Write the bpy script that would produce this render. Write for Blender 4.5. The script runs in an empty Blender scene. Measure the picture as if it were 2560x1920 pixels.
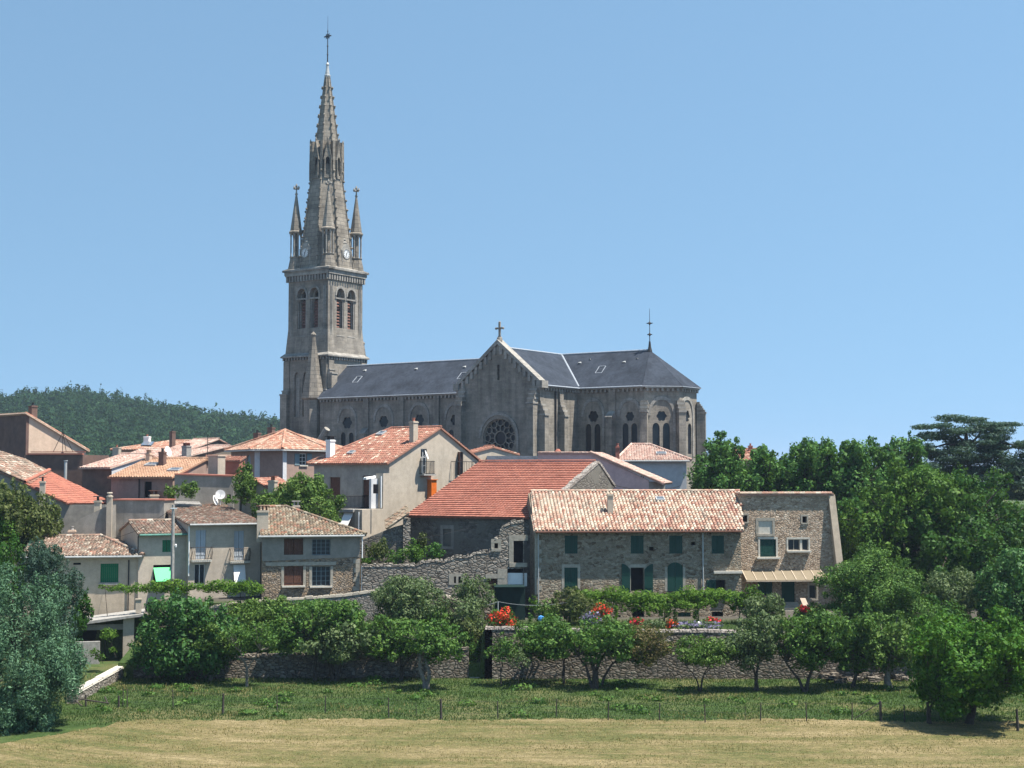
import bpy, math, random
import numpy as np
from mathutils import Vector, Matrix
from mathutils.geometry import tessellate_polygon
random.seed(7)
R = math.radians
# ---------------------------------------------------------------- scene, camera
scene = bpy.context.scene
COL = scene.collection
FP, HY, CX, CY = 3600.0, 1180.0, 1280.0, 960.0
PT = math.atan((HY - CY) / FP)
cam = bpy.data.cameras.new('camera'); camo = bpy.data.objects.new('camera', cam); COL.objects.link(camo)
cam.sensor_width = 36; cam.lens = 36 * FP / 2560; cam.clip_start = 1; cam.clip_end = 12000
camo.rotation_euler = (math.pi/2 + PT, 0, 0)
scene.camera = camo
scene.render.resolution_x, scene.render.resolution_y = 1024, 768
cf = Vector((0, math.cos(PT), math.sin(PT))); cu = Vector((0, -math.sin(PT), math.cos(PT)))
def ray(px, py): return Vector(((px-CX)/FP, 0, 0)) + cu*((CY-py)/FP) + cf
def at(px, py, Y):
    r = ray(px, py); return r*(Y/r.y)
def zpy(py, Y):
    k = (CY-py)/FP; return Y*(math.sin(PT)+k*math.cos(PT))/(math.cos(PT)-k*math.sin(PT))
def V2(v): return Vector((v[0], v[1], 0))
# ---------------------------------------------------------------- object helpers
def tag(o, label=None, cat=None, group=None, kind=None):
    if label: o['label'] = label
    if cat: o['category'] = cat
    if group: o['group'] = group
    if kind: o['kind'] = kind
    return o
def empty(name, loc, label, cat, group=None):
    o = bpy.data.objects.new(name, None); COL.objects.link(o); o.location = loc; o.empty_display_size = .5
    return tag(o, label, cat, group)
def rootloc(p):
    v = Vector((0, 0, 0))
    while p is not None:
        v += p.location; p = p.parent
    return v
def put(name, me, mat, parent=None):
    o = bpy.data.objects.new(name, me); COL.objects.link(o)
    for m in (mat if isinstance(mat, (list, tuple)) else [mat]): me.materials.append(m)
    if parent is not None:
        o.parent = parent; o.location = -rootloc(parent)
    return o
class MB:
    def __init__(s): s.v = []; s.f = []; s.uv = {}; s.mi = {}
    def add(s, vs): b = len(s.v); s.v.extend([tuple(p) for p in vs]); return b
    def poly(s, pts, uv=None, mi=0):
        b = s.add(pts); s.f.append(tuple(range(b, b+len(pts))))
        if uv is not None: s.uv[len(s.f)-1] = uv
        if mi: s.mi[len(s.f)-1] = mi
    def hexa(s, p, mi=0):           # 8 points: bottom 0-3, top 4-7
        for q in ((0,3,2,1),(4,5,6,7),(0,1,5,4),(1,2,6,5),(2,3,7,6),(3,0,4,7)): s.poly([p[i] for i in q], mi=mi)
    def box(s, x0, x1, y0, y1, z0, z1, mi=0):
        s.hexa([Vector(q) for q in ((x0,y0,z0),(x1,y0,z0),(x1,y1,z0),(x0,y1,z0),(x0,y0,z1),(x1,y0,z1),(x1,y1,z1),(x0,y1,z1))], mi)
    def fbox(s, P, u0, u1, z0, z1, n0, n1, mi=0):
        s.hexa([P.W(u,z,n) for z in (z0,z1) for (u,n) in ((u0,n0),(u1,n0),(u1,n1),(u0,n1))], mi)
    def tube(s, p0, p1, r0, r1=None, seg=8, cap=True, mi=0):
        r1 = r0 if r1 is None else r1
        p0 = Vector(p0); p1 = Vector(p1); d = (p1-p0).normalized()
        a = d.orthogonal().normalized(); b = d.cross(a)
        A = [p0+(a*math.cos(t)+b*math.sin(t))*r0 for t in [2*math.pi*i/seg for i in range(seg)]]
        B = [p1+(a*math.cos(t)+b*math.sin(t))*r1 for t in [2*math.pi*i/seg for i in range(seg)]]
        for i in range(seg):
            j = (i+1) % seg
            if r1 > 1e-4: s.poly([A[i],A[j],B[j],B[i]], mi=mi)
            else: s.poly([A[i],A[j],p1], mi=mi)
        if cap:
            s.poly(A[::-1], mi=mi)
            if r1 > 1e-4: s.poly(B, mi=mi)
    def path(s, pts, rs, seg=7):
        for i in range(len(pts)-1): s.tube(pts[i], pts[i+1], rs[i], rs[i+1], seg, cap=(i in (0, len(pts)-2)))
    def lathe(s, c, prof, seg=8, rot=0, mi=0):   # prof: (radius, z) list, vertical axis through c
        rings = [[Vector((c[0]+r*math.cos(rot+2*math.pi*i/seg), c[1]+r*math.sin(rot+2*math.pi*i/seg), z)) for i in range(seg)] for r, z in prof]
        for k in range(len(rings)-1):
            for i in range(seg):
                j = (i+1) % seg
                s.poly([rings[k][i], rings[k][j], rings[k+1][j], rings[k+1][i]], mi=mi)
        s.poly(rings[0][::-1], mi=mi); s.poly(rings[-1], mi=mi)
    def prism(s, P, outl, holes=(), n0=0, n1=.4, mi=0):
        loops = [list(outl)] + [list(h) for h in holes]
        flat = [p for l in loops for p in l]
        tr = tessellate_polygon([[Vector((p[0], p[1], 0)) for p in l] for l in loops])
        for n in (n0, n1):
            b = s.add([P.W(p[0], p[1], n) for p in flat])
            for t in tr:
                s.f.append(tuple(b+i for i in t))
                if mi: s.mi[len(s.f)-1] = mi
        for l in loops:
            for i in range(len(l)):
                p, q = l[i], l[(i+1) % len(l)]
                s.poly([P.W(p[0],p[1],n0), P.W(q[0],q[1],n0), P.W(q[0],q[1],n1), P.W(p[0],p[1],n1)], mi=mi)
    def build(s, name, mat, parent=None, smooth=False):
        me = bpy.data.meshes.new(name)
        if not s.v: raise ValueError('empty mesh '+name)
        V = np.array(s.v, dtype=np.float64)
        off = rootloc(parent) if parent is not None else Vector((0,0,0))
        V -= np.array(off)
        me.from_pydata(V.tolist(), [], s.f)
        uvl = me.uv_layers.new(name='UVMap'); V = np.array(s.v)
        buf = np.zeros(len(me.loops)*2); k = 0
        for fi, f in enumerate(s.f):
            if fi in s.uv:
                u = s.uv[fi]
                for i in f: buf[k] = u[0]; buf[k+1] = u[1]; k += 2
                continue
            P0 = V[f[0]]; n = np.cross(V[f[1]]-P0, V[f[2]]-P0); L = math.sqrt(n[0]*n[0]+n[1]*n[1]+n[2]*n[2]) or 1
            if abs(n[2])/L > .8:
                for i in f: buf[k] = V[i][0]; buf[k+1] = V[i][1]; k += 2
            else:
                h = math.hypot(n[0], n[1]); tx, ty = -n[1]/h, n[0]/h
                if tx < 0 or (abs(tx) < 1e-6 and ty < 0): tx, ty = -tx, -ty
                for i in f: buf[k] = V[i][0]*tx+V[i][1]*ty; buf[k+1] = V[i][2]; k += 2
        uvl.data.foreach_set('uv', buf)
        if s.mi:
            arr = np.zeros(len(s.f), dtype=np.int32)
            for q, m in s.mi.items(): arr[q] = m
            me.polygons.foreach_set('material_index', arr)
        if smooth: me.polygons.foreach_set('use_smooth', np.ones(len(s.f), dtype=bool))
        me.update()
        o = bpy.data.objects.new(name, me); COL.objects.link(o)
        for m in (mat if isinstance(mat, (list, tuple)) else [mat]): me.materials.append(m)
        if parent is not None: o.parent = parent
        return o
class Plane:
    """vertical plane: u along d, n along nin (into the building), z up"""
    def __init__(s, O, d, nin): s.O = V2(O); s.d = V2(d).normalized(); s.nin = V2(nin).normalized()
    def W(s, u, z, n=0):
        p = s.O + s.d*u + s.nin*n; return Vector((p.x, p.y, z))
    def uz(s, px, py, n=0):
        r = ray(px, py); o = s.O + s.nin*n
        t = o.dot(s.nin)/r.dot(s.nin); p = r*t
        return ((p-s.O).dot(s.d), p.z)
    def u(s, px, py=1200, n=0): return s.uz(px, py, n)[0]
    def z(s, px, py, n=0): return s.uz(px, py, n)[1]
    def rect(s, x0, x1, y0, y1, n=0):
        a = s.uz(x0, y1, n); b = s.uz(x1, y0, n); c = s.uz(x1, y1, n); d = s.uz(x0, y0, n)
        return ((a[0]+d[0])/2, (b[0]+c[0])/2, (a[1]+c[1])/2, (b[1]+d[1])/2)
    def poly(s, pts, n=0): return [s.uz(p[0], p[1], n) for p in pts]
    def off(s, n): return Plane(s.O+s.nin*n, s.d, s.nin)
def rc(r): u0,u1,z0,z1 = r; return [(u0,z0),(u1,z0),(u1,z1),(u0,z1)]
def grow(r, g): u0,u1,z0,z1 = r; return (u0-g,u1+g,z0-g,z1+g)
def arch(uc, w, z0, z1, pointed=.0, k=8):
    """arched opening outline, z1 = crown"""
    h = w/2; rise = h*(1+pointed); zs = z1-rise
    pts = [(uc-h, z0), (uc+h, z0)]
    for i in range(k+1):
        t = math.pi*i/k; x = math.cos(t); y = math.sin(t)
        pts.append((uc+h*x*(1 if not pointed else (abs(x)**(1-.35*min(pointed,1)))/max(abs(x),1e-6) if abs(x)>1e-6 else 1), zs+rise*y))
    return pts
def circ(uc, zc, r, k=20, rz=None): return [(uc+r*math.cos(2*math.pi*i/k), zc+(rz or r)*math.sin(2*math.pi*i/k)) for i in range(k)]
def foil(uc, zc, r, petals=6, k=36):
    return [(uc+r*(.8+.2*abs(math.cos(petals/2*t)))*math.cos(t), zc+r*(.8+.2*abs(math.cos(petals/2*t)))*math.sin(t)) for t in [2*math.pi*i/k for i in range(k)]]
# ---------------------------------------------------------------- materials
def newmat(name):
    m = bpy.data.materials.new(name); m.use_nodes = True; nt = m.node_tree
    b = nt.nodes['Principled BSDF']; b.inputs['Specular IOR Level'].default_value = .25
    b.inputs['Roughness'].default_value = .85
    return m, nt, b
def N(nt, t, **kw):
    n = nt.nodes.new(t)
    for k, v in kw.items():
        if k in n.inputs: n.inputs[k].default_value = v
        else: setattr(n, k, v)
    return n
def L(nt, a, b): nt.links.new(a, b)
def ramp(nt, fac, stops, interp='LINEAR'):
    r = nt.nodes.new('ShaderNodeValToRGB'); r.color_ramp.interpolation = interp
    while len(r.color_ramp.elements) < len(stops): r.color_ramp.elements.new(.5)
    for e, (p, c) in zip(r.color_ramp.elements, stops):
        e.position = p; e.color = (c[0], c[1], c[2], 1) if not isinstance(c, (int, float)) else (c, c, c, 1)
    L(nt, fac, r.inputs[0]); return r.outputs[0]
def mix(nt, fac, a, b, mode='MIX'):
    n = nt.nodes.new('ShaderNodeMix'); n.data_type = 'RGBA'; n.blend_type = mode
    for s, v in ((n.inputs[0], fac), (n.inputs[6], a), (n.inputs[7], b)):
        if hasattr(v, 'is_output'): L(nt, v, s)
        elif isinstance(v, (int, float)): s.default_value = v if s.type == 'VALUE' else (v, v, v, 1)
        else: s.default_value = (v[0], v[1], v[2], 1)
    return n.outputs[2]
def pos(nt, scale=(1,1,1)):
    g = nt.nodes.new('ShaderNodeNewGeometry'); m = nt.nodes.new('ShaderNodeVectorMath'); m.operation = 'MULTIPLY'
    L(nt, g.outputs['Position'], m.inputs[0]); m.inputs[1].default_value = scale; return m.outputs[0]
def uvm(nt, scale=(1,1,1)):
    g = nt.nodes.new('ShaderNodeUVMap'); g.uv_map = 'UVMap'; m = nt.nodes.new('ShaderNodeVectorMath'); m.operation = 'MULTIPLY'
    L(nt, g.outputs[0], m.inputs[0]); m.inputs[1].default_value = scale; return m.outputs[0]
def noise(nt, vec, scale, detail=4, rough=.55):
    n = N(nt, 'ShaderNodeTexNoise'); n.inputs['Scale'].default_value = scale; n.inputs['Detail'].default_value = detail; n.inputs['Roughness'].default_value = rough
    L(nt, vec, n.inputs['Vector']); return n
def bump(nt, b, h, strength, dist):
    n = N(nt, 'ShaderNodeBump'); n.inputs['Strength'].default_value = strength; n.inputs['Distance'].default_value = dist
    L(nt, h, n.inputs['Height']); L(nt, n.outputs[0], b.inputs['Normal'])
def mathn(nt, op, a, b=None, clamp=False):
    n = nt.nodes.new('ShaderNodeMath'); n.operation = op; n.use_clamp = clamp
    for s, v in ((n.inputs[0], a), (n.inputs[1], b)):
        if v is None: continue
        if hasattr(v, 'is_output'): L(nt, v, s)
        else: s.default_value = v
    return n.outputs[0]
def plain(name, c, rough=.8, var=.15, scale=3, spec=.25, metal=0, bmp=0):
    m, nt, b = newmat(name); p = pos(nt)
    n = noise(nt, p, scale, 5)
    L(nt, ramp(nt, n.outputs[0], [(.3, [x*(1-var) for x in c]), (.7, [min(1, x*(1+var)) for x in c])]), b.inputs['Base Color'])
    b.inputs['Roughness'].default_value = rough; b.inputs['Specular IOR Level'].default_value = spec; b.inputs['Metallic'].default_value = metal
    if bmp: bump(nt, b, n.outputs[0], .5, bmp)
    return m
def stucco(name, c, c2=None, stain=.25, scale=.5):
    c2 = c2 or [x*.78 for x in c]
    m, nt, b = newmat(name)
    n = noise(nt, pos(nt), scale, 6, .6); st = noise(nt, pos(nt, (2.2,2.2,.22)), 1.0, 4); fine = noise(nt, pos(nt), 14, 3)
    a = ramp(nt, n.outputs[0], [(.32, c2), (.62, c)])
    a = mix(nt, mathn(nt, 'MULTIPLY', ramp(nt, st.outputs[0], [(.5, 0), (.72, 1)]), stain), a, [x*.5 for x in c])
    pt = noise(nt, pos(nt, (.5,.5,.7)), 1.1, 3); a = mix(nt, ramp(nt, pt.outputs[0], [(.57, 0), (.6, .22)]), a, [x*.72 for x in c]); a = mix(nt, .3, a, noise(nt, pos(nt), 2.3, 6, .7).outputs[0], 'OVERLAY')
    a = mix(nt, .16, a, fine.outputs[0], 'OVERLAY')
    L(nt, a, b.inputs['Base Color']); b.inputs['Roughness'].default_value = .92
    bump(nt, b, fine.outputs[0], .35, .02)
    return m
def rubble(name, stones, mortar, size=.3, flat=1.5, mw=.07, depth=.06, patch=None, pz=None):
    """irregular field stone; stones = ramp of colours"""
    m, nt, b = newmat(name)
    p = pos(nt, (1,1,flat)); w = noise(nt, p, 1.6/size*.35, 3)
    vm = N(nt, 'ShaderNodeVectorMath', operation='SCALE'); L(nt, w.outputs[1], vm.inputs[0]); vm.inputs['Scale'].default_value = size*.55
    va = N(nt, 'ShaderNodeVectorMath', operation='ADD'); L(nt, p, va.inputs[0]); L(nt, vm.outputs[0], va.inputs[1])
    v1 = N(nt, 'ShaderNodeTexVoronoi', feature='F1'); v2 = N(nt, 'ShaderNodeTexVoronoi', feature='DISTANCE_TO_EDGE')
    for v in (v1, v2): v.inputs['Scale'].default_value = 1/size; L(nt, va.outputs[0], v.inputs['Vector'])
    sep = N(nt, 'ShaderNodeSeparateColor'); L(nt, v1.outputs['Color'], sep.inputs[0])
    k = len(stones)
    c = ramp(nt, sep.outputs[0], [(i/(k-1), s) for i, s in enumerate(stones)])
    fn = noise(nt, pos(nt), 9, 5, .65)
    c = mix(nt, .55, c, fn.outputs[0], 'OVERLAY')
    big = noise(nt, pos(nt), .35, 4)
    c = mix(nt, .25, c, big.outputs[0], 'OVERLAY')
    e = ramp(nt, v2.outputs['Distance'], [(0, 0), (mw, 1)])
    mc = mix(nt, .4, mortar, fn.outputs[0], 'OVERLAY')
    c = mix(nt, e, mc, c)
    if patch is not None:          # worn render still clinging over the stones
        pn = noise(nt, pos(nt), .55, 6, .6)
        f = ramp(nt, pn.outputs[0], [(patch[0], 0), (patch[0]+.05, 1)])
        c = mix(nt, f, c, mix(nt, .3, patch[1], fn.outputs[0], 'OVERLAY'))
        e = mathn(nt, 'MAXIMUM', e, f)
    L(nt, c, b.inputs['Base Color']); b.inputs['Roughness'].default_value = .95; b.inputs['Specular IOR Level'].default_value = .15
    h = ramp(nt, v2.outputs['Distance'], [(0, 0), (mw, .6), (mw*4, 1)])
    if patch is not None: h = mathn(nt, 'MAXIMUM', h, f)
    h = mathn(nt, 'ADD', h, mathn(nt, 'MULTIPLY', fn.outputs[0], .35))
    bump(nt, b, h, 1, depth)
    return m
def ashlar(name, c1, c2, mortar, bw=.7, rh=.32, ms=.02, stain=.45, bmp=.03):
    m, nt, b = newmat(name)
    t = N(nt, 'ShaderNodeTexBrick'); L(nt, uvm(nt), t.inputs['Vector'])
    t.inputs['Scale'].default_value = 1; t.inputs['Brick Width'].default_value = bw; t.inputs['Row Height'].default_value = rh
    t.inputs['Mortar Size'].default_value = ms; t.inputs['Mortar Smooth'].default_value = .4; t.inputs['Bias'].default_value = 0
    t.inputs['Color1'].default_value = (*c1, 1); t.inputs['Color2'].default_value = (*c2, 1); t.inputs['Mortar'].default_value = (*mortar, 1)
    n = noise(nt, pos(nt), .5, 7, .62); f = noise(nt, pos(nt), 5, 5, .7); st = noise(nt, pos(nt, (1.6,1.6,.14)), 1, 5)
    c = mix(nt, .8, t.outputs[0], ramp(nt, n.outputs[0], [(.3, .28), (.7, .66)]), 'OVERLAY')
    c = mix(nt, .4, c, f.outputs[0], 'OVERLAY')
    c = mix(nt, mathn(nt, 'MULTIPLY', ramp(nt, st.outputs[0], [(.48, 0), (.75, 1)]), stain), c, (.05,.045,.04))
    L(nt, c, b.inputs['Base Color']); b.inputs['Roughness'].default_value = .93; b.inputs['Specular IOR Level'].default_value = .15
    h = mathn(nt, 'SUBTRACT', mathn(nt, 'MULTIPLY', f.outputs[0], .5), t.outputs[1])
    bump(nt, b, h, .6, bmp)
    return m
def tiles(name, stops, lichen=None, lamt=.5, ls=1.2, interp='CONSTANT', sat=.92):
    """uv holds the tile's (column, row)"""
    m, nt, b = newmat(name)
    g = N(nt, 'ShaderNodeUVMap'); g.uv_map = 'UVMap'
    wn = N(nt, 'ShaderNodeTexWhiteNoise', noise_dimensions='2D'); L(nt, g.outputs[0], wn.inputs['Vector'])
    c = ramp(nt, wn.outputs[0], stops, interp)
    n = noise(nt, pos(nt), 6, 5, .7); big = noise(nt, pos(nt), .4, 4)
    c = mix(nt, .5, c, n.outputs[0], 'OVERLAY'); c = mix(nt, .35, c, big.outputs[0], 'OVERLAY')
    if lichen:
        ln = noise(nt, pos(nt), ls, 7, .65)
        c = mix(nt, mathn(nt, 'MULTIPLY', ramp(nt, ln.outputs[0], [(.42, 0), (.6, 1)]), lamt), c, lichen)
    hs = N(nt, 'ShaderNodeHueSaturation'); hs.inputs['Saturation'].default_value = sat; hs.inputs['Value'].default_value = .97; L(nt, c, hs.inputs['Color']); c = hs.outputs[0]
    gr = noise(nt, pos(nt), 2.6, 7, .75); c = mix(nt, ramp(nt, gr.outputs[0], [(.5, 0), (.72, .5)]), c, (.09,.075,.065))
    L(nt, c, b.inputs['Base Color']); b.inputs['Roughness'].default_value = .9; b.inputs['Specular IOR Level'].default_value = .12
    bump(nt, b, n.outputs[0], .4, .02)
    return m
def leafmat(name, dark, mid, light, spec=.16, trans=.2, rough=.6):
    m, nt, b = newmat(name)
    g = N(nt, 'ShaderNodeUVMap'); g.uv_map = 'UVMap'; s = N(nt, 'ShaderNodeSeparateXYZ'); L(nt, g.outputs[0], s.inputs[0])
    n = noise(nt, pos(nt), .9, 3)
    f = mathn(nt, 'ADD', mathn(nt, 'MULTIPLY', s.outputs[0], .62), mathn(nt, 'MULTIPLY', n.outputs[0], .38))
    c = ramp(nt, f, [(.12, dark), (.48, mid), (.85, light)])
    L(nt, c, b.inputs['Base Color']); b.inputs['Roughness'].default_value = rough; b.inputs['Specular IOR Level'].default_value = spec
    tr = N(nt, 'ShaderNodeBsdfTranslucent'); L(nt, mix(nt, .5, c, (.16,.3,.03)), tr.inputs[0])
    ms = N(nt, 'ShaderNodeMixShader'); ms.inputs[0].default_value = trans
    L(nt, b.outputs[0], ms.inputs[1]); L(nt, tr.outputs[0], ms.inputs[2])
    L(nt, ms.outputs[0], nt.nodes['Material Output'].inputs[0])
    return m
M = {}
M['church'] = ashlar('church_stone',(0.281,0.252,0.213),(0.216,0.196,0.170),(0.281,0.258,0.224),.75,.34,.02)
M['church_trim'] = ashlar('church_trim_stone',(0.313,0.299,0.270),(0.258,0.242,0.221),(0.184,0.171,0.157),.9,.5,.015,stain=.3)
M['spire'] = ashlar('spire_stone', (.27,.24,.2), (.2,.178,.15), (.12,.11,.1), 1.1, .55, .03, stain=.35)
M['slate'] = ashlar('blue_slate',(0.041,0.050,0.068),(0.030,0.038,0.053),(0.028,0.035,0.045),.28,.2,.006,stain=.0,bmp=.008)
M['lead'] = plain('pale_lead', (.3,.33,.37), .5, .15, 4)
M['zinc'] = plain('zinc_gutter', (.36,.37,.37), .45, .12, 4, .4)
M['iron'] = plain('dark_iron', (.03,.03,.032), .6, .2)
M['glass'] = plain('dark_glass', (.012,.016,.022), .3, .3, 2, .35)
M['dark'] = plain('dark_interior', (.01,.01,.011), .95, .3)
M['louvre'] = plain('red_louvre', (.19,.1,.08), .85, .2)
M['clockface'] = plain('clock_face', (.62,.63,.64), .5, .04)
M['farm'] = rubble('farm_stone', [(.12,.085,.055),(.27,.22,.165),(.2,.16,.115),(.33,.285,.22),(.24,.2,.155)], (.37,.33,.27), .27, 1.5, .05, .06, (.62, (.25,.22,.17)))
M['annex'] = rubble('annex_rubble', [(.22,.155,.11),(.5,.39,.29),(.36,.27,.2),(.6,.5,.4)], (.42,.36,.28), .21, 1.6, .055, .07)
M['house_stone'] = rubble('house_rubble', [(.14,.11,.085),(.27,.22,.17),(.3,.215,.14),(.32,.27,.22)], (.2,.17,.14), .23, 1.4, .05, .07)
M['dry'] = rubble('dry_stone', [(.15,.13,.11),(.27,.25,.22),(.2,.175,.15),(.32,.29,.25)], (.035,.03,.027), .36, 1.7, .055, .1)
M['garden_wall'] = rubble('garden_wall_stone', [(.11,.095,.08),(.2,.18,.155),(.16,.13,.1),(.27,.245,.21)], (.07,.062,.052), .32, 1.7, .06, .1)
M['pale_wall'] = rubble('pale_wall_stone', [(.2,.17,.15),(.33,.3,.27),(.25,.22,.2),(.4,.37,.33)], (.2,.18,.16), .24, 1.4, .05, .06)
M['barn_wall'] = rubble('barn_stone', [(.1,.09,.08),(.17,.155,.135),(.13,.12,.1),(.21,.19,.165)], (.12,.11,.095), .32, 1.3, .05, .05, (.5, (.15,.14,.12)))
M['quoin'] = plain('dressed_stone', (.33,.3,.25), .9, .2, 5, bmp=.02)
M['slab'] = plain('pale_slab', (.5,.47,.41), .85, .15, 4)
M['beige'] = stucco('beige_render',(0.432,0.375,0.304),(0.389,0.338,0.273),.25)
M['beige_shaded'] = stucco('shaded_beige_render', (.36,.33,.29), (.26,.24,.215), .3, 1)  # unlit sides of the beige house, shade mixed into the colour
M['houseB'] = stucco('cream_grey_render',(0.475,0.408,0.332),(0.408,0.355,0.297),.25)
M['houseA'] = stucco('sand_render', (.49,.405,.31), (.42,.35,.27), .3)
M['houseD'] = stucco('old_grey_render_and_shade', (.27,.25,.22), (.2,.185,.165), .3, 1.5)
M['pink'] = stucco('pink_render', (.52,.4,.39), (.46,.36,.355), .15)
M['bluewhite'] = stucco('pale_blue_white_render', (.55,.56,.58), (.5,.51,.53), .1)
M['mauve'] = stucco('brown_pink_render', (.31,.22,.185), (.27,.195,.165), .2)
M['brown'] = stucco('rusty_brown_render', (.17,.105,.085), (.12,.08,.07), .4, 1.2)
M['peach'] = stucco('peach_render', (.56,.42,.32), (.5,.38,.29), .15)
M['greywall'] = stucco('grey_cement', (.3,.28,.25), (.2,.19,.17), .5, .8)
M['redwall'] = stucco('red_brick_render', (.36,.14,.1), (.3,.12,.09), .2)
M['t_farm'] = tiles('farm_tiles', [(0,(0.450,0.243,0.167)),(.2,(0.513,0.387,0.290)),(.38,(0.315,0.131,0.088)),(.5,(0.558,0.477,0.370)),(.64,(0.378,0.189,0.141)),(.78,(0.594,0.513,0.405)),(.92,(0.288,0.234,0.185))], (0.297,0.261,0.202), .25)
M['t_beige'] = tiles('orange_red_tiles', [(0,(0.333,0.126,0.081)),(.3,(0.270,0.099,0.068)),(.52,(0.369,0.171,0.117)),(.74,(0.306,0.135,0.090)),(.86,(0.594,0.486,0.378)),(.93,(0.396,0.225,0.162))], (0.225,0.135,0.090), .35)
M['t_old'] = tiles('old_mossy_tiles', [(0,(.24,.13,.09)),(.2,(.3,.19,.14)),(.38,(.17,.12,.09)),(.52,(.36,.17,.115)),(.64,(.47,.4,.32)),(.74,(.1,.08,.065)),(.86,(.3,.25,.2)),(.94,(.56,.49,.4))], (.2,.175,.13), .45, 1.8)
M['t_olive'] = tiles('lichened_tiles', [(0,(.22,.13,.08)),(.2,(.28,.2,.13)),(.38,(.15,.12,.085)),(.54,(.36,.15,.09)),(.66,(.38,.33,.25)),(.76,(.11,.09,.065)),(.88,(.44,.38,.29))], (.17,.16,.11), .5, 1.5)
M['t_pink'] = tiles('pale_pink_tiles', [(0,(0.425,0.255,0.204)),(.3,(0.510,0.357,0.289)),(.55,(0.374,0.204,0.162)),(.75,(0.544,0.425,0.357))], (0.306,0.238,0.204), .25)
M['t_orange'] = tiles('new_orange_tiles', [(0,(0.408,0.238,0.145)),(.4,(0.374,0.212,0.132)),(.7,(0.433,0.264,0.170))])
M['t_red'] = tiles('bright_red_tiles', [(0,(0.340,0.115,0.072)),(.5,(0.306,0.102,0.068)),(.75,(0.365,0.132,0.081))])
M['t_hip'] = tiles('mottled_pink_tiles', [(0,(0.391,0.166,0.100)),(.3,(0.510,0.332,0.241)),(.5,(0.323,0.133,0.083)),(.7,(0.544,0.415,0.315)),(.85,(0.374,0.232,0.166))], (0.281,0.183,0.124), .3)
M['t_barn'] = tiles('flat_red_tiles', [(0,(0.331,0.113,0.072)),(.35,(0.294,0.099,0.065)),(.6,(0.359,0.131,0.086)),(.85,(0.267,0.090,0.060))], (0.258,0.108,0.072), .3, .8)
M['green'] = plain('dark_green_paint', (.004,.042,.032), .55, .12, 6, .3)
M['brightgreen'] = plain('mid_green_paint', (.008,.13,.055), .55, .08, 6, .3)
M['lime'] = plain('light_green_blind', (.12,.62,.25), .6, .05)
M['white'] = plain('white_paint', (.78,.78,.77), .6, .05)
M['bluegrey'] = plain('blue_grey_shutter', (.17,.24,.27), .6, .08)
M['paleblue'] = plain('pale_blue_shutter', (.3,.38,.52), .6, .06)
M['greyshutter'] = plain('pale_grey_shutter', (.38,.42,.47), .6, .05)
M['brownwood'] = plain('brown_wood', (.1,.045,.03), .7, .25, 6)
M['orangepipe'] = plain('orange_flue', (.6,.14,.02), .5, .1)
M['canopy'] = plain('ochre_canopy', (.2,.165,.115), .5, .08)
M['cane'] = plain('beige_board', (.6,.48,.38), .7, .1)
M['skylight'] = plain('skylight_glass', (.12,.14,.17), .15, .1, 2, .6)
M['copper'] = plain('green_gutter', (.1,.23,.19), .6, .2)
M['bark'] = plain('dark_bark', (.06,.05,.042), .95, .4, 8, .1, 0, .05)
M['palebark'] = plain('pale_bark', (.17,.15,.13), .95, .4, 8, .1, 0, .05)
M['post'] = plain('weathered_wood', (.06,.052,.045), .95, .3, 8)
M['conc'] = plain('pale_concrete', (.3,.29,.275), .95, .25, 5)
M['blueball'] = plain('blue_plastic', (.1,.35,.75), .35, .05)
M['tarp'] = plain('dark_green_tarp', (.004,.02,.018), .8, .2)
M['red_fl'] = leafmat('red_petals', (.45,.02,.01), (.7,.04,.02), (.8,.08,.04), .2, .2)
M['pinkred_fl'] = leafmat('crimson_petals', (.45,.01,.03), (.65,.02,.05), (.8,.06,.1), .2, .2)
M['lav_fl'] = leafmat('lavender_petals', (.1,.09,.17), (.16,.14,.25), (.24,.22,.36), .2, .2)
def LM(n, d, m_, l, **k): M[n] = leafmat(n, d, m_, l, **k)
LM('l_apple',(0.023,0.061,0.012),(0.049,0.117,0.020),(0.117,0.205,0.041))
LM('l_fig',(0.014,0.054,0.012),(0.030,0.105,0.020),(0.082,0.195,0.046),spec=.3)
LM('l_olive', (0.033,0.049,0.017), (0.069,0.092,0.025), (0.122,0.140,0.047))
LM('l_brown', (0.042,0.043,0.017), (0.078,0.072,0.025), (0.143,0.102,0.043))
LM('l_grey',(0.037,0.068,0.029),(0.075,0.115,0.046),(0.163,0.209,0.092))
LM('l_plane',(0.017,0.064,0.012),(0.038,0.114,0.020),(0.101,0.207,0.044))
LM('l_walnut',(0.014,0.057,0.004),(0.031,0.105,0.006),(0.069,0.162,0.014))
LM('l_dark',(0.010,0.043,0.006),(0.020,0.069,0.007),(0.043,0.112,0.014))
LM('l_bright', (0.022,0.063,0.007), (0.049,0.117,0.013), (0.099,0.180,0.025))
LM('l_cedar', (0.016,0.040,0.029), (0.034,0.071,0.052), (0.063,0.115,0.083), trans=.12)
LM('l_cypress',(0.029,0.078,0.044),(0.063,0.137,0.074),(0.118,0.218,0.124),trans=.12)
LM('l_bay',(0.028,0.068,0.012),(0.063,0.124,0.022),(0.138,0.211,0.046))
LM('l_vine', (0.042,0.100,0.012), (0.089,0.180,0.020), (0.158,0.270,0.045), trans=.4)
LM('l_forest', (.01,.03,.014), (.02,.05,.022), (.036,.078,.03), trans=.12, spec=.05, rough=.8)
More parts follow.
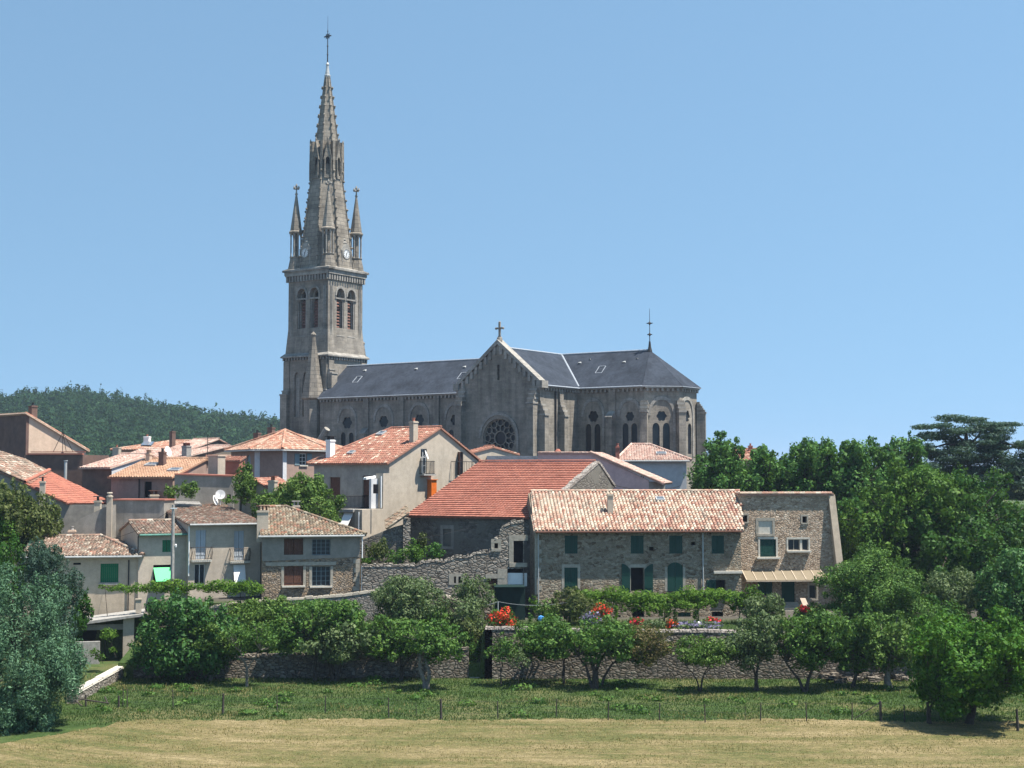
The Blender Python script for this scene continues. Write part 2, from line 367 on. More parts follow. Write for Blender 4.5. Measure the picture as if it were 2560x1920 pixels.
# ---------------------------------------------------------------- tiled roofs
def tile_poly(mb, pts, cw=.26, rl=.4, amp=.075, lift=.035, thick=.12, flat=False, soff=0):
    P = [Vector(p) for p in pts]
    n = Vector((0,0,0))
    for i in range(len(P)): n += P[i].cross(P[(i+1) % len(P)])
    n.normalize()
    if n.z < 0: n = -n; P = P[::-1]
    c = sum(P, Vector())/len(P)
    up = Vector((0,0,1)) - n*n.z; up.normalize(); ac = up.cross(n)
    q = [((p-c).dot(ac), (p-c).dot(up)) for p in P]
    u0 = min(a for a, b in q); u1 = max(a for a, b in q)
    def vr(u):
        vs = []
        for i in range(len(q)):
            (a, b), (a2, b2) = q[i], q[(i+1) % len(q)]
            if (a-u)*(a2-u) <= 0 and abs(a2-a) > 1e-9: vs.append(b+(b2-b)*(u-a)/(a2-a))
        return (min(vs), max(vs)) if len(vs) >= 2 else None
    k = max(1, round((u1-u0)/cw)); w = (u1-u0)/k
    prof = [(0,0),(.2,0),(.28,.6),(.43,.95),(.6,1),(.77,.95),(.92,.6),(1,0)] if not flat else [(0,0),(.12,1),(.5,.35),(1,.35)]
    vmin = min(b for a, b in q)
    sd = random.randint(0, 500)
    for i in range(k):
        ua = u0+i*w; r = vr(ua+w/2)
        if not r or r[1]-r[0] < .08: continue
        j0 = int((r[0]-vmin)/rl); j = j0; off = random.uniform(-.04,.04) if not flat else 0; jit = random.uniform(-.012,.012)
        while True:
            a = vmin+j*rl+off; b = a+rl
            a = max(a, r[0]); b = min(b, r[1])
            if a >= r[1]-.02: break
            if b-a > .03:
                lf = (lift if not flat else .075)+random.uniform(-.008,.012)
                sh = random.uniform(-.012,.012) if not flat else 0
                lo = [c+ac*(ua+x*w+sh+jit)+up*(a-.02)+n*(amp*h+lf) for x, h in prof]
                hi = [c+ac*(ua+x*w+jit)+up*b+n*(amp*h*.9) for x, h in prof]
                bs = mb.add(lo+hi); m = len(prof)
                for t in range(m-1):
                    mb.f.append((bs+t, bs+t+1, bs+m+t+1, bs+m+t)); mb.uv[len(mb.f)-1] = (i+sd+.5, j+.5)
                if not flat or True:
                    lo2 = [c+ac*(ua+x*w+sh+jit)+up*(a-.02)+n*0 for x, h in prof]
                    bs2 = mb.add(lo2)
                    for t in range(m-1):
                        mb.f.append((bs+t+1, bs+t, bs2+t, bs2+t+1)); mb.uv[len(mb.f)-1] = (i+sd+.5, j+.5)
            j += 1
    # deck under the tiles
    T = [p+n*.004 for p in P]; B = [p-n*thick for p in P]
    mb.poly(T, uv=(sd+.5,.5)); mb.poly(B[::-1], uv=(sd+.5,.5))
    for i in range(len(P)):
        j = (i+1) % len(P); mb.poly([T[i],B[i],B[j],T[j]], uv=(sd+.5,.5))
def ridge_tiles(mb, p0, p1, r=.12, sd=9000):
    p0 = Vector(p0); p1 = Vector(p1); Ln = (p1-p0).length; k = max(1, int(Ln/.42)); d = (p1-p0)/k
    s = d.cross(Vector((0,0,1))).normalized(); n = s.cross(d).normalized()
    if n.z < 0: n = -n
    for i in range(k):
        a = p0+d*i; b = p0+d*(i+1.04)
        ra, rb = r, r*1.15
        A = [a+s*ra*math.cos(t)+n*(ra*math.sin(t)) for t in [math.pi*q/5 for q in range(6)]]
        B = [b+s*rb*math.cos(t)+n*(rb*math.sin(t)) for t in [math.pi*q/5 for q in range(6)]]
        for q in range(5): mb.poly([A[q],A[q+1],B[q+1],B[q]], uv=(sd+i+.5, 3.5))
        mb.poly(B, uv=(sd+i+.5, 3.5))
# ---------------------------------------------------------------- foliage
rng = np.random.default_rng(11)
def leaf_mesh(C, Nn, size, name, aspect=.6, sj=.35):
    """one rhombic leaf cluster per centre"""
    n = len(C); Nn = Nn/np.maximum(np.linalg.norm(Nn, axis=1, keepdims=True), 1e-6)
    r = rng.normal(size=(n,3)); t = np.cross(Nn, r); t /= np.maximum(np.linalg.norm(t, axis=1, keepdims=True), 1e-6)
    b = np.cross(Nn, t); s = (size*rng.uniform(1-sj, 1+sj, size=(n,1))*np.where(rng.uniform(size=(n,1)) < .12, 1.6, 1))
    V = np.empty((n,4,3)); V[:,0] = C-t*s; V[:,1] = C+b*s*aspect+Nn*s*.18; V[:,2] = C+t*s; V[:,3] = C-b*s*aspect+Nn*s*.18
    me = bpy.data.meshes.new(name); me.vertices.add(n*4); me.vertices.foreach_set('co', V.reshape(-1).astype(np.float32))
    me.loops.add(n*4); me.loops.foreach_set('vertex_index', np.arange(n*4, dtype=np.int32))
    me.polygons.add(n); me.polygons.foreach_set('loop_start', np.arange(0, n*4, 4, dtype=np.int32))
    uv = np.repeat(rng.uniform(size=(n,2)), 4, axis=0).reshape(-1).astype(np.float32)
    u = me.uv_layers.new(name='UVMap'); me.update(calc_edges=True); u.data.foreach_set('uv', uv)
    return me
def lobe_points(lobes, dens, size, shell=.45, droop=0):
    """lobes: (cx,cy,cz,rx,ry,rz)"""
    Cs, Ns = [], []
    for (cx,cy,cz,rx,ry,rz) in lobes:
        area = 4*math.pi*(((rx*ry)**1.6+(rx*rz)**1.6+(ry*rz)**1.6)/3)**(1/1.6)
        n = max(6, int(area*dens/(size*size*1.2)))
        d = rng.normal(size=(n,3)); d /= np.linalg.norm(d, axis=1, keepdims=True)
        rad = 1-shell*rng.uniform(size=(n,1))**1.8+rng.normal(size=(n,1))*.07
        # bumpy surface
        ph = rng.uniform(0, 6.28, 3)
        rad *= 1+.13*np.sin(d[:,:1]*5+ph[0])*np.sin(d[:,1:2]*5+ph[1])+.1*np.sin(d[:,2:3]*7+ph[2])
        p = d*rad*np.array([rx,ry,rz]); nn = d/np.array([rx,ry,rz])
        nn /= np.linalg.norm(nn, axis=1, keepdims=True)
        nn = nn*.85+rng.normal(size=(n,3))*.42
        Cs.append(p+np.array([cx,cy,cz])); Ns.append(nn)
    return np.concatenate(Cs), np.concatenate(Ns)
def crown_lobes(cx, cy, cz, rx, ry, rz, k=14, frac=.42, rnd=None):
    rnd = rnd or random; out = []
    ga = 2.399963
    for i in range(k):
        h = max(-1, min(1, 1-2*(i+.5)/k+rnd.uniform(-.15,.15))); rr = math.sqrt(1-h*h); t = i*ga+rnd.uniform(-.6,.6)
        s = rnd.uniform(.55,1.2)*frac; f = min(rnd.uniform(.5,.85), 1.04-s)
        out.append((cx+rx*f*rr*math.cos(t), cy+ry*f*rr*math.sin(t), cz+rz*f*h, rx*s, ry*s, rz*s*rnd.uniform(.8,1.1)))
    out.append((cx, cy, cz, rx*.5, ry*.5, rz*.5))
    for i in range(int(k*1.5)):          # stray shoots and sprays that break the outline
        h = rnd.uniform(-.7, 1); rr = math.sqrt(max(0, 1-h*h)); t = rnd.uniform(0, 6.28); f = rnd.uniform(.84, 1.08); s = rnd.uniform(.07, .19)
        out.append((cx+rx*f*rr*math.cos(t), cy+ry*f*rr*math.sin(t), cz+rz*f*h, rx*s, ry*s, rz*s*rnd.uniform(.8,1.7)))
    return out
def tree(name, label, base, stems, lobes, mat, bark='bark', size=.16, dens=.55, group=None, cat='tree', r0=.18, shell=.5, crown='crown', twigs=True, aspect=.6):
    """base: Vector on the ground; stems: list of polylines (absolute points) """
    root = empty(name, base, label, cat, group)
    mb = MB()
    for st in stems:
        k = len(st); w = st[-1] if isinstance(st[-1], (int, float)) else r0
        pts = [Vector(p) for p in st if not isinstance(p, (int, float))]
        # bend a little between points
        fine = []
        for i in range(len(pts)-1):
            fine.append(pts[i]); m = (pts[i]+pts[i+1])/2; l = (pts[i+1]-pts[i]).length
            fine.append(m+Vector((random.uniform(-1,1), random.uniform(-1,1), 0))*l*.06)
        fine.append(pts[-1]); K = len(fine)
        mb.path(fine, [w*(1.25 if i == 0 else 1)*(1-.72*i/(K-1)) for i in range(K)])
    if twigs and stems:
        tops = [Vector([p for p in st if not isinstance(p, (int, float))][-1]) for st in stems]
        for lb in lobes:
            c = Vector(lb[:3]); s = min(tops, key=lambda q: (q-c).length)
            e = c+Vector((random.uniform(-.3,.3)*lb[3], 0, random.uniform(0,.4)*lb[5])); m = s.lerp(e, .5)+Vector((0,0,-.1))
            mb.path([s, m, e], [r0*.35, r0*.22, r0*.08], 5)
    if mb.v: mb.build('trunk', M[bark], root, smooth=True)
    size *= .72; C, Nn = lobe_points(lobes, dens, size, shell)
    me = leaf_mesh(C-np.array(base), Nn, size, crown, aspect)
    o = bpy.data.objects.new(crown, me); COL.objects.link(o); me.materials.append(M[mat]); o.parent = root
    return root
# ---------------------------------------------------------------- world, light
SUN = Vector((.42, -.14, 1)).normalized()
wd = bpy.data.worlds.new('World'); scene.world = wd; wd.use_nodes = True
wn_ = wd.node_tree; bg = wn_.nodes['Background']
sky = wn_.nodes.new('ShaderNodeTexSky'); sky.sky_type = 'NISHITA'; sky.sun_disc = False
sky.sun_elevation = math.asin(SUN.z); sky.sun_rotation = math.atan2(SUN.x, SUN.y)
sky.altitude = 300; sky.air_density = 1.0; sky.dust_density = 0.0; sky.ozone_density = 2.0
tc_ = wn_.nodes.new('ShaderNodeTexCoord'); va_ = wn_.nodes.new('ShaderNodeVectorMath'); va_.operation = 'ADD'; va_.inputs[1].default_value = (0, 0, .36)
vn_ = wn_.nodes.new('ShaderNodeVectorMath'); vn_.operation = 'NORMALIZE'
wn_.links.new(tc_.outputs['Generated'], va_.inputs[0]); wn_.links.new(va_.outputs[0], vn_.inputs[0]); wn_.links.new(vn_.outputs[0], sky.inputs[0])
mx_ = wn_.nodes.new('ShaderNodeVectorMath'); mx_.operation = 'MULTIPLY'; mx_.inputs[1].default_value = (.765, .82, .695)
wn_.links.new(sky.outputs[0], mx_.inputs[0]); wn_.links.new(mx_.outputs[0], bg.inputs[0]); bg.inputs[1].default_value = .15
sl = bpy.data.lights.new('sun', 'SUN'); sl.energy = 4.9; sl.angle = R(.53); sl.color = (1, .93, .82)
so = bpy.data.objects.new('sun', sl); COL.objects.link(so); so.rotation_euler = SUN.to_track_quat('Z', 'Y').to_euler()
scene.view_settings.view_transform = 'Standard'; scene.view_settings.look = 'None'
scene.view_settings.exposure = 1.1; scene.view_settings.gamma = 1
# ---------------------------------------------------------------- ground
def lerp(a, b, t): t = max(0, min(1, t)); return a+(b-a)*t
def zg(x, y):
    z0 = -13.9
    if y < 82: z0 = -13.9 - .012*max(0, min(10, 82-y))
    if x < -26.7: z = lerp(z0, -13.6, (y-86)/10) if y < 106.5 else -10.7
    elif x < -2.1: z = z0 if y < 98.4 else (lerp(-12.9, -11.3, (y-98.4)/8) if y < 106.5 else -9.6)
    elif x < 30.6: z = z0 if y < 98.2 else -10.95
    else: z = lerp(z0 if y < 98.2 else -10.95, lerp(z0, -10.6, (y-95)/16), (x-30.6)/5)
    if y > 112: z = lerp(z, -5.6, (y-112)/46)
    if y > 230: z = lerp(-5.6, -16, (y-230)/200)
    return z
xs = sorted(set([-5000,-2500,-1200,-600,-300,-180,-120,-90,-70] + [-60+2*i for i in range(61)] + [-26.75,-26.65,-2.15,-2.05,30.55,30.65] + [70,90,120,180,300,600,1200,2500,5000]))
ys = sorted(set([-60,-20,0,20,40,55,60,64] + [66+1.5*i for i in range(22)] + [98.15,98.25,98.35,98.45,106.45,106.55] + [99+2*i for i in range(8)] + [116,122,130,140,150,158,170,185,200,230,260,330,430,600,1000,2000,5000,9000]))
def grass_mat():
    m, nt, b = newmat('meadow_ground')
    n = noise(nt, pos(nt), .22, 6, .6); n2 = noise(nt, pos(nt, (1,1,1)), 1.6, 5, .65); n3 = noise(nt, pos(nt, (1,2.2,1)), 7, 4, .7)
    c = ramp(nt, n.outputs[0], [(.28, (.03,.058,.017)), (.46, (.052,.086,.026)), (.64, (.115,.115,.05))])
    c = mix(nt, .55, c, n2.outputs[0], 'OVERLAY'); c = mix(nt, .6, c, n3.outputs[0], 'OVERLAY')
    g = nt.nodes.new('ShaderNodeNewGeometry'); sx = N(nt, 'ShaderNodeSeparateXYZ'); L(nt, g.outputs['Position'], sx.inputs[0])
    town = mathn(nt, 'MULTIPLY', ramp(nt, mathn(nt, 'DIVIDE', sx.outputs[1], 1000), [(.106, 0), (.109, 1)]), ramp(nt, mathn(nt, 'DIVIDE', sx.outputs[1], 1000), [(.24, 1), (.3, 0)]))
    c = mix(nt, town, c, mix(nt, .5, (.085,.078,.068), n2.outputs[0], 'OVERLAY'))
    L(nt, c, b.inputs['Base Color']); b.inputs['Roughness'].default_value = .95; b.inputs['Specular IOR Level'].default_value = .1
    bump(nt, b, n3.outputs[0], .8, .12); return m
def hay_mat():
    m, nt, b = newmat('mown_hay')
    g = nt.nodes.new('ShaderNodeNewGeometry')
    sx = N(nt, 'ShaderNodeSeparateXYZ'); L(nt, g.outputs['Position'], sx.inputs[0])
    # swaths follow the field: across the view on the right, bending towards the viewer on the left
    bend = mathn(nt, 'MULTIPLY', mathn(nt, 'POWER', mathn(nt, 'MAXIMUM', mathn(nt, 'MULTIPLY', mathn(nt, 'ADD', sx.outputs[0], 10), -1), 0), 1.7), -.055)
    yy = mathn(nt, 'ADD', sx.outputs[1], bend)
    cb = N(nt, 'ShaderNodeCombineXYZ'); L(nt, mathn(nt, 'MULTIPLY', sx.outputs[0], .09), cb.inputs[0]); L(nt, mathn(nt, 'MULTIPLY', yy, .75), cb.inputs[1])
    s1 = noise(nt, cb.outputs[0], 1.0, 5, .6)
    cb2 = N(nt, 'ShaderNodeCombineXYZ'); L(nt, mathn(nt, 'MULTIPLY', sx.outputs[0], .5), cb2.inputs[0]); L(nt, mathn(nt, 'MULTIPLY', yy, 1.6), cb2.inputs[1])
    s2 = noise(nt, cb2.outputs[0], 2.2, 6, .7); big = noise(nt, pos(nt), .1, 4); f = noise(nt, pos(nt, (1,2,1)), 9, 4, .7)
    mo = noise(nt, pos(nt, (.7,1,1)), .9, 6, .7)
    a = mathn(nt, 'ADD', mathn(nt, 'MULTIPLY', s1.outputs[0], .34), mathn(nt, 'ADD', mathn(nt, 'MULTIPLY', s2.outputs[0], .2), mathn(nt, 'MULTIPLY', mo.outputs[0], .24)))
    a = mathn(nt, 'ADD', a, mathn(nt, 'MULTIPLY', big.outputs[0], .22))
    c = ramp(nt, a, [(.4, (.085,.1,.036)), (.46, (.13,.128,.05)), (.52, (.2,.165,.08)), (.6, (.29,.235,.13))])
    f2 = noise(nt, pos(nt, (1,1.6,1)), 3.2, 5, .8); c = mix(nt, .8, c, ramp(nt, f2.outputs[0], [(.35,.3),(.65,.68)]), 'OVERLAY'); c = mix(nt, .8, c, f.outputs[0], 'OVERLAY')
    L(nt, c, b.inputs['Base Color']); b.inputs['Roughness'].default_value = .95; b.inputs['Specular IOR Level'].default_value = .1
    bump(nt, b, mathn(nt, 'ADD', mathn(nt, 'MULTIPLY', s2.outputs[0], 1), f.outputs[0]), .9, .12); return m
M['meadow'] = grass_mat(); M['hay'] = hay_mat()
mb = MB()
idx = {}
for j, y in enumerate(ys):
    for i, x in enumerate(xs): idx[i, j] = mb.add([(x, y, zg(x, y))])
for j in range(len(ys)-1):
    for i in range(len(xs)-1): mb.f.append((idx[i,j], idx[i+1,j], idx[i+1,j+1], idx[i,j+1]))
o = mb.build('ground', M['meadow']); tag(o, 'green meadow and garden ground below the village', kind='structure')
def edge_y(x):      # far edge of the mown field
    y = 81.9+.25*math.sin(x*.5)+.14*math.sin(x*2.7+1)+.12*math.sin(x*7.1)+.1*math.sin(x*13.3+2)
    if x < -20: y -= (-20-x)*1.05*(1 if x < -22 else .5)
    if x > 15: y -= (x-15)*.06
    return y
mb = MB(); fx = [-46+.2*i for i in range(461)]
prev = None
for x in fx:
    e = edge_y(x); col = [mb.add([(x, min(y, e-.001*k), zg(x, min(y, e))+.03)]) for k, y in enumerate([40,50,58,62,66,70,74,78,81,200])] if e > 40 else None
    if prev and col:
        for a in range(9): mb.f.append((prev[a], col[a], col[a+1], prev[a+1]))
    prev = col
o = mb.build('mown_field', M['hay']); tag(o, 'mown hay field with straw coloured swaths in the foreground', kind='structure')
def blades(n, xr, yr, h, mat, name, label, cond=None, w=.02):
    X = rng.uniform(xr[0], xr[1], n); Y = rng.uniform(yr[0], yr[1], n)
    keep = np.array([(cond(x, y) if cond else True) for x, y in zip(X, Y)]); X = X[keep]; Y = Y[keep]; n = len(X)
    Z = np.array([zg(x, y) for x, y in zip(X, Y)])
    H = h*rng.uniform(.4, 1.3, n)*(1+.35*np.sin(X*.7)*np.sin(Y*1.3)); A = rng.uniform(0, 6.28, n); lx = rng.normal(size=n)*.3*h; ly = rng.normal(size=n)*.3*h
    V = np.empty((n,3,3)); V[:,0] = np.stack([X-np.cos(A)*w, Y-np.sin(A)*w, Z], 1); V[:,1] = np.stack([X+np.cos(A)*w, Y+np.sin(A)*w, Z], 1)
    V[:,2] = np.stack([X+lx, Y+ly, Z+H], 1)
    me = bpy.data.meshes.new(name); me.vertices.add(n*3); me.vertices.foreach_set('co', V.reshape(-1).astype(np.float32))
    me.loops.add(n*3); me.loops.foreach_set('vertex_index', np.arange(n*3, dtype=np.int32))
    me.polygons.add(n); me.polygons.foreach_set('loop_start', np.arange(0, n*3, 3, dtype=np.int32))
    u = me.uv_layers.new(name='UVMap'); me.update(calc_edges=True); u.data.foreach_set('uv', np.repeat(rng.uniform(size=(n,2)), 3, axis=0).reshape(-1).astype(np.float32))
    return tag(put(name, me, M[mat]), label, kind='stuff')
LM('l_grass', (.028,.06,.016), (.052,.095,.028), (.11,.135,.055), trans=.35, spec=.1)
LM('l_drygrass', (.16,.13,.05), (.27,.21,.09), (.38,.3,.14), trans=.3, spec=.1)
def dryz(x, y): return math.sin(x*.31+1)*math.sin(y*.8+x*.12)+.5*math.sin(x*1.3)*math.sin(y*2)
blades(90000, (-36, 36), (80, 98.2), .12, 'l_grass', 'meadow_grass', 'green grass of the orchard meadow', lambda x, y: y > edge_y(x)-.15 and (x > -27.5 or y < 90), .03)
blades(26000, (-34, 36), (82, 98.2), .16, 'l_drygrass', 'dry_grass', 'dry yellow seed heads among the meadow grass', lambda x, y: y > edge_y(x) and dryz(x, y)+(.9 if (x < -14 and 92 < y < 97.5) else 0)+(.25 if y < 86 else .1)-.4 > .25, .02)
blades(70000, (-34, 36), (66, 82.4), .085, 'l_drygrass', 'straw_stubble', 'short straw stubble on the mown field', lambda x, y: y < edge_y(x)+.2 and x > -24-(82-y)*.6, .03)
# ---------------------------------------------------------------- hill with wood
def hz(x, y):
    # skyline of the hill traced at its real distance
    sk = [(-600,1010),(-200,1005),(0,992),(60,984),(180,975),(260,985),(330,1000),(420,1012),(520,1030),(600,1042),(680,1052),(760,1075),(900,1110),(1100,1140),(1500,1165),(2400,1185),(3400,1190)]
    px = CX+x/y*FP
    for (a, b), (c, d) in zip(sk, sk[1:]):
        if a <= px <= c: t = (px-a)/(c-a); yy = b+(d-b)*t; break
    else: yy = 1010 if px < 0 else 1190
    top = zpy(yy, 720)-5
    return lerp(-18, top, ((y-430)/290)**.85 if y > 430 else 0) if y <= 720 else lerp(top, -10, (y-720)/250)
mb = MB(); hx = [-480+16*i for i in range(70)]; hy = [420,430,460,500,540,580,620,660,690,720,760,820,900,970]; idx = {}
for j, y in enumerate(hy):
    for i, x in enumerate(hx): idx[i,j] = mb.add([(x*y/720, y, hz(x*y/720, y) if y > 425 else -18)])
for j in range(len(hy)-1):
    for i in range(len(hx)-1): mb.f.append((idx[i,j], idx[i+1,j], idx[i+1,j+1], idx[i,j+1]))
tag(mb.build('hill', M['meadow']), 'wooded hill rising behind the roofs', kind='structure')
lob = []
for _ in range(4600):
    y = 440+300*random.random()**.75; px = random.uniform(-900, 1150) if _ > 3300 else random.uniform(-120, 1150); x = (px-CX)/FP*y
    z = hz(x, y); r = random.uniform(2.2, 4.2)
    if random.random() < .22 and y > 560: lob += [(x, y, z+3.5, 1.5, 1.5, 5.5)]      # conifers
    else: lob.append((x, y, z+r*.7, r, r, r*random.uniform(.8, 1.15)))
C, Nn = lobe_points(lob, .3, .55, .35)
me = leaf_mesh(C, Nn, .55, 'forest'); tag(put('forest', me, M['l_forest']), 'mixed wood covering the far hill', kind='stuff')
# ---------------------------------------------------------------- church
A = R(-34)
E1 = Vector((math.cos(A), math.sin(A), 0)); E2 = Vector((-math.sin(A), math.cos(A), 0))
TO = V2(at(1345, 1000, 158))
TF = Plane(TO, E1, E2)                       # transept front; u runs along the nave
TS = Plane(TO, E2, -E1)
t1 = TS.u(1445, 1000); hw = 5.0
def CW(u, n, z): p = TO+E1*u+E2*n; return Vector((p.x, p.y, z))
NW = Plane(TO+E2*t1, E1, E2)
uL = TF.u(1149, 1000); um = uL/2; uc = NW.u(1611, 1000)
ZE = zpy(972, CW(0, t1, 0).y)
ZR = zpy(889, CW(um, t1+hw, 0).y)
ZB = -5.6
TWf = Plane(TO+E2*(t1+hw-3.5), E1, E2); ut = TWf.u(820, 760)
print('church t1 %.2f uL %.2f uc %.2f ut %.2f ZE %.2f ZR %.2f' % (t1, uL, uc, ut, ZE, ZR))
church = empty('church', CW(um, 0, ZB), 'grey stone neo-gothic church with a tall spire and slate roofs above the village', 'church')
def corbels(mb, P, u0, u1, z, n=0, step=.55, w=.25, h=.32, d=.28):
    k = max(1, int((u1-u0)/step)); s = (u1-u0)/k
    for i in range(k): mb.fbox(P, u0+s*(i+.5)-w/2, u0+s*(i+.5)+w/2, z-h, z, n-d, n+.02)
    mb.fbox(P, u0, u1, z, z+.16, n-d-.08, n+.02)
def traceried(P, n, hole_list, glass_n, mbT, mbG):
    for i in range(0, len(hole_list), 3):
        us = [p[0] for h in hole_list[i:i+3] for p in h]; zs = [p[1] for h in hole_list[i:i+3] for p in h]; g_ = MB()
        g_.poly([P.W(u, z, glass_n) for u, z in ((min(us)-.02,min(zs)-.02),(max(us)+.02,min(zs)-.02),(max(us)+.02,max(zs)+.02),(min(us)-.02,max(zs)+.02))]); g_.build('window', M['glass'], church)
def lancet_group(P, cx, cyf, rf, lx, ly0, ly1, archpx=None):
    """foil above twin lancets, all from pixels on plane P; returns holes"""
    c = P.uz(cx, cyf); r = abs(P.u(cx+rf, cyf)-c[0]); hs = [foil(c[0], c[1], r, 6)]
    for a, b in lx:
        u0 = P.u(a, ly0); u1 = P.u(b, ly0); hs.append(arch((u0+u1)/2, u1-u0, P.z(a, ly1), P.z(a, ly0), .5))
    return hs
# nave and choir walls
mbw = MB(); mbg = MB(); mbt = MB()
def hoodring(mb, P, uc_, zs, r, z0, wd=.3, n0=-.1, n1=.03, pt=.35):
    outer = arch(uc_, 2*r+2*wd, z0, zs+(r+wd)*(1+pt), pt, 12); inner = arch(uc_, 2*r, z0, zs+r*(1+pt), pt, 12)
    for i in range(1, len(outer)-1):
        a, b, c, d = outer[i], outer[i+1], inner[i+1], inner[i]
        ps = [P.W(q[0], q[1], n0) for q in (a,b,c,d)]+[P.W(q[0], q[1], n1) for q in (a,b,c,d)]
        mb.hexa(ps)
nl = ut+.1
zw = 1122
holes = []
for cx, cyf in ((868,1057),(959,1054),(1048,1050),(1138,1050)):
    hs = lancet_group(NW, cx, cyf, 12, ((cx-16,cx-4),(cx+4,cx+16)), cyf+24, 1140); holes += hs
    c = NW.uz(cx, cyf); hoodring(mbt, NW, c[0], c[1], 1.35, c[1]-4)
mbw.prism(NW, [(nl,ZB),(uL+.4,ZB),(uL+.4,ZE),(nl,ZE)], holes, 0, .7)
traceried(NW, 0, holes, .16, mbt, mbg)
holes = lancet_group(NW, 1483, 1041, 13, ((1464,1478),(1486,1501)), 1060, 1140) + lancet_group(NW, 1574.5, 1041, 11, ((1556,1571),(1578,1593)), 1058, 1140)
mbw.prism(NW, [(0,ZB),(uc,ZB),(uc,ZE),(0,ZE)], holes, 0, .7)
traceried(NW, 0, holes, .16, mbt, mbg)
for cx in (1483, 1574.5): c = NW.uz(cx, 1041); hoodring(mbt, NW, c[0], c[1], 1.25, c[1]-4.5)
mbw.fbox(NW.off(2*hw-.7), nl, uc, ZB, ZE, 0, .7)
corbels(mbt, NW, nl, uL, ZE-.2); corbels(mbt, NW, 0, uc, ZE-.2)
for px, top, dep in ((917,1085,.9),(1005,1080,.9),(1093,1075,.9),(1532,1045,1.0)):     # buttresses with weathered offsets
    u = NW.u(px, 1050)
    mbw.fbox(NW, u-.4, u+.4, ZB, NW.z(px, 990 if px < 1200 else 975), -.25, 0)
    zt = NW.z(px, top); mbw.fbox(NW, u-.4, u+.4, ZB, zt, -dep, -.25)
    mbt.hexa([NW.W(u-.45,zt,-dep-.06),NW.W(u+.45,zt,-dep-.06),NW.W(u+.45,zt,-.25),NW.W(u-.45,zt,-.25),NW.W(u-.45,zt+.12,-dep-.06),NW.W(u+.45,zt+.12,-dep-.06),NW.W(u+.45,zt+.75,-.25),NW.W(u-.45,zt+.75,-.25)])
# apse
a0 = CW(uc, t1, 0); ap = [a0]; ang = A+R(45); s8 = 4.1
pxs = [1695, 1746]
p1 = a0+Vector((math.cos(A+R(45)), math.sin(A+R(45)), 0))*s8
p2 = p1+Vector((math.cos(A+R(90)), math.sin(A+R(90)), 0))*4.2
p3 = p2+Vector((math.cos(A+R(135)), math.sin(A+R(135)), 0))*s8
AP = [a0, p1, p2, p3]
mbaw = MB(); mbag = MB(); mbat = MB()
for i, (a, b) in enumerate(zip(AP, AP[1:])):
    d = (b-a).normalized(); nin = Vector((-d.y, d.x, 0)); P = Plane(a, d, nin); Lk = (b-a).length
    if i == 0: hs = lancet_group(P, 1654, 1040, 13, ((1631,1649),(1657,1675)), 1057, 1135)
    elif i == 1: hs = lancet_group(P, 1717, 1041, 7.5, ((1706,1715),(1719.5,1728.5)), 1058, 1135)
    else: hs = []
    mbaw.prism(P, [(0,ZB),(Lk,ZB),(Lk,ZE),(0,ZE)], hs, 0, .6); traceried(P, 0, hs, .14, mbat, mbag)
    corbels(mbat, P, 0, Lk, ZE-.2)
    if i < 2:
        cu_ = (hs[0][0][0]+min(p[0] for p in hs[0]))/2; cz_ = P.z(1654 if i == 0 else 1717, 1041)
        cu_ = sum(p[0] for p in hs[0])/len(hs[0]); hoodring(mbat, P, cu_, cz_+.1, 1.3, cz_-4.5)
for i, p in enumerate(AP):       # corner buttresses
    d = [A-R(90)+R(22), A-R(45)+R(0)-R(0), A+R(0)+R(22), A+R(68)][i]
    dd = Vector((math.cos(d), math.sin(d), 0)); sd_ = Vector((-dd.y, dd.x, 0))
    P = Plane(p-dd*0, sd_, -dd); zt = P.z(1604+42*i, 1040)
    zt = ZE-2.9
    mbaw.fbox(P, -.4, .4, ZB, zt, -1.0, 0)
    for q in range(3):
        z = zt+.45*q; n = -1.08+.3*q
        mbat.fbox(P, -.46, .46, z, z+.2, n, -.02); mbaw.fbox(P, -.4, .4, z+.2, z+.45, n+.14, -.02)
mbw.build('nave_wall', M['church'], church); mbt.build('nave_stone_trim', M['church_trim'], church)
mbaw.build('apse_wall', M['church'], church);  mbat.build('apse_stone_trim', M['church_trim'], church)
# transept
mbw = MB(); mbt = MB(); mbg = MB()
ap_ = (um, TF.z(1247, 862)); zk = TF.z(1247, 950)
rose = TF.uz(1247, 1095); rr = abs(TF.u(1287, 1095)-TF.u(1207, 1095))/2
slit = TF.rect(1242, 1249, 911, 950)
mbw.prism(TF, [(uL,ZB),(0,ZB),(0,ZE+.3),ap_,(uL,ZE+.3)], [circ(rose[0], rose[1], rr, 32), arch((slit[0]+slit[1])/2, .32, slit[2], slit[3], .4)], 0, .8)
mbw.prism(TS, [(.8,ZB),(t1,ZB),(t1,ZE),(.8,ZE)], [], 0, .6)
TSL = Plane(CW(uL,0,0), E2, E1); mbw.prism(TSL, [(.8,ZB),(t1,ZB),(t1,ZE),(.8,ZE)], [], 0, .6)
mbg.fbox(TF, slit[0]-.1, slit[1]+.1, slit[2]-.1, slit[3]+.1, .5, .55)
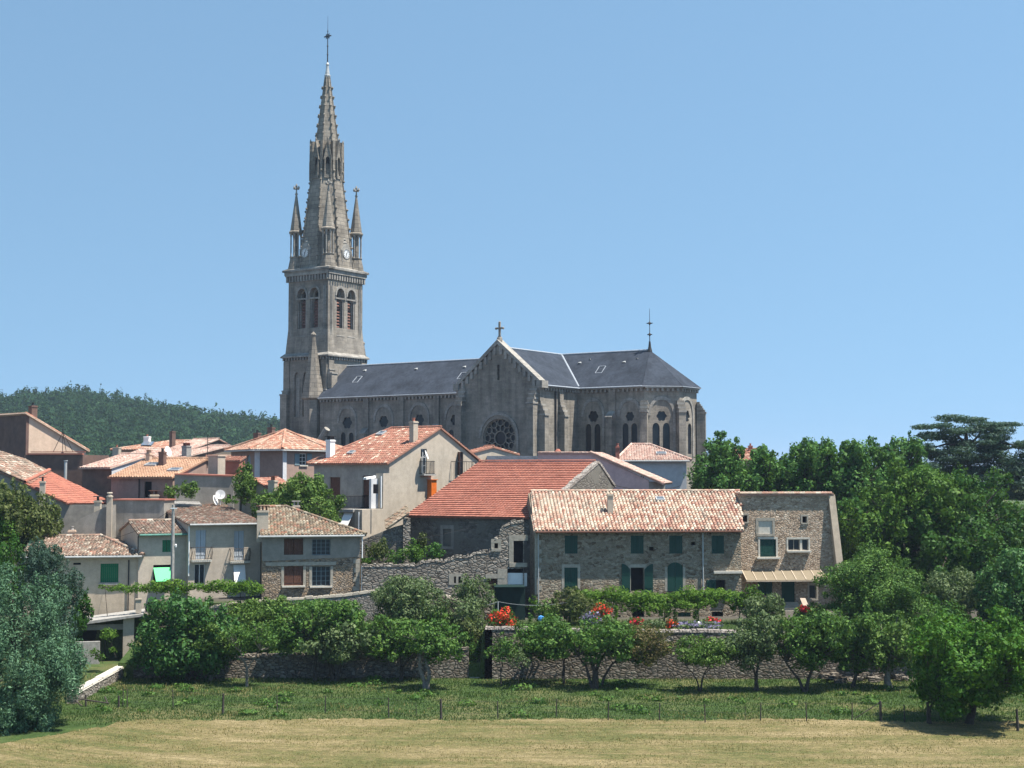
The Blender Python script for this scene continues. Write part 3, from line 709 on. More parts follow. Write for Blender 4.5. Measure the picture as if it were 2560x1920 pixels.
# verge copings
for sgn, ue in ((-1, uL-.35), (1, .35)):
    sl_ = (ap_[1]-(ZE+.3))/(um-uL); ze_ = ap_[1]-sl_*abs(ue-um)
    ps = [(um, ap_[1]+.1), (ue, ze_+.1), (ue, ze_+.55), (um, ap_[1]+.6)]
    mbt2 = mbt; mbt = MB(); mbt.prism(TF, ps, [], -.22, .95)
    k = 9
    for i in range(k):           # stepped corbels under the verge
        t = (i+.7)/k; u = um+(ue-um)*t; z = ap_[1]+(ze_-ap_[1])*t
        mbt.fbox(TF, u-.18, u+.18, z-.75, z+.1, -.16, .02)
    mbt.fbox(TF, ue-.35, ue+.35, ze_-.3, ze_+.5, -.3, 1.0); mbt.build('gable_coping', M['church_trim'], church); mbt = mbt2
corbels(mbt, TS, .9, t1-.1, ZE-.2); mbt.build('corbel_table', M['church_trim'], church); mbt = MB()
hoodring(mbt, TF, rose[0], rose[1], rr+.25, rose[1]-3.4, .3, -.12, .03, .06); mbt.build('rose_arch', M['church_trim'], church); mbt = MB()
for u, P in ((-.45, TF), (uL+.45, TF)):
    zt = TF.z(1335, 1010)
    mbw.fbox(TF, u-.42, u+.42, ZB, zt, -.95, 0)
    for q in range(4):
        z = zt+.5*q; n = -1.05+.25*q
        mbt.fbox(TF, u-.5, u+.5, z, z+.2, n, -.02); mbw.fbox(TF, u-.42, u+.42, z+.2, z+.5, n+.12, -.02)
    mbt.build('buttress_cap', M['church_trim'], church); mbt = MB()
for pu in (.45, TS.u(1400, 1000)):
    zt = TS.z(1400, 1042)
    mbw.fbox(TS, pu-.4, pu+.4, ZB, zt, -.85, 0); mbw.fbox(TS, pu-.4, pu+.4, zt, ZE-.3, -.25, 0)
    for q in range(3): z = zt+.55*q; n = -.95+.25*q; mbt.fbox(TS, pu-.46, pu+.46, z, z+.2, n, -.02); mbw.fbox(TS, pu-.4, pu+.4, z+.2, z+.55, n+.12, -.02)
    mbt.build('buttress_cap', M['church_trim'], church); mbt = MB()
mbd = MB(); pd = TS.u(1387, 1000); mbd.tube(TS.W(pd, ZB, -.12), TS.W(pd, ZE-.2, -.12), .1, seg=8)
mbd.build('downpipe', M['iron'], church)
trp = mbw.build('transept', M['church'], church)
# rose window tracery
mbr = MB()
def ring(mb, P, c, r, w, n0, n1, k=24):
    for i in range(k):
        a, b = 2*math.pi*i/k, 2*math.pi*(i+1)/k
        q = [(c[0]+(r+s)*math.cos(t), c[1]+(r+s)*math.sin(t)) for s, t in ((-w/2,a),(w/2,a),(w/2,b),(-w/2,b))]
        mb.hexa([P.W(x,z,n0) for x, z in q]+[P.W(x,z,n1) for x, z in q])
def bar(mb, P, a, b, w, n0, n1):
    d = Vector((b[0]-a[0], b[1]-a[1])); d.normalize(); s = Vector((-d.y, d.x))*w/2
    q = [(a[0]+s.x,a[1]+s.y),(a[0]-s.x,a[1]-s.y),(b[0]-s.x,b[1]-s.y),(b[0]+s.x,b[1]+s.y)]
    mb.hexa([P.W(x,z,n0) for x, z in q]+[P.W(x,z,n1) for x, z in q])
ring(mbr, TF, rose, rr, .16, .25, .5, 32); ring(mbr, TF, rose, rr*.36, .1, .28, .45, 20)
for i in range(12):
    t = math.pi*i/6; bar(mbr, TF, (rose[0]+rr*.36*math.cos(t), rose[1]+rr*.36*math.sin(t)), (rose[0]+rr*.66*math.cos(t), rose[1]+rr*.66*math.sin(t)), .09, .28, .44)
    t2 = t+math.pi/12; ring(mbr, TF, (rose[0]+rr*.8*math.cos(t), rose[1]+rr*.8*math.sin(t)), rr*.18, .08, .28, .44, 10)
rw = empty('rose_window', TF.W(rose[0], rose[1], .4)-Vector(church.location), None, None); rw.parent = church
mbr.build('tracery', M['church'], rw)
mbg2 = MB(); mbg2.prism(TF, circ(rose[0], rose[1], rr, 32), [], .5, .54); mbg2.build('stained_glass', M['glass'], rw)
mbg.build('slit_window', M['glass'], church)
# crosses
def stone_cross(c, h, name, mat):
    mb = MB(); P = Plane(V2(c), E1, E2); z = c.z
    mb.lathe(c, [(.34, z-.1), (.3, z+.25), (.2, z+.4), (.14, z+.5)], 8)
    mb.fbox(P, -.1, .1, z+.4, z+h, -.1, .1); mb.fbox(P, -h*.24, h*.24, z+h*.62, z+h*.62+.2, -.09, .09)
    for u, zz in ((-h*.24, z+h*.62+.1), (h*.24, z+h*.62+.1), (0, z+h)):
        mb.lathe(P.W(u, zz, 0), [(.03, zz-.15), (.13, zz-.06), (.13, zz+.06), (.03, zz+.15)], 8)
    mb.build(name, mat, church)
stone_cross(TF.W(um, ap_[1]+.55, .3), 2.0, 'cross', M['church'])
# roofs
def up_(p, dz): return Vector((p.x, p.y, p.z+dz))
mbr = MB()
ov = .45; k_ = (ZR-ZE)/hw; zo = ZE-ov*k_*0+.02
ua = uc-2.0
def slab(mb, pts, t=.14):
    P = [Vector(p) for p in pts]; n = Vector((0,0,0))
    for i in range(len(P)): n += P[i].cross(P[(i+1) % len(P)])
    n.normalize(); n = n if n.z > 0 else -n
    mb.poly([p+n*t*.5 for p in P]); mb.poly([p-n*t*.5 for p in P])
    for i in range(len(P)):
        a, b = P[i], P[(i+1) % len(P)]; mb.poly([a+n*t*.5, a-n*t*.5, b-n*t*.5, b+n*t*.5])
zv = ZE
slab(mbr, [CW(ut-.05, t1-ov, zv), CW(um, t1-ov, zv), CW(um, t1+hw, ZR), CW(ut-.05, t1+hw, ZR)])
slab(mbr, [CW(um, t1-ov+.001, zv-.001), CW(uc, t1-ov, zv), CW(ua, t1+hw, ZR), CW(um, t1+hw, ZR)])
slab(mbr, [CW(ut, t1+2*hw+ov, zv), CW(uc, t1+2*hw+ov, zv), CW(ua, t1+hw, ZR), CW(ut, t1+hw, ZR)])
apx = CW(ua, t1+hw, ZR)
cen = CW(ua, t1+hw, 0)
def outp(p, o): d = (V2(p)-V2(cen)).normalized(); q = V2(p)+d*o; return Vector((q.x, q.y, zv))
oc = [outp(p, .5) for p in AP]; oc[0] = CW(uc, t1-ov, zv); oc[3] = CW(uc, t1+2*hw+ov, zv)
for a, b in zip(oc, oc[1:]): slab(mbr, [a, b, apx])
# transept roofs (two slopes), ridge from gable to crossing
def TWp(u, n, z): return CW(u, n, z)
slab(mbr, [TWp(um, .6, ZR), TWp(um, t1+hw, ZR), TWp(.45, t1-ov*.2, zv-.0), TWp(.45, .6, zv)])
slab(mbr, [TWp(um, .6, ZR), TWp(um, t1+hw, ZR), TWp(uL-.45, t1-ov*.2, zv), TWp(uL-.45, .6, zv)])
slab(mbr, [TWp(um, t1+hw, ZR), TWp(um, 2*t1+2*hw, ZR), TWp(.45, 2*t1+2*hw, zv), TWp(.45, t1+2*hw, zv)])
slab(mbr, [TWp(um, t1+hw, ZR), TWp(um, 2*t1+2*hw, ZR), TWp(uL-.45, 2*t1+2*hw, zv), TWp(uL-.45, t1+2*hw, zv)])
rf = mbr.build('slate_roof', M['slate'], church)
mbw2 = MB()
for P_, uu in ((Plane(CW(0, t1+2*hw, 0), E2, -E1), 0), (Plane(CW(uL, t1+2*hw, 0), E2, E1), 0)): mbw2.prism(P_, [(0,ZB),(t1,ZB),(t1,ZE),(0,ZE)], [], 0, .6)
mbw2.prism(TF.off(2*t1+2*hw-.8), [(uL,ZB),(0,ZB),(0,ZE+.3),ap_,(uL,ZE+.3)], [], 0, .8)
mbw2.build('rear_transept', M['church'], church)
mbl = MB(); nn = Vector((0,0,.12))
mbl.tube(CW(ut, t1+hw, ZR)+nn, CW(um, t1+hw, ZR)+nn, .11); mbl.tube(CW(um, t1+hw, ZR)+nn, CW(ua, t1+hw, ZR)+nn, .11)
mbl.tube(CW(um, .9, ZR)+nn, CW(um, t1+hw, ZR)+nn, .11)
mbl.tube(CW(um, t1+hw, ZR)+nn*.7, CW(.25, t1-.2, zv)+nn*1.6, .13)
mbl.tube(CW(nl, t1-ov-.05, zv), CW(uL-.3, t1-ov-.05, zv), .06); mbl.tube(CW(0, t1-ov-.05, zv), CW(uc, t1-ov-.05, zv), .09)
for a, b in zip(oc, oc[1:]): mbl.tube(a, b, .06)
mbl.tube(CW(.5, .7, zv), CW(.5, t1-.3, zv), .09)
mbl.build('roof_leadwork', M['lead'], church)
# roof lights and vents on the slates
RS_ = Vector((E2.x*hw, E2.y*hw, ZR-ZE)).normalized()
RN_ = E1.cross(RS_).normalized(); RN_ = RN_ if RN_.z > 0 else -RN_
def onroof(px, py):      # point of the front slope behind a pixel
    r = ray(px, py); p0 = CW(0, t1, ZE); t = p0.dot(RN_)/r.dot(RN_); return r*t
for px, py in ((895,952),(1157,943),(1503,928)):
    c = onroof(px, py); mb = MB(); sk_ = MB()
    def hx(a, b, h0, h1, mb=mb): mb.hexa([c+E1*u+RS_*v+RN_*h for h in (h0,h1) for u, v in ((-a,-b),(a,-b),(a,b),(-a,b))])
    for (ua_, ub_, va_, vb_) in ((-.45,-.4,-.65,.65),(.4,.45,-.65,.65),(-.4,.4,-.65,-.6),(-.4,.4,.6,.65)):
        mb.hexa([c+E1*u+RS_*v+RN_*h for h in (.05,.28) for u, v in ((ua_,va_),(ub_,va_),(ub_,vb_),(ua_,vb_))])
    sk = mb.build('skylight', M['lead'], church)
    mb = MB(); mb.hexa([c+E1*u+RS_*v+RN_*h for h in (.06,.12) for u, v in ((-.4,-.6),(.4,-.6),(.4,.6),(-.4,.6))]); mb.build('pane', M['brownwood'], sk)
    for o_ in (sk,): pass
for px, py in ((915,927),(1043,923),(1164,918),(1452,908),(1563,906),(1477,900),(1595,898)):
    c = onroof(px, py); mb = MB(); s = .28 if py > 905 else .13
    mb.hexa([c-E1*s-RS_*s, c+E1*s-RS_*s, c+E1*s*.8+RS_*s, c-E1*s*.8+RS_*s]+[c-E1*s*.7-RS_*s+RN_*.3, c+E1*s*.7-RS_*s+RN_*.3, c+E1*s*.1+RS_*s+RN_*.06, c-E1*s*.1+RS_*s+RN_*.06])
    mb.build('roof_vent', M['zinc'], church)
# iron finial on apse point
mb = MB(); z = ZR
mb.lathe(apx, [(.3,z-.1),(.16,z+.5),(.1,z+1.1)], 8); mb.tube(apx, apx+Vector((0,0,4.9)), .06, .02, 6)
for zz, r in ((z+1.9, .3), (z+3.2, .38)):
    mb.fbox(Plane(V2(apx), E1, E2), -r, r, zz-.05, zz+.05, -.05, .05); mb.fbox(Plane(V2(apx), E1, E2), -.05, .05, zz-.05, zz+.05, -r, r)
    mb.lathe(apx, [(.04,zz-.22),(.18,zz),(.04,zz+.22)], 8)
mb.build('iron_finial', M['iron'], church)
# ---- tower
TC = TO+E1*(ut-3.5)+E2*(t1+hw)
yc = (TC+E1*3.5-E2*3.5).y
def zc(py): return zpy(py, yc)
def TP(k, h=3.5):      # four faces, k: 0 front-left, 1 right, 2 back, 3 far left
    d = [E1, E2, -E1, -E2][k]; nin = [E2, -E1, -E2, E1][k]; return Plane(TC-nin*h-d*h, d, nin)
tower = MB(); trim = MB(); louv = MB(); dk = MB()
z0, z1, z2, z3 = ZB, zc(888), zc(832), zc(690)
for k in range(4):
    P = TP(k, 3.85)
    # lower stage with tall blind lancets
    hs = []
    if k in (0, 3):
        for uq in (1.95, 3.5, 5.05): hs.append(arch(uq+.35, .85, zc(1040), zc(928), .5))
    tower.prism(P, [(0,z0),(7.7,z0),(7.7,z1),(0,z1)], hs, 0, .5)
    for h in hs:
        us = [p[0] for p in h]; trim.fbox(P, min(us)-.05, max(us)+.05, h[0][1], max(p[1] for p in h), .3, .34)
        for q in (min(us)-.14, max(us)+.14): trim.tube(P.W(q, zc(1040), -.04), P.W(q, zc(945), -.04), .07, seg=6)
    for uq in (.55, 7.15):          # angle buttresses
        zb_ = zc(985) if k != 1 else zc(935)
        tower.fbox(P, uq-.55, uq+.55, z0, zb_, -.7, 0); tower.fbox(P, uq-.55, uq+.55, zb_, zb_+.5, -.35, 0); tower.fbox(P, uq-.5, uq+.5, zb_+.5, z1-.6, -.18, 0)
        trim.fbox(P, uq-.62, uq+.62, zb_, zb_+.16, -.78, 0); trim.fbox(P, uq-.6, uq+.6, zb_+.5, zb_+.64, -.42, 0)
    corbels(trim, P, -.2, 7.9, z1-.1, 0, .5, .22, .4, .25)
    Q = TP(k, 3.5)
    # sloping base of the belfry
    zz = zc(828)
    ps = []
    zt1 = z1+.3
    A_, B_ = P.W(-.1, zt1, -.1), P.W(7.8, zt1, -.1); C_, D_ = Q.W(7.0, zz+.6, 0), Q.W(0, zz+.6, 0)
    trim.poly([P.W(-.35, z1+.05, -.4), P.W(8.05, z1+.05, -.4), P.W(7.7, zt1+.15, .1), P.W(0, zt1+.15, .1)])
    tower.poly([P.W(.1, zt1+.1, .1), P.W(7.6, zt1+.1, .1), C_, D_])
    trim.fbox(P, -.35, 8.05, z1-.12, z1+.06, -.4, .3)
    # belfry openings
    hs = [arch(2.42, 1.55, zz+.1, zc(716), .25), arch(4.62, 1.55, zz+.1, zc(716), .25)]
    tower.prism(Q, [(0,zz-.4),(7,zz-.4),(7,z3),(0,z3)], hs, 0, .55)
    tower.prism(Q.off(.55), [(0,zz-.4),(7,zz-.4),(7,z3),(0,z3)], [arch(2.42, 1.0, zz+.1, zc(722), .25), arch(4.62, 1.0, zz+.1, zc(722), .25)], 0, .35)
    for uq in (2.42, 4.62):
        hoodring(trim, Q, uq, zc(716)-1.0, .8, zc(745), .26, -.12, .03, .25)
        trim.fbox(Q, uq-1.05, uq+1.05, zc(742)-.1, zc(742)+.1, -.1, 0)
        for s in (-1, 1):
            for q, nn_ in ((.66, .12), (.62, .42)):
                trim.tube(Q.W(uq+s*q, zz+.3, nn_), Q.W(uq+s*q, zc(743), nn_), .075, seg=7, cap=False)
            trim.lathe(Q.W(uq+s*.64, 0, .2), [(.09, zc(748)), (.2, zc(742)), (.2, zc(741))], 8)
        trim.hexa([Q.W(uq-.78, zz-.5, -.12), Q.W(uq+.78, zz-.5, -.12), Q.W(uq+.78, zz-.5, .6), Q.W(uq-.78, zz-.5, .6), Q.W(uq-.78, zz-.45, -.12), Q.W(uq+.78, zz-.45, -.12), Q.W(uq+.78, zz+.75, .6), Q.W(uq-.78, zz+.75, .6)])
        nl_ = 9; hgt = zc(748)-(zz+.6)
        for i in range(nl_):
            z = zz+.7+hgt*i/nl_
            louv.hexa([Q.W(uq-.5, z, .5), Q.W(uq+.5, z, .5), Q.W(uq+.5, z+.42, .86), Q.W(uq-.5, z+.42, .86), Q.W(uq-.5, z+.1, .5), Q.W(uq+.5, z+.1, .5), Q.W(uq+.5, z+.5, .86), Q.W(uq-.5, z+.5, .86)])
        louv.build('louvre', M['louvre'], church); louv = MB()
        dk.fbox(Q, uq-.7, uq+.7, zz, zc(712), .95, 1.0)
    for uq in (.5, .75, 6.3, 6.55): trim.tube(Q.W(uq, zc(835), -.05), Q.W(uq, zc(712), -.05), .075, seg=6)
    # corbel table and crowning cornice
    corbels(trim, Q, -.3, 7.3, zc(683), 0, .48, .26, .75, .34)
    trim.fbox(Q, -.42, 7.42, zc(683)+.16, zc(672), -.42, .5); trim.fbox(Q, -.62, 7.62, zc(672), zc(667), -.62, .6)
    trim.poly([Q.W(-.62, zc(667), -.62), Q.W(7.62, zc(667), -.62), Q.W(6.9, zc(660), .3), Q.W(.1, zc(660), .3)])
tower.prism(Plane(TC-E1*3.4, E1, E2), [(0,z3-.5),(6.8,z3-.5),(6.8,z3),(0,z3)], [], -3.4, 3.4)
tw = tower.build('tower', M['church'], church); trim.build('tower_trim', M['church_trim'], church); dk.build('belfry_interior', M['dark'], church)
# ---- spire (octagon)
sp = MB(); zb, zt = zc(664), zc(168)
RB = 3.55; RT = .3
def sprad(z): return RB+(RT-RB)*(z-zb)/(zt-zb)
rot0 = A+R(22.5)
zs = [zb+(zt-zb)*i/26 for i in range(27)]
sp.lathe((TC.x, TC.y), [(sprad(z)/math.cos(R(22.5)), z) for z in zs], 8, rot0)
sp_o = sp.build('spire', M['spire'], church)
rb = MB()
for i in range(8):
    t = rot0+i*math.pi/4; d = Vector((math.cos(t), math.sin(t), 0)); k = 1/math.cos(R(22.5))
    p = TC+d*(RB*k+.02); q = TC+d*(RT*k+.02)
    rb.tube(Vector((p.x,p.y,zb)), Vector((q.x,q.y,zt)), .13, .08, 6)
    for j in range(19):
        z = zb+(zt-zb)*(.06+.93*j/19); r = sprad(z)*k+.2; c = TC+d*r
        rb.lathe((c.x, c.y), [(.04,z-.14),(.15,z+.02),(.13,z+.12),(.03,z+.2)], 5)
rb.build('spire_rib', M['spire'], church)
# lucarnes round the spire
for i in range(8):
    t = A+i*math.pi/4-math.pi/2; d = Vector((math.cos(t), math.sin(t), 0)); sd_ = Vector((-d.y, d.x, 0))
    zl, zh, zp = zc(424), zc(384), zc(340)
    n1_ = sprad(zl)+.1
    P = Plane(TC+d*(n1_+.1), sd_, -d); mb = MB()
    w_ = .48
    mb.prism(P, [(-w_,zl-.5),(w_,zl-.5),(w_,zh),(0,zp),(-w_,zh)], [arch(0, .5, zl-.1, zh+.25, .5)], 0, .35)
    mb.fbox(P, -w_, w_, zl-.5, zh, .35, .8) if False else None
    for s in (-1, 1):
        mb.hexa([P.W(s*w_,zl-.5,.3),P.W(s*(w_-.14),zl-.5,.3),P.W(s*(w_-.14),zl-.5,1.3),P.W(s*w_,zl-.5,1.3),P.W(s*w_,zh,.3),P.W(s*(w_-.14),zh,.3),P.W(s*(w_-.14),zh,1.6),P.W(s*w_,zh,1.6)])
        mb.hexa([P.W(s*(w_+.12),zh-.2,-.12),P.W(s*(w_+.0),zh-.2,-.12),P.W(s*(w_+.0),zh-.2,1.6),P.W(s*(w_+.12),zh-.2,1.6),P.W(0,zp+.25,-.12),P.W(0,zp+.05,-.12),P.W(0,zp+.05,1.9),P.W(0,zp+.25,1.9)])
        mb.tube(P.W(s*.42, zl-.5, -.08), P.W(s*.42, zh-.1, -.08), .08, seg=6)
    mb.lathe(P.W(0,0,0), [(.05,zp+.1),(.12,zp+.3),(.03,zp+.6)], 6)
    # corner gablets between the lucarnes reach higher
    lc = mb.build('lucarne', M['spire'], church)
    mb = MB(); mb.fbox(P, -.3, .3, zl-.2, zh+.3, .38, .42); mb.build('opening', M['dark'], lc)
    t += math.pi/8; d = Vector((math.cos(t), math.sin(t), 0)); sd_ = Vector((-d.y, d.x, 0)); P = Plane(TC+d*(sprad(zl)*1.05+.14), sd_, -d)
    mb = MB(); mb.fbox(P, -.17, .17, zl-.9, zc(338), 0, .6); mb.build('spire_buttress', M['spire'], church)
# collar, cross
fin = MB(); c = (TC.x, TC.y)
fin.lathe(c, [(.33,zt-.1),(.42,zt+.1),(.42,zt+.28),(.28,zt+.4),(.3,zt+.55),(.2,zt+1.2),(.17,zc(138)),(.25,zc(136)),(.12,zc(130))], 8)
fin.build('spire_cap', M['zinc'], church)
ir = MB(); T3 = Vector((TC.x, TC.y, 0))
ir.tube(T3+Vector((0,0,zc(132))), T3+Vector((0,0,zc(48))), .09, .05, 6); ir.tube(T3+Vector((0,0,zc(48))), T3+Vector((0,0,zc(11))), .03, .015, 5)
PX = Plane(TC, E1, E2); zx = zc(63)
ir.fbox(PX, -.55, .55, zx-.06, zx+.06, -.05, .05)
ring(ir, PX, (0, zx), .3, .07, -.05, .05, 16)
for u, z in ((-.55,zx),(.55,zx),(0,zx+.7)): ir.lathe(PX.W(u, z, 0), [(.03,z-.12),(.1,z),(.03,z+.12)], 6)
for zz in (zc(88), zc(110)): ir.lathe(c, [(.05,zz-.16),(.14,zz),(.05,zz+.16)], 8)
for s in (-1, 1):
    for q in (-1, 1): bar(ir, PX, (0, zx), (s*.36, zx+q*.36), .04, -.03, .03)
ir.build('spire_cross', M['iron'], church)
# corner pinnacles
for su in (-1, 1):
    for sn in (-1, 1):
        c = TC+E1*su*2.85+E2*sn*2.85; cc = (c.x, c.y); pn = MB(); cv = MB()
        zb1, zc1, zc2, zt_ = zc(662), zc(632), zc(571), zc(472)
        pn.lathe(cc, [(1.15, zb1-.3), (1.05, zb1+.3), (.82, zc1-.2), (.9, zc1)], 8, A+R(22.5))
        for i in range(8):
            t = A+R(22.5)+i*math.pi/4; p = c+Vector((math.cos(t), math.sin(t), 0))*.72
            cv.lathe((p.x,p.y), [(.14,zc1),(.085,zc1+.25),(.085,zc2-.5),(.16,zc2-.2),(.16,zc2)], 6)
        pn.lathe(cc, [(.85,zc2-.12),(.98,zc2),(1.0,zc2+.15),(.86,zc2+.3),(.84,zc2+.32),(.12,zt_)], 8, A+R(22.5))
        pn.lathe(cc, [(.3,zc1),(.3,zc2)], 8)
        pin = pn.build('pinnacle', M['spire'], church); cv.build('column', M['church_trim'], pin)
        fn = MB(); fn.lathe(cc, [(.1,zt_-.1),(.22,zt_+.1),(.1,zt_+.25),(.09,zt_+.8)], 8)
        P = Plane(c, E1, E2); z = zt_+.85; fn.fbox(P, -.42, .42, z-.1, z+.1, -.1, .1); fn.fbox(P, -.1, .1, z-.1, z+.1, -.42, .42)
        for u, n in ((-.42,0),(.42,0),(0,.42),(0,-.42)): fn.lathe(P.W(u,0,n), [(.04,z-.12),(.14,z+.06),(.05,z+.3)], 6)
        fn.lathe(cc, [(.09,z),(.16,z+.35),(.05,z+.65)], 8); fn.build('finial', M['church_trim'], pin)
# clock gablets
for k, px, py in ((0,763,632),(1,865.5,635)):
    P = TP(k, 3.35); c = (3.35+ (0 if k == 0 else 0), P.z(px, py)); c = (P.u(px, py), c[1])
    mb = MB(); w = 1.0; mb.prism(P, [(c[0]-w,zc(664)),(c[0]+w,zc(664)),(c[0]+w,c[1]+.5),(c[0]+.35,c[1]+1.35),(c[0]-.35,c[1]+1.35),(c[0]-w,c[1]+.5)], [], 0, 2.0)
    mb.lathe(P.W(c[0], 0, .5), [(.42,c[1]+1.3),(.5,c[1]+1.5),(.3,c[1]+1.75),(.36,c[1]+1.95),(.1,c[1]+2.25)], 8)
    ring(mb, P, c, .66, .12, -.1, .05, 20)
    for s in (-1, 1): mb.tube(P.W(c[0]+s*.86, zc(664), -.06), P.W(c[0]+s*.86, c[1]+.4, -.06), .09, seg=6)
    hs_ = mb.build('clock_gable', M['church_trim'], church)
    mb = MB(); mb.prism(P, circ(c[0], c[1], .6, 24), [], -.06, .0); ck = mb.build('clock', M['clockface'], church)
    mb = MB()
    bar(mb, P, c, (c[0]-.12, c[1]-.42), .07, -.1, -.07); bar(mb, P, (c[0]-.06,c[1]-.2), (c[0]+.16, c[1]+.36), .06, -.1, -.07)
    for i in range(12):
        t = math.pi*i/6; bar(mb, P, (c[0]+.44*math.cos(t), c[1]+.44*math.sin(t)), (c[0]+.55*math.cos(t), c[1]+.55*math.sin(t)), .05, -.09, -.06)
    mb.fbox(P, c[0]-.06, c[0]+.06, c[1]-.06, c[1]+.06, -.11, -.06); mb.build('hands', M['iron'], ck)
# stair turret and its twin
for px, n_, pyt, pyb, base in ((782, t1+.2, 836, 990, True), (905, t1+2*hw-1.2, 858, 1010, False)):
    P = Plane(TO+E2*n_, E1, E2); u, _ = P.uz(px, 1000); c = P.W(u, 0, 0); y_ = c.y
    zt_, zb_ = zpy(pyt, y_), zpy(pyb, y_); r = (26 if base else 26)/FP*y_*1.08
    mb = MB(); mb.lathe(c, [(r*.85, ZB), (r*.85, zb_-.5)], 8, A+R(22.5)); tr_ = mb.build('stair_turret', M['church'], church)
    mb = MB(); mb.lathe(c, [(r*.85,zb_-.55),(r*1.08,zb_-.3),(r*1.08,zb_-.1)], 8, A+R(22.5)); 
    k = 22
    pr = []
    for i in range(k): z = zb_+(zt_-zb_)*i/k; rr_ = r*(1-.86*i/k); pr += [(rr_, z), (rr_*.985, z+(zt_-zb_)/k*.98)]
    mb.lathe(c, [(r*1.0,zb_-.1)]+pr+[(.2, zt_-.3)], 8, A+R(22.5))
    mb.lathe(c, [(.2,zt_-.35),(.36,zt_-.1),(.36,zt_+.02),(.06,zt_+.35)], 8); mb.build('turret_spire', M['spire'], tr_)
# sloping pipe-like flying buttress and low sacristy in front of the turret
mb = MB(); P = NW.off(-2.2)
a = P.uz(790, 1118); b = P.uz(818, 1072); mb.path([P.W(a[0]-3.2,ZB,0), P.W(a[0],a[1],0), P.W(b[0],b[1],0)], [.42,.42,.42], 8); mb.build('flying_buttress', M['church_trim'], church)

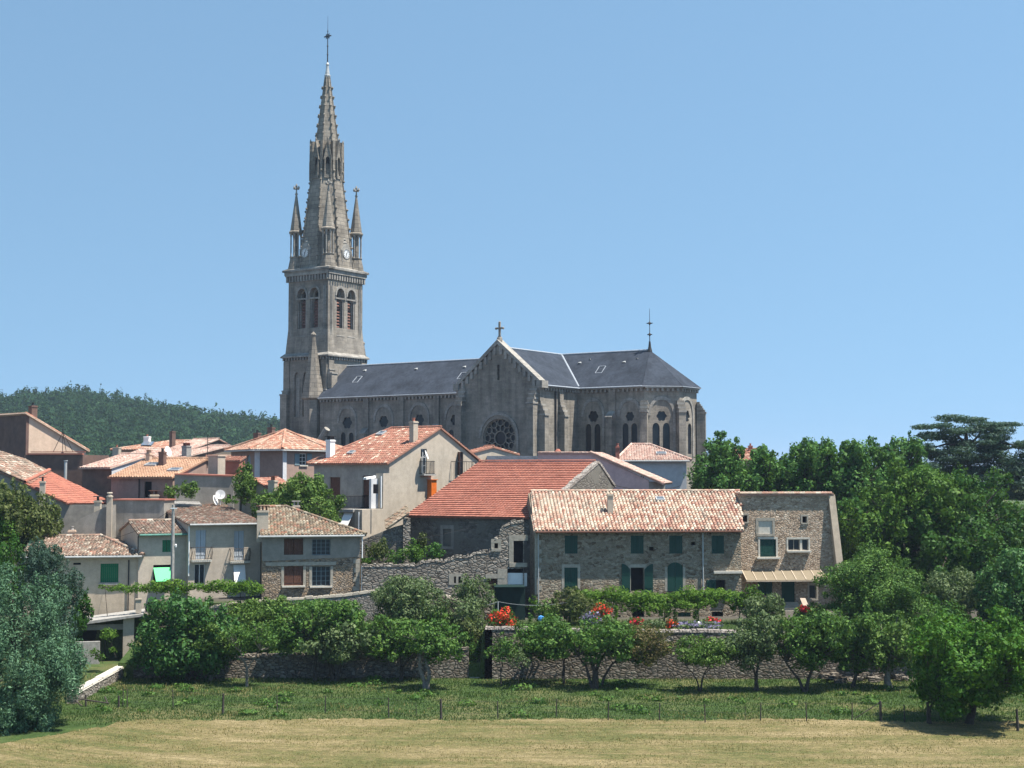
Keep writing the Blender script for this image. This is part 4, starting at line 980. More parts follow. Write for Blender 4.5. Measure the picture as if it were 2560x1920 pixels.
# ---------------------------------------------------------------- houses
def mkplane(px, py, Y, a_deg):
    a = R(a_deg); return Plane(at(px, py, Y), Vector((math.cos(a), math.sin(a), 0)), Vector((-math.sin(a), math.cos(a), 0)))
class House:
    """front facade plane F (u from left corner), width w; eave height ze; ridge at depth rd, height zr; total depth d"""
    def __init__(s, name, label, x0, x1, ye, Y, a, rd, yr, d, zb, cat='house', ze2=None, xr=None):
        s.F = mkplane(x0, ye, Y, a); s.w = s.F.u(x1, ye); s.ze = s.F.z((x0+x1)/2, ye); s.rd = rd; s.d = d; s.zb = zb
        pr = s.F.W(s.w/2 if xr is None else s.F.u(xr, yr, rd), 0, rd); s.zr = zpy(yr, pr.y); s.ze2 = s.ze if ze2 is None else ze2
        s.root = empty(name, s.F.W(s.w/2, zb, 0), label, cat)
        s.LS = Plane(s.F.W(0, 0, 0), s.F.nin, s.F.d); s.RSd = Plane(s.F.W(s.w, 0, 0), s.F.nin, -s.F.d)
    def walls(s, mat, fh=(), lh=(), rh=(), hipL=0, hipR=0, t=.4, zf=None, name='wall'):
        mb = MB(); z1 = s.ze if zf is None else zf
        mb.prism(s.F, [(0,s.zb),(s.w,s.zb),(s.w,z1),(0,z1)], fh, 0, t)
        for P, hip, hs in ((s.LS, hipL, lh), (s.RSd, hipR, rh)):
            o = [(t,s.zb),(s.d-t,s.zb),(s.d-t,s.ze2+(0 if hip else (s.zr-s.ze2)*t/max(s.d-s.rd,.01)*0)),]
            if hip: o = [(t,s.zb),(s.d-t,s.zb),(s.d-t,s.ze2-.02),(t,z1-.02)]
            else: o = [(t,s.zb),(s.d-t,s.zb),(s.d-t,s.ze2),(s.rd,s.zr-.05),(t,z1)]
            mb.prism(P, o, hs, 0, t)
        mb.prism(s.F.off(s.d-t), [(0,s.zb),(s.w,s.zb),(s.w,s.ze2),(0,s.ze2)], [], 0, t)
        return mb.build(name, M[mat], s.root)
    def roof(s, mat, ov=.45, vo=.25, hipL=0, hipR=0, cw=.26, rl=.4, flat=False, amp=.075, back=True, dz=.06, vl=None, vr=None, ridge=True, ro=(0,0)):
        vl = vo if vl is None else vl; vr = vo if vr is None else vr
        sl = (s.zr-s.ze)/s.rd; zo = s.ze-sl*ov+dz; zr = s.zr+dz; W = s.F.W
        sb = (s.zr-s.ze2)/(s.d-s.rd); zob = s.ze2-sb*ov+dz
        ul, ur = (-ov if hipL else -vl), s.w+(ov if hipR else vr)
        rl_, rr_ = (hipL if hipL else -vl)+ro[0], s.w-(hipR if hipR else -vr)+ro[1]
        mb = MB()
        tile_poly(mb, [W(ul,zo,-ov),W(ur,zo,-ov),W(rr_,zr,s.rd),W(rl_,zr,s.rd)], cw, rl, amp, flat=flat)
        if back: tile_poly(mb, [W(ul,zob,s.d+ov),W(ur,zob,s.d+ov),W(rr_,zr,s.rd),W(rl_,zr,s.rd)], cw, rl, amp, flat=flat)
        if hipL: tile_poly(mb, [W(ul,zo,-ov),W(ul,zob,s.d+ov),W(rl_,zr,s.rd)], cw, rl, amp, flat=flat); ridge_tiles(mb, W(ul,zo+.07,-ov), W(rl_,zr+.07,s.rd))
        if hipR: tile_poly(mb, [W(ur,zo,-ov),W(ur,zob,s.d+ov),W(rr_,zr,s.rd)], cw, rl, amp, flat=flat); ridge_tiles(mb, W(ur,zo+.07,-ov), W(rr_,zr+.07,s.rd))
        if ridge: ridge_tiles(mb, W(rl_,zr+.06,s.rd), W(rr_,zr+.06,s.rd))
        s.sl = sl; s.dz = dz; s.ov = ov
        return mb.build('roof', M[mat], s.root)
    def rn(s):
        v = (s.F.nin*s.rd+Vector((0,0,s.zr-s.ze))).normalized(); n = s.F.d.cross(v).normalized(); return v, (n if n.z > 0 else -n)
    def onroof(s, px, py, lift=.12):
        v, n = s.rn(); p0 = s.F.W(0, s.ze+s.dz, 0)+n*lift; r = ray(px, py); return r*(p0.dot(n)/r.dot(n))
    def skylight(s, px, py, w=.8, h=1.0, mat='skylight'):
        c = s.onroof(px, py); v, n = s.rn(); d = s.F.d; mb = MB()
        for a0,a1,b0,b1 in ((-w/2-.07,-w/2,-h/2-.07,h/2+.07),(w/2,w/2+.07,-h/2-.07,h/2+.07),(-w/2,w/2,-h/2-.07,-h/2),(-w/2,w/2,h/2,h/2+.07)):
            mb.hexa([c+d*u+v*q+n*k for k in (-.1,.1) for u, q in ((a0,b0),(a1,b0),(a1,b1),(a0,b1))])
        f = mb.build('skylight', M['zinc'], s.root)
        mb = MB(); mb.hexa([c+d*u+v*q+n*k for k in (-.08,.05) for u, q in ((-w/2,-h/2),(w/2,-h/2),(w/2,h/2),(-w/2,h/2))]); mb.build('pane', M[mat], f)
    def chimney(s, px, ytop, ybase, w=.6, dp=.6, mat='beige', pots=0, cap=True, potmat='redwall', potstyle='tube'):
        c = s.onroof(px, ybase, 0); return chimney_at(s.root, s.F, c, ytop, w, dp, mat, pots, cap, potmat)
    def pipe(s, px, y0, y1, mat='zinc', r=.05, n=-.1, P=None):
        P = P or s.F; a = P.uz(px, y0, n); b = P.uz(px, y1, n); mb = MB(); mb.tube(P.W(a[0],a[1],n), P.W(a[0],b[1],n), r, seg=7); mb.build('downpipe', M[mat], s.root)
    def gutter(s, mat='zinc', u0=None, u1=None):
        u0 = -.3 if u0 is None else u0; u1 = s.w+.3 if u1 is None else u1; z = s.ze-s.sl*s.ov+s.dz-.07; mb = MB()
        mb.tube(s.F.W(u0,z,-s.ov-.06), s.F.W(u1,z,-s.ov-.06), .075, seg=7)
        mb.fbox(s.F, u0+.1, u1-.1, z+.0, z+.12, -s.ov+.02, -.02); mb.build('gutter', M[mat], s.root)
def chimney_at(root, F, c, ytop, w, dp, mat, pots=0, cap=True, potmat='redwall'):
    P = Plane(V2(c), F.d, F.nin); zt = zpy(ytop, c.y); z0 = c.z-1.0; mb = MB()
    hp = .35 if pots else 0
    zt2 = zt-hp
    mb.fbox(P, -w/2, w/2, z0, zt2-.16, -dp/2, dp/2); mb.fbox(P, -w/2-.05, w/2+.05, zt2-.16, zt2-.06, -dp/2-.05, dp/2+.05); mb.fbox(P, -w/2, w/2, zt2-.06, zt2, -dp/2, dp/2)
    ch = mb.build('chimney', M[mat], root)
    if pots:
        mb = MB()
        for i in range(pots):
            u = -w/2+w*(i+.5)/pots; mb.fbox(P, u-.055, u+.055, zt2, zt-.06, -dp/2+.04, dp/2-.04)
        mb.fbox(P, -w/2-.06, w/2+.06, zt-.06, zt, -dp/2-.06, dp/2+.06); mb.build('chimney_cap', M[potmat], ch)
    elif cap:
        mb = MB(); mb.lathe(P.W(0,0,0), [(.13,zt2),(.11,zt2+.22),(.15,zt2+.24),(.15,zt2+.3)], 8); mb.build('chimney_pot', M[potmat], ch)
    return ch
def window(root, P, rect, n=.14, frame='white', glass='glass', bars=(1,1), fw=.06, sill=None, lintel=None, name='window', label=None):
    """glazed casement set n inside the wall face"""
    u0,u1,z0,z1 = rect; mb = MB()
    mb.fbox(P, u0,u0+fw,z0,z1,n,n+.07); mb.fbox(P, u1-fw,u1,z0,z1,n,n+.07); mb.fbox(P, u0+fw,u1-fw,z0,z0+fw,n,n+.07); mb.fbox(P, u0+fw,u1-fw,z1-fw,z1,n,n+.07)
    for i in range(1, bars[0]+1): u = u0+(u1-u0)*i/(bars[0]+1); mb.fbox(P, u-fw*.4,u+fw*.4,z0+fw,z1-fw,n+.003,n+.066)
    for i in range(1, bars[1]+1): z = z0+(z1-z0)*i/(bars[1]+1); mb.fbox(P, u0+fw,u1-fw,z-fw*.3,z+fw*.3,n+.01,n+.05)
    w = mb.build(name, M[frame], root)
    if label: w['label'] = label
    mb = MB(); mb.fbox(P, u0+.01,u1-.01,z0+.01,z1-.01,n+.03,n+.045); mb.build('pane', M[glass], w)
    if sill: mb = MB(); mb.fbox(P, u0-.12,u1+.12,z0-.12,z0-.003,-.14,n-.005); mb.build('sill', M[sill], w)
    return w
def shutters(root, P, rect, mat, n=-.045, planks=True, name='shutter', arch_=False, split=True, label=None):
    u0,u1,z0,z1 = rect; um_ = (u0+u1)/2
    for a, b in (((u0,um_-.01),(um_+.01,u1)) if split else ((u0,u1),)):
        mb = MB()
        if arch_:
            k = 8; rise = arch_; out = [(a,z0),(b,z0)]
            for i in range(k+1):
                u = b+(a-b)*i/k; t = (u-um_)/((u1-u0)/2); out.append((u, z1-rise+rise*math.sqrt(max(0,1-t*t))))
            mb.prism(P, out, [], n, n+.04)
        else:
            q = max(1, int((b-a)/.14)); s_ = (b-a)/q
            for i in range(q): mb.fbox(P, a+s_*i+.004, a+s_*(i+1)-.004, z0, z1, n, n+.035)
            for zz in (z0+(z1-z0)*.15, z0+(z1-z0)*.82): mb.fbox(P, a+.02, b-.02, zz, zz+.09, n-.025, n-.002)
        o = mb.build(name, M[mat], root)
        if label: o['label'] = label
def darkbox(root, P, rect, n=.16, name='opening', mat='dark'):
    u0,u1,z0,z1 = rect; mb = MB(); mb.fbox(P, u0-.02,u1+.02,z0-.02,z1+.02, n, n+.03); mb.build(name, M[mat], root)
def surround(root, P, rect, w=.16, d=.025, mat='quoin', sides='lrtb', name='stone_surround'):
    if sides == 'lr': surround(root, P, rect, w, d, mat, 'l', 'jamb'); surround(root, P, rect, w, d, mat, 'r', 'jamb'); return
    u0,u1,z0,z1 = rect; mb = MB()
    if 'l' in sides: mb.fbox(P, u0-w,u0-.002,z0,z1,-d,.06)
    if 'r' in sides: mb.fbox(P, u1+.002,u1+w,z0,z1,-d,.06)
    if 't' in sides: mb.fbox(P, u0-w,u1+w,z1+.002,z1+w*1.25,-d-.003,.06)
    if 'b' in sides: mb.fbox(P, u0-w*.9,u1+w*.9,z0-w*.9,z0-.002,-d-.05,.06)
    mb.build(name, M[mat], root)
def quoins(root, P, u, z0, z1, side=1, w=(.28,.48), h=.34, d=.02, mat='quoin'):
    mb = MB(); z = z0; i = 0
    while z < z1-.1:
        ww = w[i % 2]*random.uniform(.9,1.1); a, b = (u, u+ww) if side > 0 else (u-ww, u); mb.fbox(P, a, b, z+.01, min(z+h-.01, z1), -d-random.uniform(0,.008), .1); z += h; i += 1
    mb.build('quoin', M[mat], root)
# ================================================================ the long stone farmhouse
H = House('farmhouse', 'long two-storey stone farmhouse with pink canal tile roof and dark green shutters', 1337, 1852, 1320, 109, 5, 5.0, 1231, 9.6, -11.0)
F_ = H.F
up = [F_.rect(a,b,1339,1384) for a,b in ((1412,1444),(1577,1609),(1673,1706),(1779,1810))]
g1 = F_.rect(1411,1444,1419,1473); door = F_.rect(1577,1610,1419,1478); w4 = F_.rect(1766,1814,1450,1487)
ar = F_.rect(1669,1707,1406,1478); arh = arch((ar[0]+ar[1])/2, ar[1]-ar[0], ar[2], ar[3], -.35)
bs = [F_.rect(1581,1611,1520,1566), F_.rect(1695,1727,1531,1566), F_.rect(1780,1808,1529,1566)]
nic = F_.rect(1541,1552,1538,1556); sq = [F_.rect(1623,1635,1367,1377), F_.rect(1728,1739,1355,1363)]
H.walls('farm', [rc(r) for r in up+[g1,door,w4]+bs+[nic]+sq]+[rc((ar[0],ar[1],ar[2],ar[3]-.2))], t=.55)
H.roof('t_farm', ov=.5, vo=.12, cw=.27, rl=.36, amp=.13, ro=(.32,1.05))
for r in up: shutters(H.root, F_, grow(r, .03), 'green', n=.03); darkbox(H.root, F_, r, .2)
shutters(H.root, F_, grow(g1,.03), 'green', n=.03); darkbox(H.root, F_, g1, .2)
surround(H.root, F_, g1, .2, .02, sides='lrt')
darkbox(H.root, F_, door, .45, 'doorway'); surround(H.root, F_, door, .2, .02, sides='lrt')
a = F_.rect(1554,1575,1409,1480); b = F_.rect(1611,1632,1410,1480)
for r, s in ((a,1),(b,-1)):
    mb = MB(); u0,u1,z0,z1 = r; pts = [(u0,z0),(u1,z0)]
    for i in range(7):
        t = i/6; u = u1+(u0-u1)*t; q = (u-u0)/(u1-u0) if s > 0 else (u1-u)/(u1-u0); pts.append((u, z1-.42*q*q))
    mb.prism(F_, pts, [], -.08, -.035)
    for zz in (z0+.3, z0+1.3): mb.fbox(F_, u0+.05, u1-.05, zz, zz+.08, -.1, -.082)
    mb.build('open_shutter', M['green'], H.root)
shutters(H.root, F_, (ar[0],ar[1]-.0,ar[2],ar[3]), 'green', n=-.03, arch_=.45)
surround(H.root, F_, (ar[0],ar[1],ar[2],ar[3]-.35), .2, .012, sides='lr')
wl = (w4[0], (w4[0]+w4[1])/2, w4[2], w4[3]); wr = ((w4[0]+w4[1])/2, w4[1], w4[2], w4[3])
shutters(H.root, F_, wl, 'green', n=-.05, split=False); darkbox(H.root, F_, w4, .35)
mb = MB(); r = F_.rect(1783,1852,1427,1433); mb.fbox(F_, r[0], r[1]+.05, r[2], r[3], -.35, .05); mb.build('stone_ledge', M['slab'], H.root)
mb = MB(); r = F_.rect(1790,1820,1487,1490); mb.fbox(F_, r[0], r[1], r[2], r[3], -.2, .05); mb.build('window_sill', M['slab'], H.root)
darkbox(H.root, F_, bs[0], .45, 'cellar_doorway'); darkbox(H.root, F_, bs[2], .45, 'cellar_doorway'); shutters(H.root, F_, bs[1], 'green', n=.08, name='cellar_door')
darkbox(H.root, F_, nic, .35, 'niche')
for q in sq: darkbox(H.root, F_, q, .3, 'vent_hole')
quoins(H.root, F_, 0, -9.2, H.ze-.1, 1)
H.pipe(1346, 1326, 1545, 'zinc', .05, -.12); H.pipe(1757, 1332, 1500, 'zinc', .06, -.12); H.gutter('brownwood', 0, H.w)
H.skylight(1650, 1247, .55, .4)
c = H.onroof(1525.5, 1283, 0); chimney_at(H.root, F_, c, 1235, .42, .42, 'beige', cap=False)
farm = H
# annex tower house on its right, high rubble front under a lean-to ridge
AX = mkplane(1849, 1300, farm.F.W(farm.w+.05,0,3.2).y, 5); wA = AX.u(2072, 1300); zt = AX.z(1950, 1236)
annex = empty('stone_annex', AX.W(wA/2, -11, 0), 'tall rubble stone end house with overhanging coping, ochre canopy and battered right wing wall', 'house')
ho = {k: AX.rect(*v) for k, v in dict(a=(1856,1868,1288,1305), b=(1896,1931,1302,1335), c=(1900,1940,1348,1393), d=(1970,2021,1348,1376), e=(2006,2017,1291,1307), f=(1895,1931,1453,1490), g=(1954,1987,1454,1525), h=(2023,2041,1462,1497)).items()}
mb = MB(); mb.prism(AX, [(0,-11.3),(wA+1.0,-11.3),(wA+.3,zt),(0,zt)], [rc(r) for r in ho.values()], 0, .5)
LSx = Plane(AX.W(0,0,0), AX.nin, AX.d); RSx = Plane(AX.W(wA+.3,0,0), AX.nin, -AX.d)
mb.prism(LSx, [(.5,-11.2),(2.2,-11.2),(2.2,zt),(.5,zt)], [], 0.02, .4); mb.prism(RSx, [(.5,-11.3),(6,-11.3),(6,H.ze2),(1.8,zt),(.5,zt)], [], 0, .4)
mb.prism(AX.off(5.8), [(0,-11.3),(wA+.3,-11.3),(wA+.3,H.ze2),(0,H.ze2)], [], 0, .4)
mb.build('wall', M['annex'], annex)
# coping: a shallow tile strip running back to the farmhouse ridge line, seen edge-on
mb = MB(); tile_poly(mb, [AX.W(0,zt+.02,-.16),AX.W(wA+.4,zt+.02,-.16),AX.W(wA+.4,zt+.12,1.8),AX.W(0,zt+.12,1.8)], .25, .36, .07)
tile_poly(mb, [AX.W(0,H.ze2,6.6),AX.W(wA+.5,H.ze2,6.6),AX.W(wA+.4,zt+.12,1.8),AX.W(0,zt+.12,1.8)], .25, .36, .07)
ridge_tiles(mb, AX.W(0,zt+.08,-.1), AX.W(wA+.2,zt+.08,-.1), .13); mb.build('roof', M['t_farm'], annex)
mb = MB(); mb.fbox(AX, 0, wA+.2, zt-.12, zt-.01, -.12, -.003); mb.build('eave_board', M['quoin'], annex)
# battered wing wall (thick end buttress), leaning out towards its foot
mb = MB(); zf = -9.0
x0, x1 = AX.u(2070,1240), AX.u(2086,1240); b0, b1 = x0+.48, x1+.62
zb = -11.2; f = lambda z: (zt-z)/(zt-AX.z(2090,1400))
def wing(z): k = f(z); return (x0+.4*k, x1+.42*k, -.14-.46*k)
tz = wing(zt-.02); bz = wing(zb)
mb.hexa([AX.W(bz[0],zb,bz[2]),AX.W(bz[1],zb,bz[2]),AX.W(bz[1],zb,.4),AX.W(bz[0],zb,.4),AX.W(tz[0],zt-.02,tz[2]),AX.W(tz[1],zt-.02,tz[2]),AX.W(tz[1],zt-.02,.4),AX.W(tz[0],zt-.02,.4)])
mb.build('wing_wall', M['houseA'], annex)
darkbox(annex, AX, ho['a'], .3, 'small_opening'); darkbox(annex, AX, ho['e'], .3, 'small_opening')
mb = MB(); r = ho['b']; mb.fbox(AX, *r, .06, .1); mb.build('blind_panel', M['slab'], annex); surround(annex, AX, ho['b'], .2)
for k in 'ae': surround(annex, AX, ho[k], .12)
shutters(annex, AX, ho['c'], 'green', n=.06, split=False); surround(annex, AX, ho['c'], .14, .03, 'slab')
mb = MB(); r = AX.rect(1890,1948,1393,1397); mb.fbox(AX, r[0], r[1], r[2], r[3]+.02, -.38, .02); mb.build('window_ledge', M['slab'], annex)
r = ho['d']; m_ = r[0]+(r[1]-r[0])*.64
window(annex, AX, (r[0],m_-.08,r[2],r[3]), .1, 'quoin', 'glass', (1,0)); window(annex, AX, (m_+.08,r[1],r[2],r[3]), .1, 'quoin', 'glass', (0,0))
mb = MB(); mb.fbox(AX, m_-.08, m_+.08, r[2], r[3], .02, .2); mb.fbox(AX, r[0]-.15, r[1]+.15, r[2]-.14, r[2]-.003, -.32, .05); mb.build('mullion_and_sill', M['slab'], annex); surround(annex, AX, r, .12, .03, 'slab', 'lrt')
shutters(annex, AX, ho['f'], 'green', n=.05); shutters(annex, AX, ho['g'], 'green', n=.05, split=False, name='door')
window(annex, AX, ho['h'], .14, 'quoin', 'glass', (0,0)); surround(annex, AX, ho['h'], .14)
cp = empty('canopy', (0,0,0), None, None); cp.parent = annex; cp.location = AX.W(wA/2, -7.4, -.8)-Vector(annex.location)
mb = MB(); u0, u1 = AX.u(1853,1428)+.02, AX.u(2052,1428); za = AX.z(1950,1427); zb_ = zpy(1452, AX.W(0,0,-1.5).y)
mb.hexa([AX.W(u0,zb_,-1.5),AX.W(u1+.3,zb_,-1.5),AX.W(u1,za,-.01),AX.W(u0,za,-.01),AX.W(u0,zb_+.03,-1.5),AX.W(u1+.3,zb_+.03,-1.5),AX.W(u1,za+.03,-.01),AX.W(u0,za+.03,-.01)])
mb.build('canopy_sheet', M['canopy'], cp)
mb = MB()
for i in range(9):
    u = u0+.04+(u1-u0-.08)*i/8; mb.hexa([AX.W(u-.03,zb_+.04,-1.5),AX.W(u+.03,zb_+.04,-1.5),AX.W(u+.03,za+.04,-.02),AX.W(u-.03,za+.04,-.02),AX.W(u-.03,zb_+.08,-1.5),AX.W(u+.03,zb_+.08,-1.5),AX.W(u+.03,za+.08,-.02),AX.W(u-.03,za+.08,-.02)])
mb.fbox(AX, u0, u1+.3, zb_-.08, zb_-.01, -1.56, -1.46); mb.build('canopy_rib', M['houseA'], cp)
mb = MB(); u = AX.u(1953,1530); 
for i in range(7): mb.fbox(AX, u-.05, u+1.25, -11.3, -10.15-.19*i-.02, -.15-.3*(i+1), -.15-.3*i+(.0))
mb.build('step', M['quoin'], annex)
mb = MB(); r = AX.rect(2002,2021,1500,1524, -2.0); c = AX.W((r[0]+r[1])/2, r[2], -2.0)
mb.hexa([c+Vector(q) for q in ((.0,-.1,-.0),(.42,-.1,0),(.42,-.02,0),(0,-.02,0),(-.3,.25,.85),(.12,.25,.85),(.12,.33,.85),(-.3,.33,.85))])
mb.tube(c+Vector((.05,.3,-.2)), c+Vector((-.2,.3,.7)), .025); mb.tube(c+Vector((.38,.3,-.2)), c+Vector((.1,.3,.7)), .025)
mb.box(c.x-.1,c.x+.55,c.y-.1,c.y+.6,-11.3,c.z-.2)
o = mb.build('leaning_board', M['cane']); tag(o, 'beige board leaning in the sun beside the green door of the end house', 'board')
# ================================================================ barn with big red roof
H = House('barn', 'old stone barn under a large flat red tiled roof, behind the long farmhouse', 1021, 1318, 1290, 118, -28, 12.0, 1156, 15.2, -10.6, 'barn', xr=1350)
H.w = H.F.u(1325, 1290)+1.2
# width that puts the apex of the right gable at pixel 1500
for _ in range(40):
    p = H.F.W(H.w, 0, H.rd); xx = CX+p.x/(p.y*math.cos(PT)+H.zr*math.sin(PT))*FP
    H.w += (1497-xx)/FP*p.y*1.0
H.RSd = Plane(H.F.W(H.w, 0, 0), H.F.nin, -H.F.d); H.ze2 = zpy(1214, H.F.W(H.w,0,H.d).y)
bw = H.F.rect(1108,1128,1322,1366)
H.walls('barn_wall', [rc(bw)], t=.5)
H.roof('t_barn', ov=.35, vo=.1, cw=.3, rl=.43, flat=True, amp=.03, vr=-.35)
mb = MB(); mb.fbox(H.F, *grow(bw,.02), .1, .16); mb.build('blocked_window', M['barn_wall'], H.root); surround(H.root, H.F, bw, .24, .03, 'houseD')
mb = MB(); n = 26
for i in range(n):      # ragged stones capping the gable verge
    t = i/n; t2 = (i+1)/n
    for P_, (na, za_), (nb, zb2) in ((H.RSd, (-.2,H.ze-.1), (H.rd,H.zr)), (H.RSd, (H.rd,H.zr), (H.d+.1,H.ze2))):
        if P_ is H.RSd and nb > H.rd+.1 and i % 3: continue
        if nb > H.rd+.1: t2 = (i+3)/n
        a0_, a1_ = na+(nb-na)*t, na+(nb-na)*t2; c0, c1 = za_+(zb2-za_)*t, za_+(zb2-za_)*t2; h = random.uniform(.1,.2)
        mb.hexa([P_.W(a0_,c0-.1,-.06),P_.W(a1_,c1-.1,-.06),P_.W(a1_,c1-.1,.42),P_.W(a0_,c0-.1,.42),P_.W(a0_,c0+h,-.04),P_.W(a1_,c1+h,-.05),P_.W(a1_,c1+h,.4),P_.W(a0_,c0+h,.4)])
mb.build('verge_stone', M['pale_wall'], H.root)
barn = H
# ================================================================ beige house with lit gable
H = House('gable_house', 'beige rendered house with sunlit gable, orange tile roof and railed balcony in the shade', 786, 974, 1154, 133, -40, 6.6, 1072, 13.4, -9.4, xr=1000)
# depth from the pixels of the gable
d_ = H.RSd.u(1207, 1155); H.rd = H.RSd.u(1099, 1068); H.d = d_; H.zr = H.RSd.z(1099, 1070); H.ze2 = H.RSd.z(1205, 1158)
print('gable house w %.1f d %.1f rd %.1f ze %.2f zr %.2f'%(H.w,H.d,H.rd,H.ze,H.zr))
G = H.RSd
r1 = G.rect(1052,1067,1122,1185); r2 = G.rect(1144,1158,1130,1188)
H.walls('beige', [rc(H.F.rect(824,851,1193,1272)), rc(H.F.rect(907,927,1189,1268))], rh=[rc(r1), rc(r2)], hipL=3.0, t=.35, name='wall')
mb = MB(); mb.prism(H.F, [(0,H.zb),(H.w-.0,H.zb),(H.w-.0,H.ze-.03),(0,H.ze-.03)], [rc(H.F.rect(824,851,1193,1272)), rc(H.F.rect(907,927,1189,1268))], -.03, -.003); mb.build('shaded_front', M['beige_shaded'], H.root)  # darker sheet over the beige front, its shade painted in
H.roof('t_beige', ov=.5, vo=.2, hipL=3.6, cw=.26, rl=.4)
for r, nm in ((H.F.rect(824,851,1193,1272), 'balcony_door'), (H.F.rect(907,927,1189,1268), 'balcony_door')): darkbox(H.root, H.F, r, .12, nm, 'brownwood')
# lit gable openings with half shut shutters
window(H.root, G, r1, .12, 'white', 'glass', (1,2)); window(H.root, G, r2, .12, 'brownwood', 'glass', (1,2))
for r, mt in ((r1,'white'), (r2,'brownwood')):
    mb = MB(); u0,u1,z0,z1 = r; mb.hexa([G.W(u0,z0,-.02),G.W(u0+.04,z0,-.02),G.W(u0-.16,z0,-.45),G.W(u0-.2,z0,-.45),G.W(u0,z1-.8 if mt=='white' else z1,-.02),G.W(u0+.04,z1-.8 if mt=='white' else z1,-.02),G.W(u0-.16,z1-.8 if mt=='white' else z1,-.45),G.W(u0-.2,z1-.8 if mt=='white' else z1,-.45)]); mb.build('shutter', M[mt], H.root)
def railing(root, P, u0, u1, z0, z1, n0, n1, step=.12, r=.015, mat='iron', bulge=0, sides=True, name='railing'):
    mb = MB()
    def run(f, L_):
        k = max(2, int(L_/step))
        for i in range(k+1):
            a, n = f(i/k)
            if bulge:
                zs = [z0+(z1-z0)*q/6 for q in range(7)]; pts = [P.W(a, z, n-bulge*math.sin(math.pi*min(1,(1-q/6)*1.25))**2 if q < 6 else n) for q, z in enumerate(zs)]
                mb.path(pts, [r]*7, 4)
            else: mb.tube(P.W(a,z0,n), P.W(a,z1,n), r, seg=4)
        for z in (z0+.05, z1):
            a, n = f(0); b, m = f(1); mb.tube(P.W(a,z,n), P.W(b,z,m), r*1.5, seg=5)
    run(lambda t: (u0+(u1-u0)*t, n0), u1-u0)
    if sides: run(lambda t: (u0, n0+(n1-n0)*t), abs(n1-n0)); run(lambda t: (u1, n0+(n1-n0)*t), abs(n1-n0))
    return mb.build(name, M[mat], root)
railing(H.root, G, r1[0]-.15, r1[1]+.5, r1[2], r1[2]+1.15, -.5, 0, .13, .02)
mb = MB(); mb.fbox(G, r1[0]-.2, r1[1]+.6, r1[2]-.14, r1[2]-.002, -.6, -.002); mb.build('balcony_slab', M['conc'], H.root)
railing(H.root, G, r2[0]-.9, r2[1]+1.3, r2[2]-1.4, r2[2]+1.25, -.75, 0, .3, .022)
# lower wing in front (balcony deck), flush with the lit gable
BW = Plane(H.F.W(0,0,-2.4), H.F.d, H.F.nin); ub = H.w
zdeck = H.F.z(940, 1272, -2.4)
mb = MB(); uwl = BW.u(800, 1300)
mb.fbox(H.F, 1.5, ub-1.0, H.zb, zdeck-.3, -3.2, -.05)
mb.build('lower_wing', M['beige_shaded'], H.root)
mb = MB(); gl = G.u(905,1300); ze_ = G.z(905,1274)
mb.prism(G.off(-.003), [(gl,H.zb),(.02,H.zb),(.02,G.z(958,1183)),(G.u(958,1183),G.z(958,1183)),(G.u(958,1183),G.z(958,1272)),(gl,ze_)], [], 0, .9); mb.build('side_wall', M['beige'], H.root)
mb = MB(); mb.fbox(H.F, 1.2, ub-.93, zdeck-.3, zdeck-.06, -3.5, -.05); mb.build('balcony_deck', M['conc'], H.root)
mb = MB(); railing(H.root, H.F, 1.4, ub-2.4, zdeck-.04, zdeck+1.05, -3.2, 0, .16, .03)
mb = MB(); r = H.F.rect(928,950,1188,1270,-1.6); mb.fbox(H.F, r[0], ub-.9, zdeck-.02, zdeck+2.6, -1.6, -.05); sh = mb.build('closet', M['bluewhite'], H.root)
mb = MB(); mb.fbox(H.F, r[0]+.3, r[0]+.85, zdeck+1.3, zdeck+2.1, -1.66, -1.602); mb.build('closet_window', M['glass'], sh)
mb = MB(); tile_poly(mb, [H.F.W(r[0]-.6,zdeck+2.62,-2.0),H.F.W(ub-.85,zdeck+2.62,-2.0),H.F.W(ub-.85,zdeck+2.85,-.05),H.F.W(r[0]-.6,zdeck+2.85,-.05)], .2, 1.2, .06); mb.build('awning_roof', M['white'], H.root)
H.pipe(953, 1190, 1270, 'white', .06, -1.9); H.pipe(897, 1280, 1350, 'white', .06, -3.4)
for r_ in (H.F.rect(862,884,1282,1318,-3.2),):
    mb = MB(); u0,u1,z0,z1 = r_; mb.hexa([H.F.W(u0,z0,-4.0),H.F.W(u1,z0,-4.0),H.F.W(u1,z0+.03,-4.0),H.F.W(u0,z0+.03,-4.0),H.F.W(u0,z1,-3.22),H.F.W(u1,z1,-3.22),H.F.W(u1,z1+.03,-3.22),H.F.W(u0,z1+.03,-3.22)]); mb.build('white_blind', M['white'], H.root)
H.chimney(1034, 1053, 1104, .52, .6, 'beige', 0); chimney_at(H.root, H.F, H.onroof(826, 1142, 0), 1090, .6, .6, 'white', 2, potmat='iron')
H.skylight(953, 1083, .7, .6)
H.skylight(878, 1131, .6, .4)
mb = MB(); q = G.uz(1062,1170); mb.lathe(G.W(q[0]-.5,0,-.7), [(.01,q[1]-.05),(.35,q[1]),(.37,q[1]+.03),(.01,q[1]+.01)], 14)
mb = MB(); c = G.W(q[0]-.55, q[1]+1.2, -.75); dv = Vector((.93,-.1,.35)).normalized(); a_ = dv.orthogonal().normalized(); b_ = dv.cross(a_)
for i in range(16):
    t, t2 = 2*math.pi*i/16, 2*math.pi*(i+1)/16
    mb.poly([c-dv*.1, c+(a_*math.cos(t)+b_*math.sin(t))*.42, c+(a_*math.cos(t2)+b_*math.sin(t2))*.42])
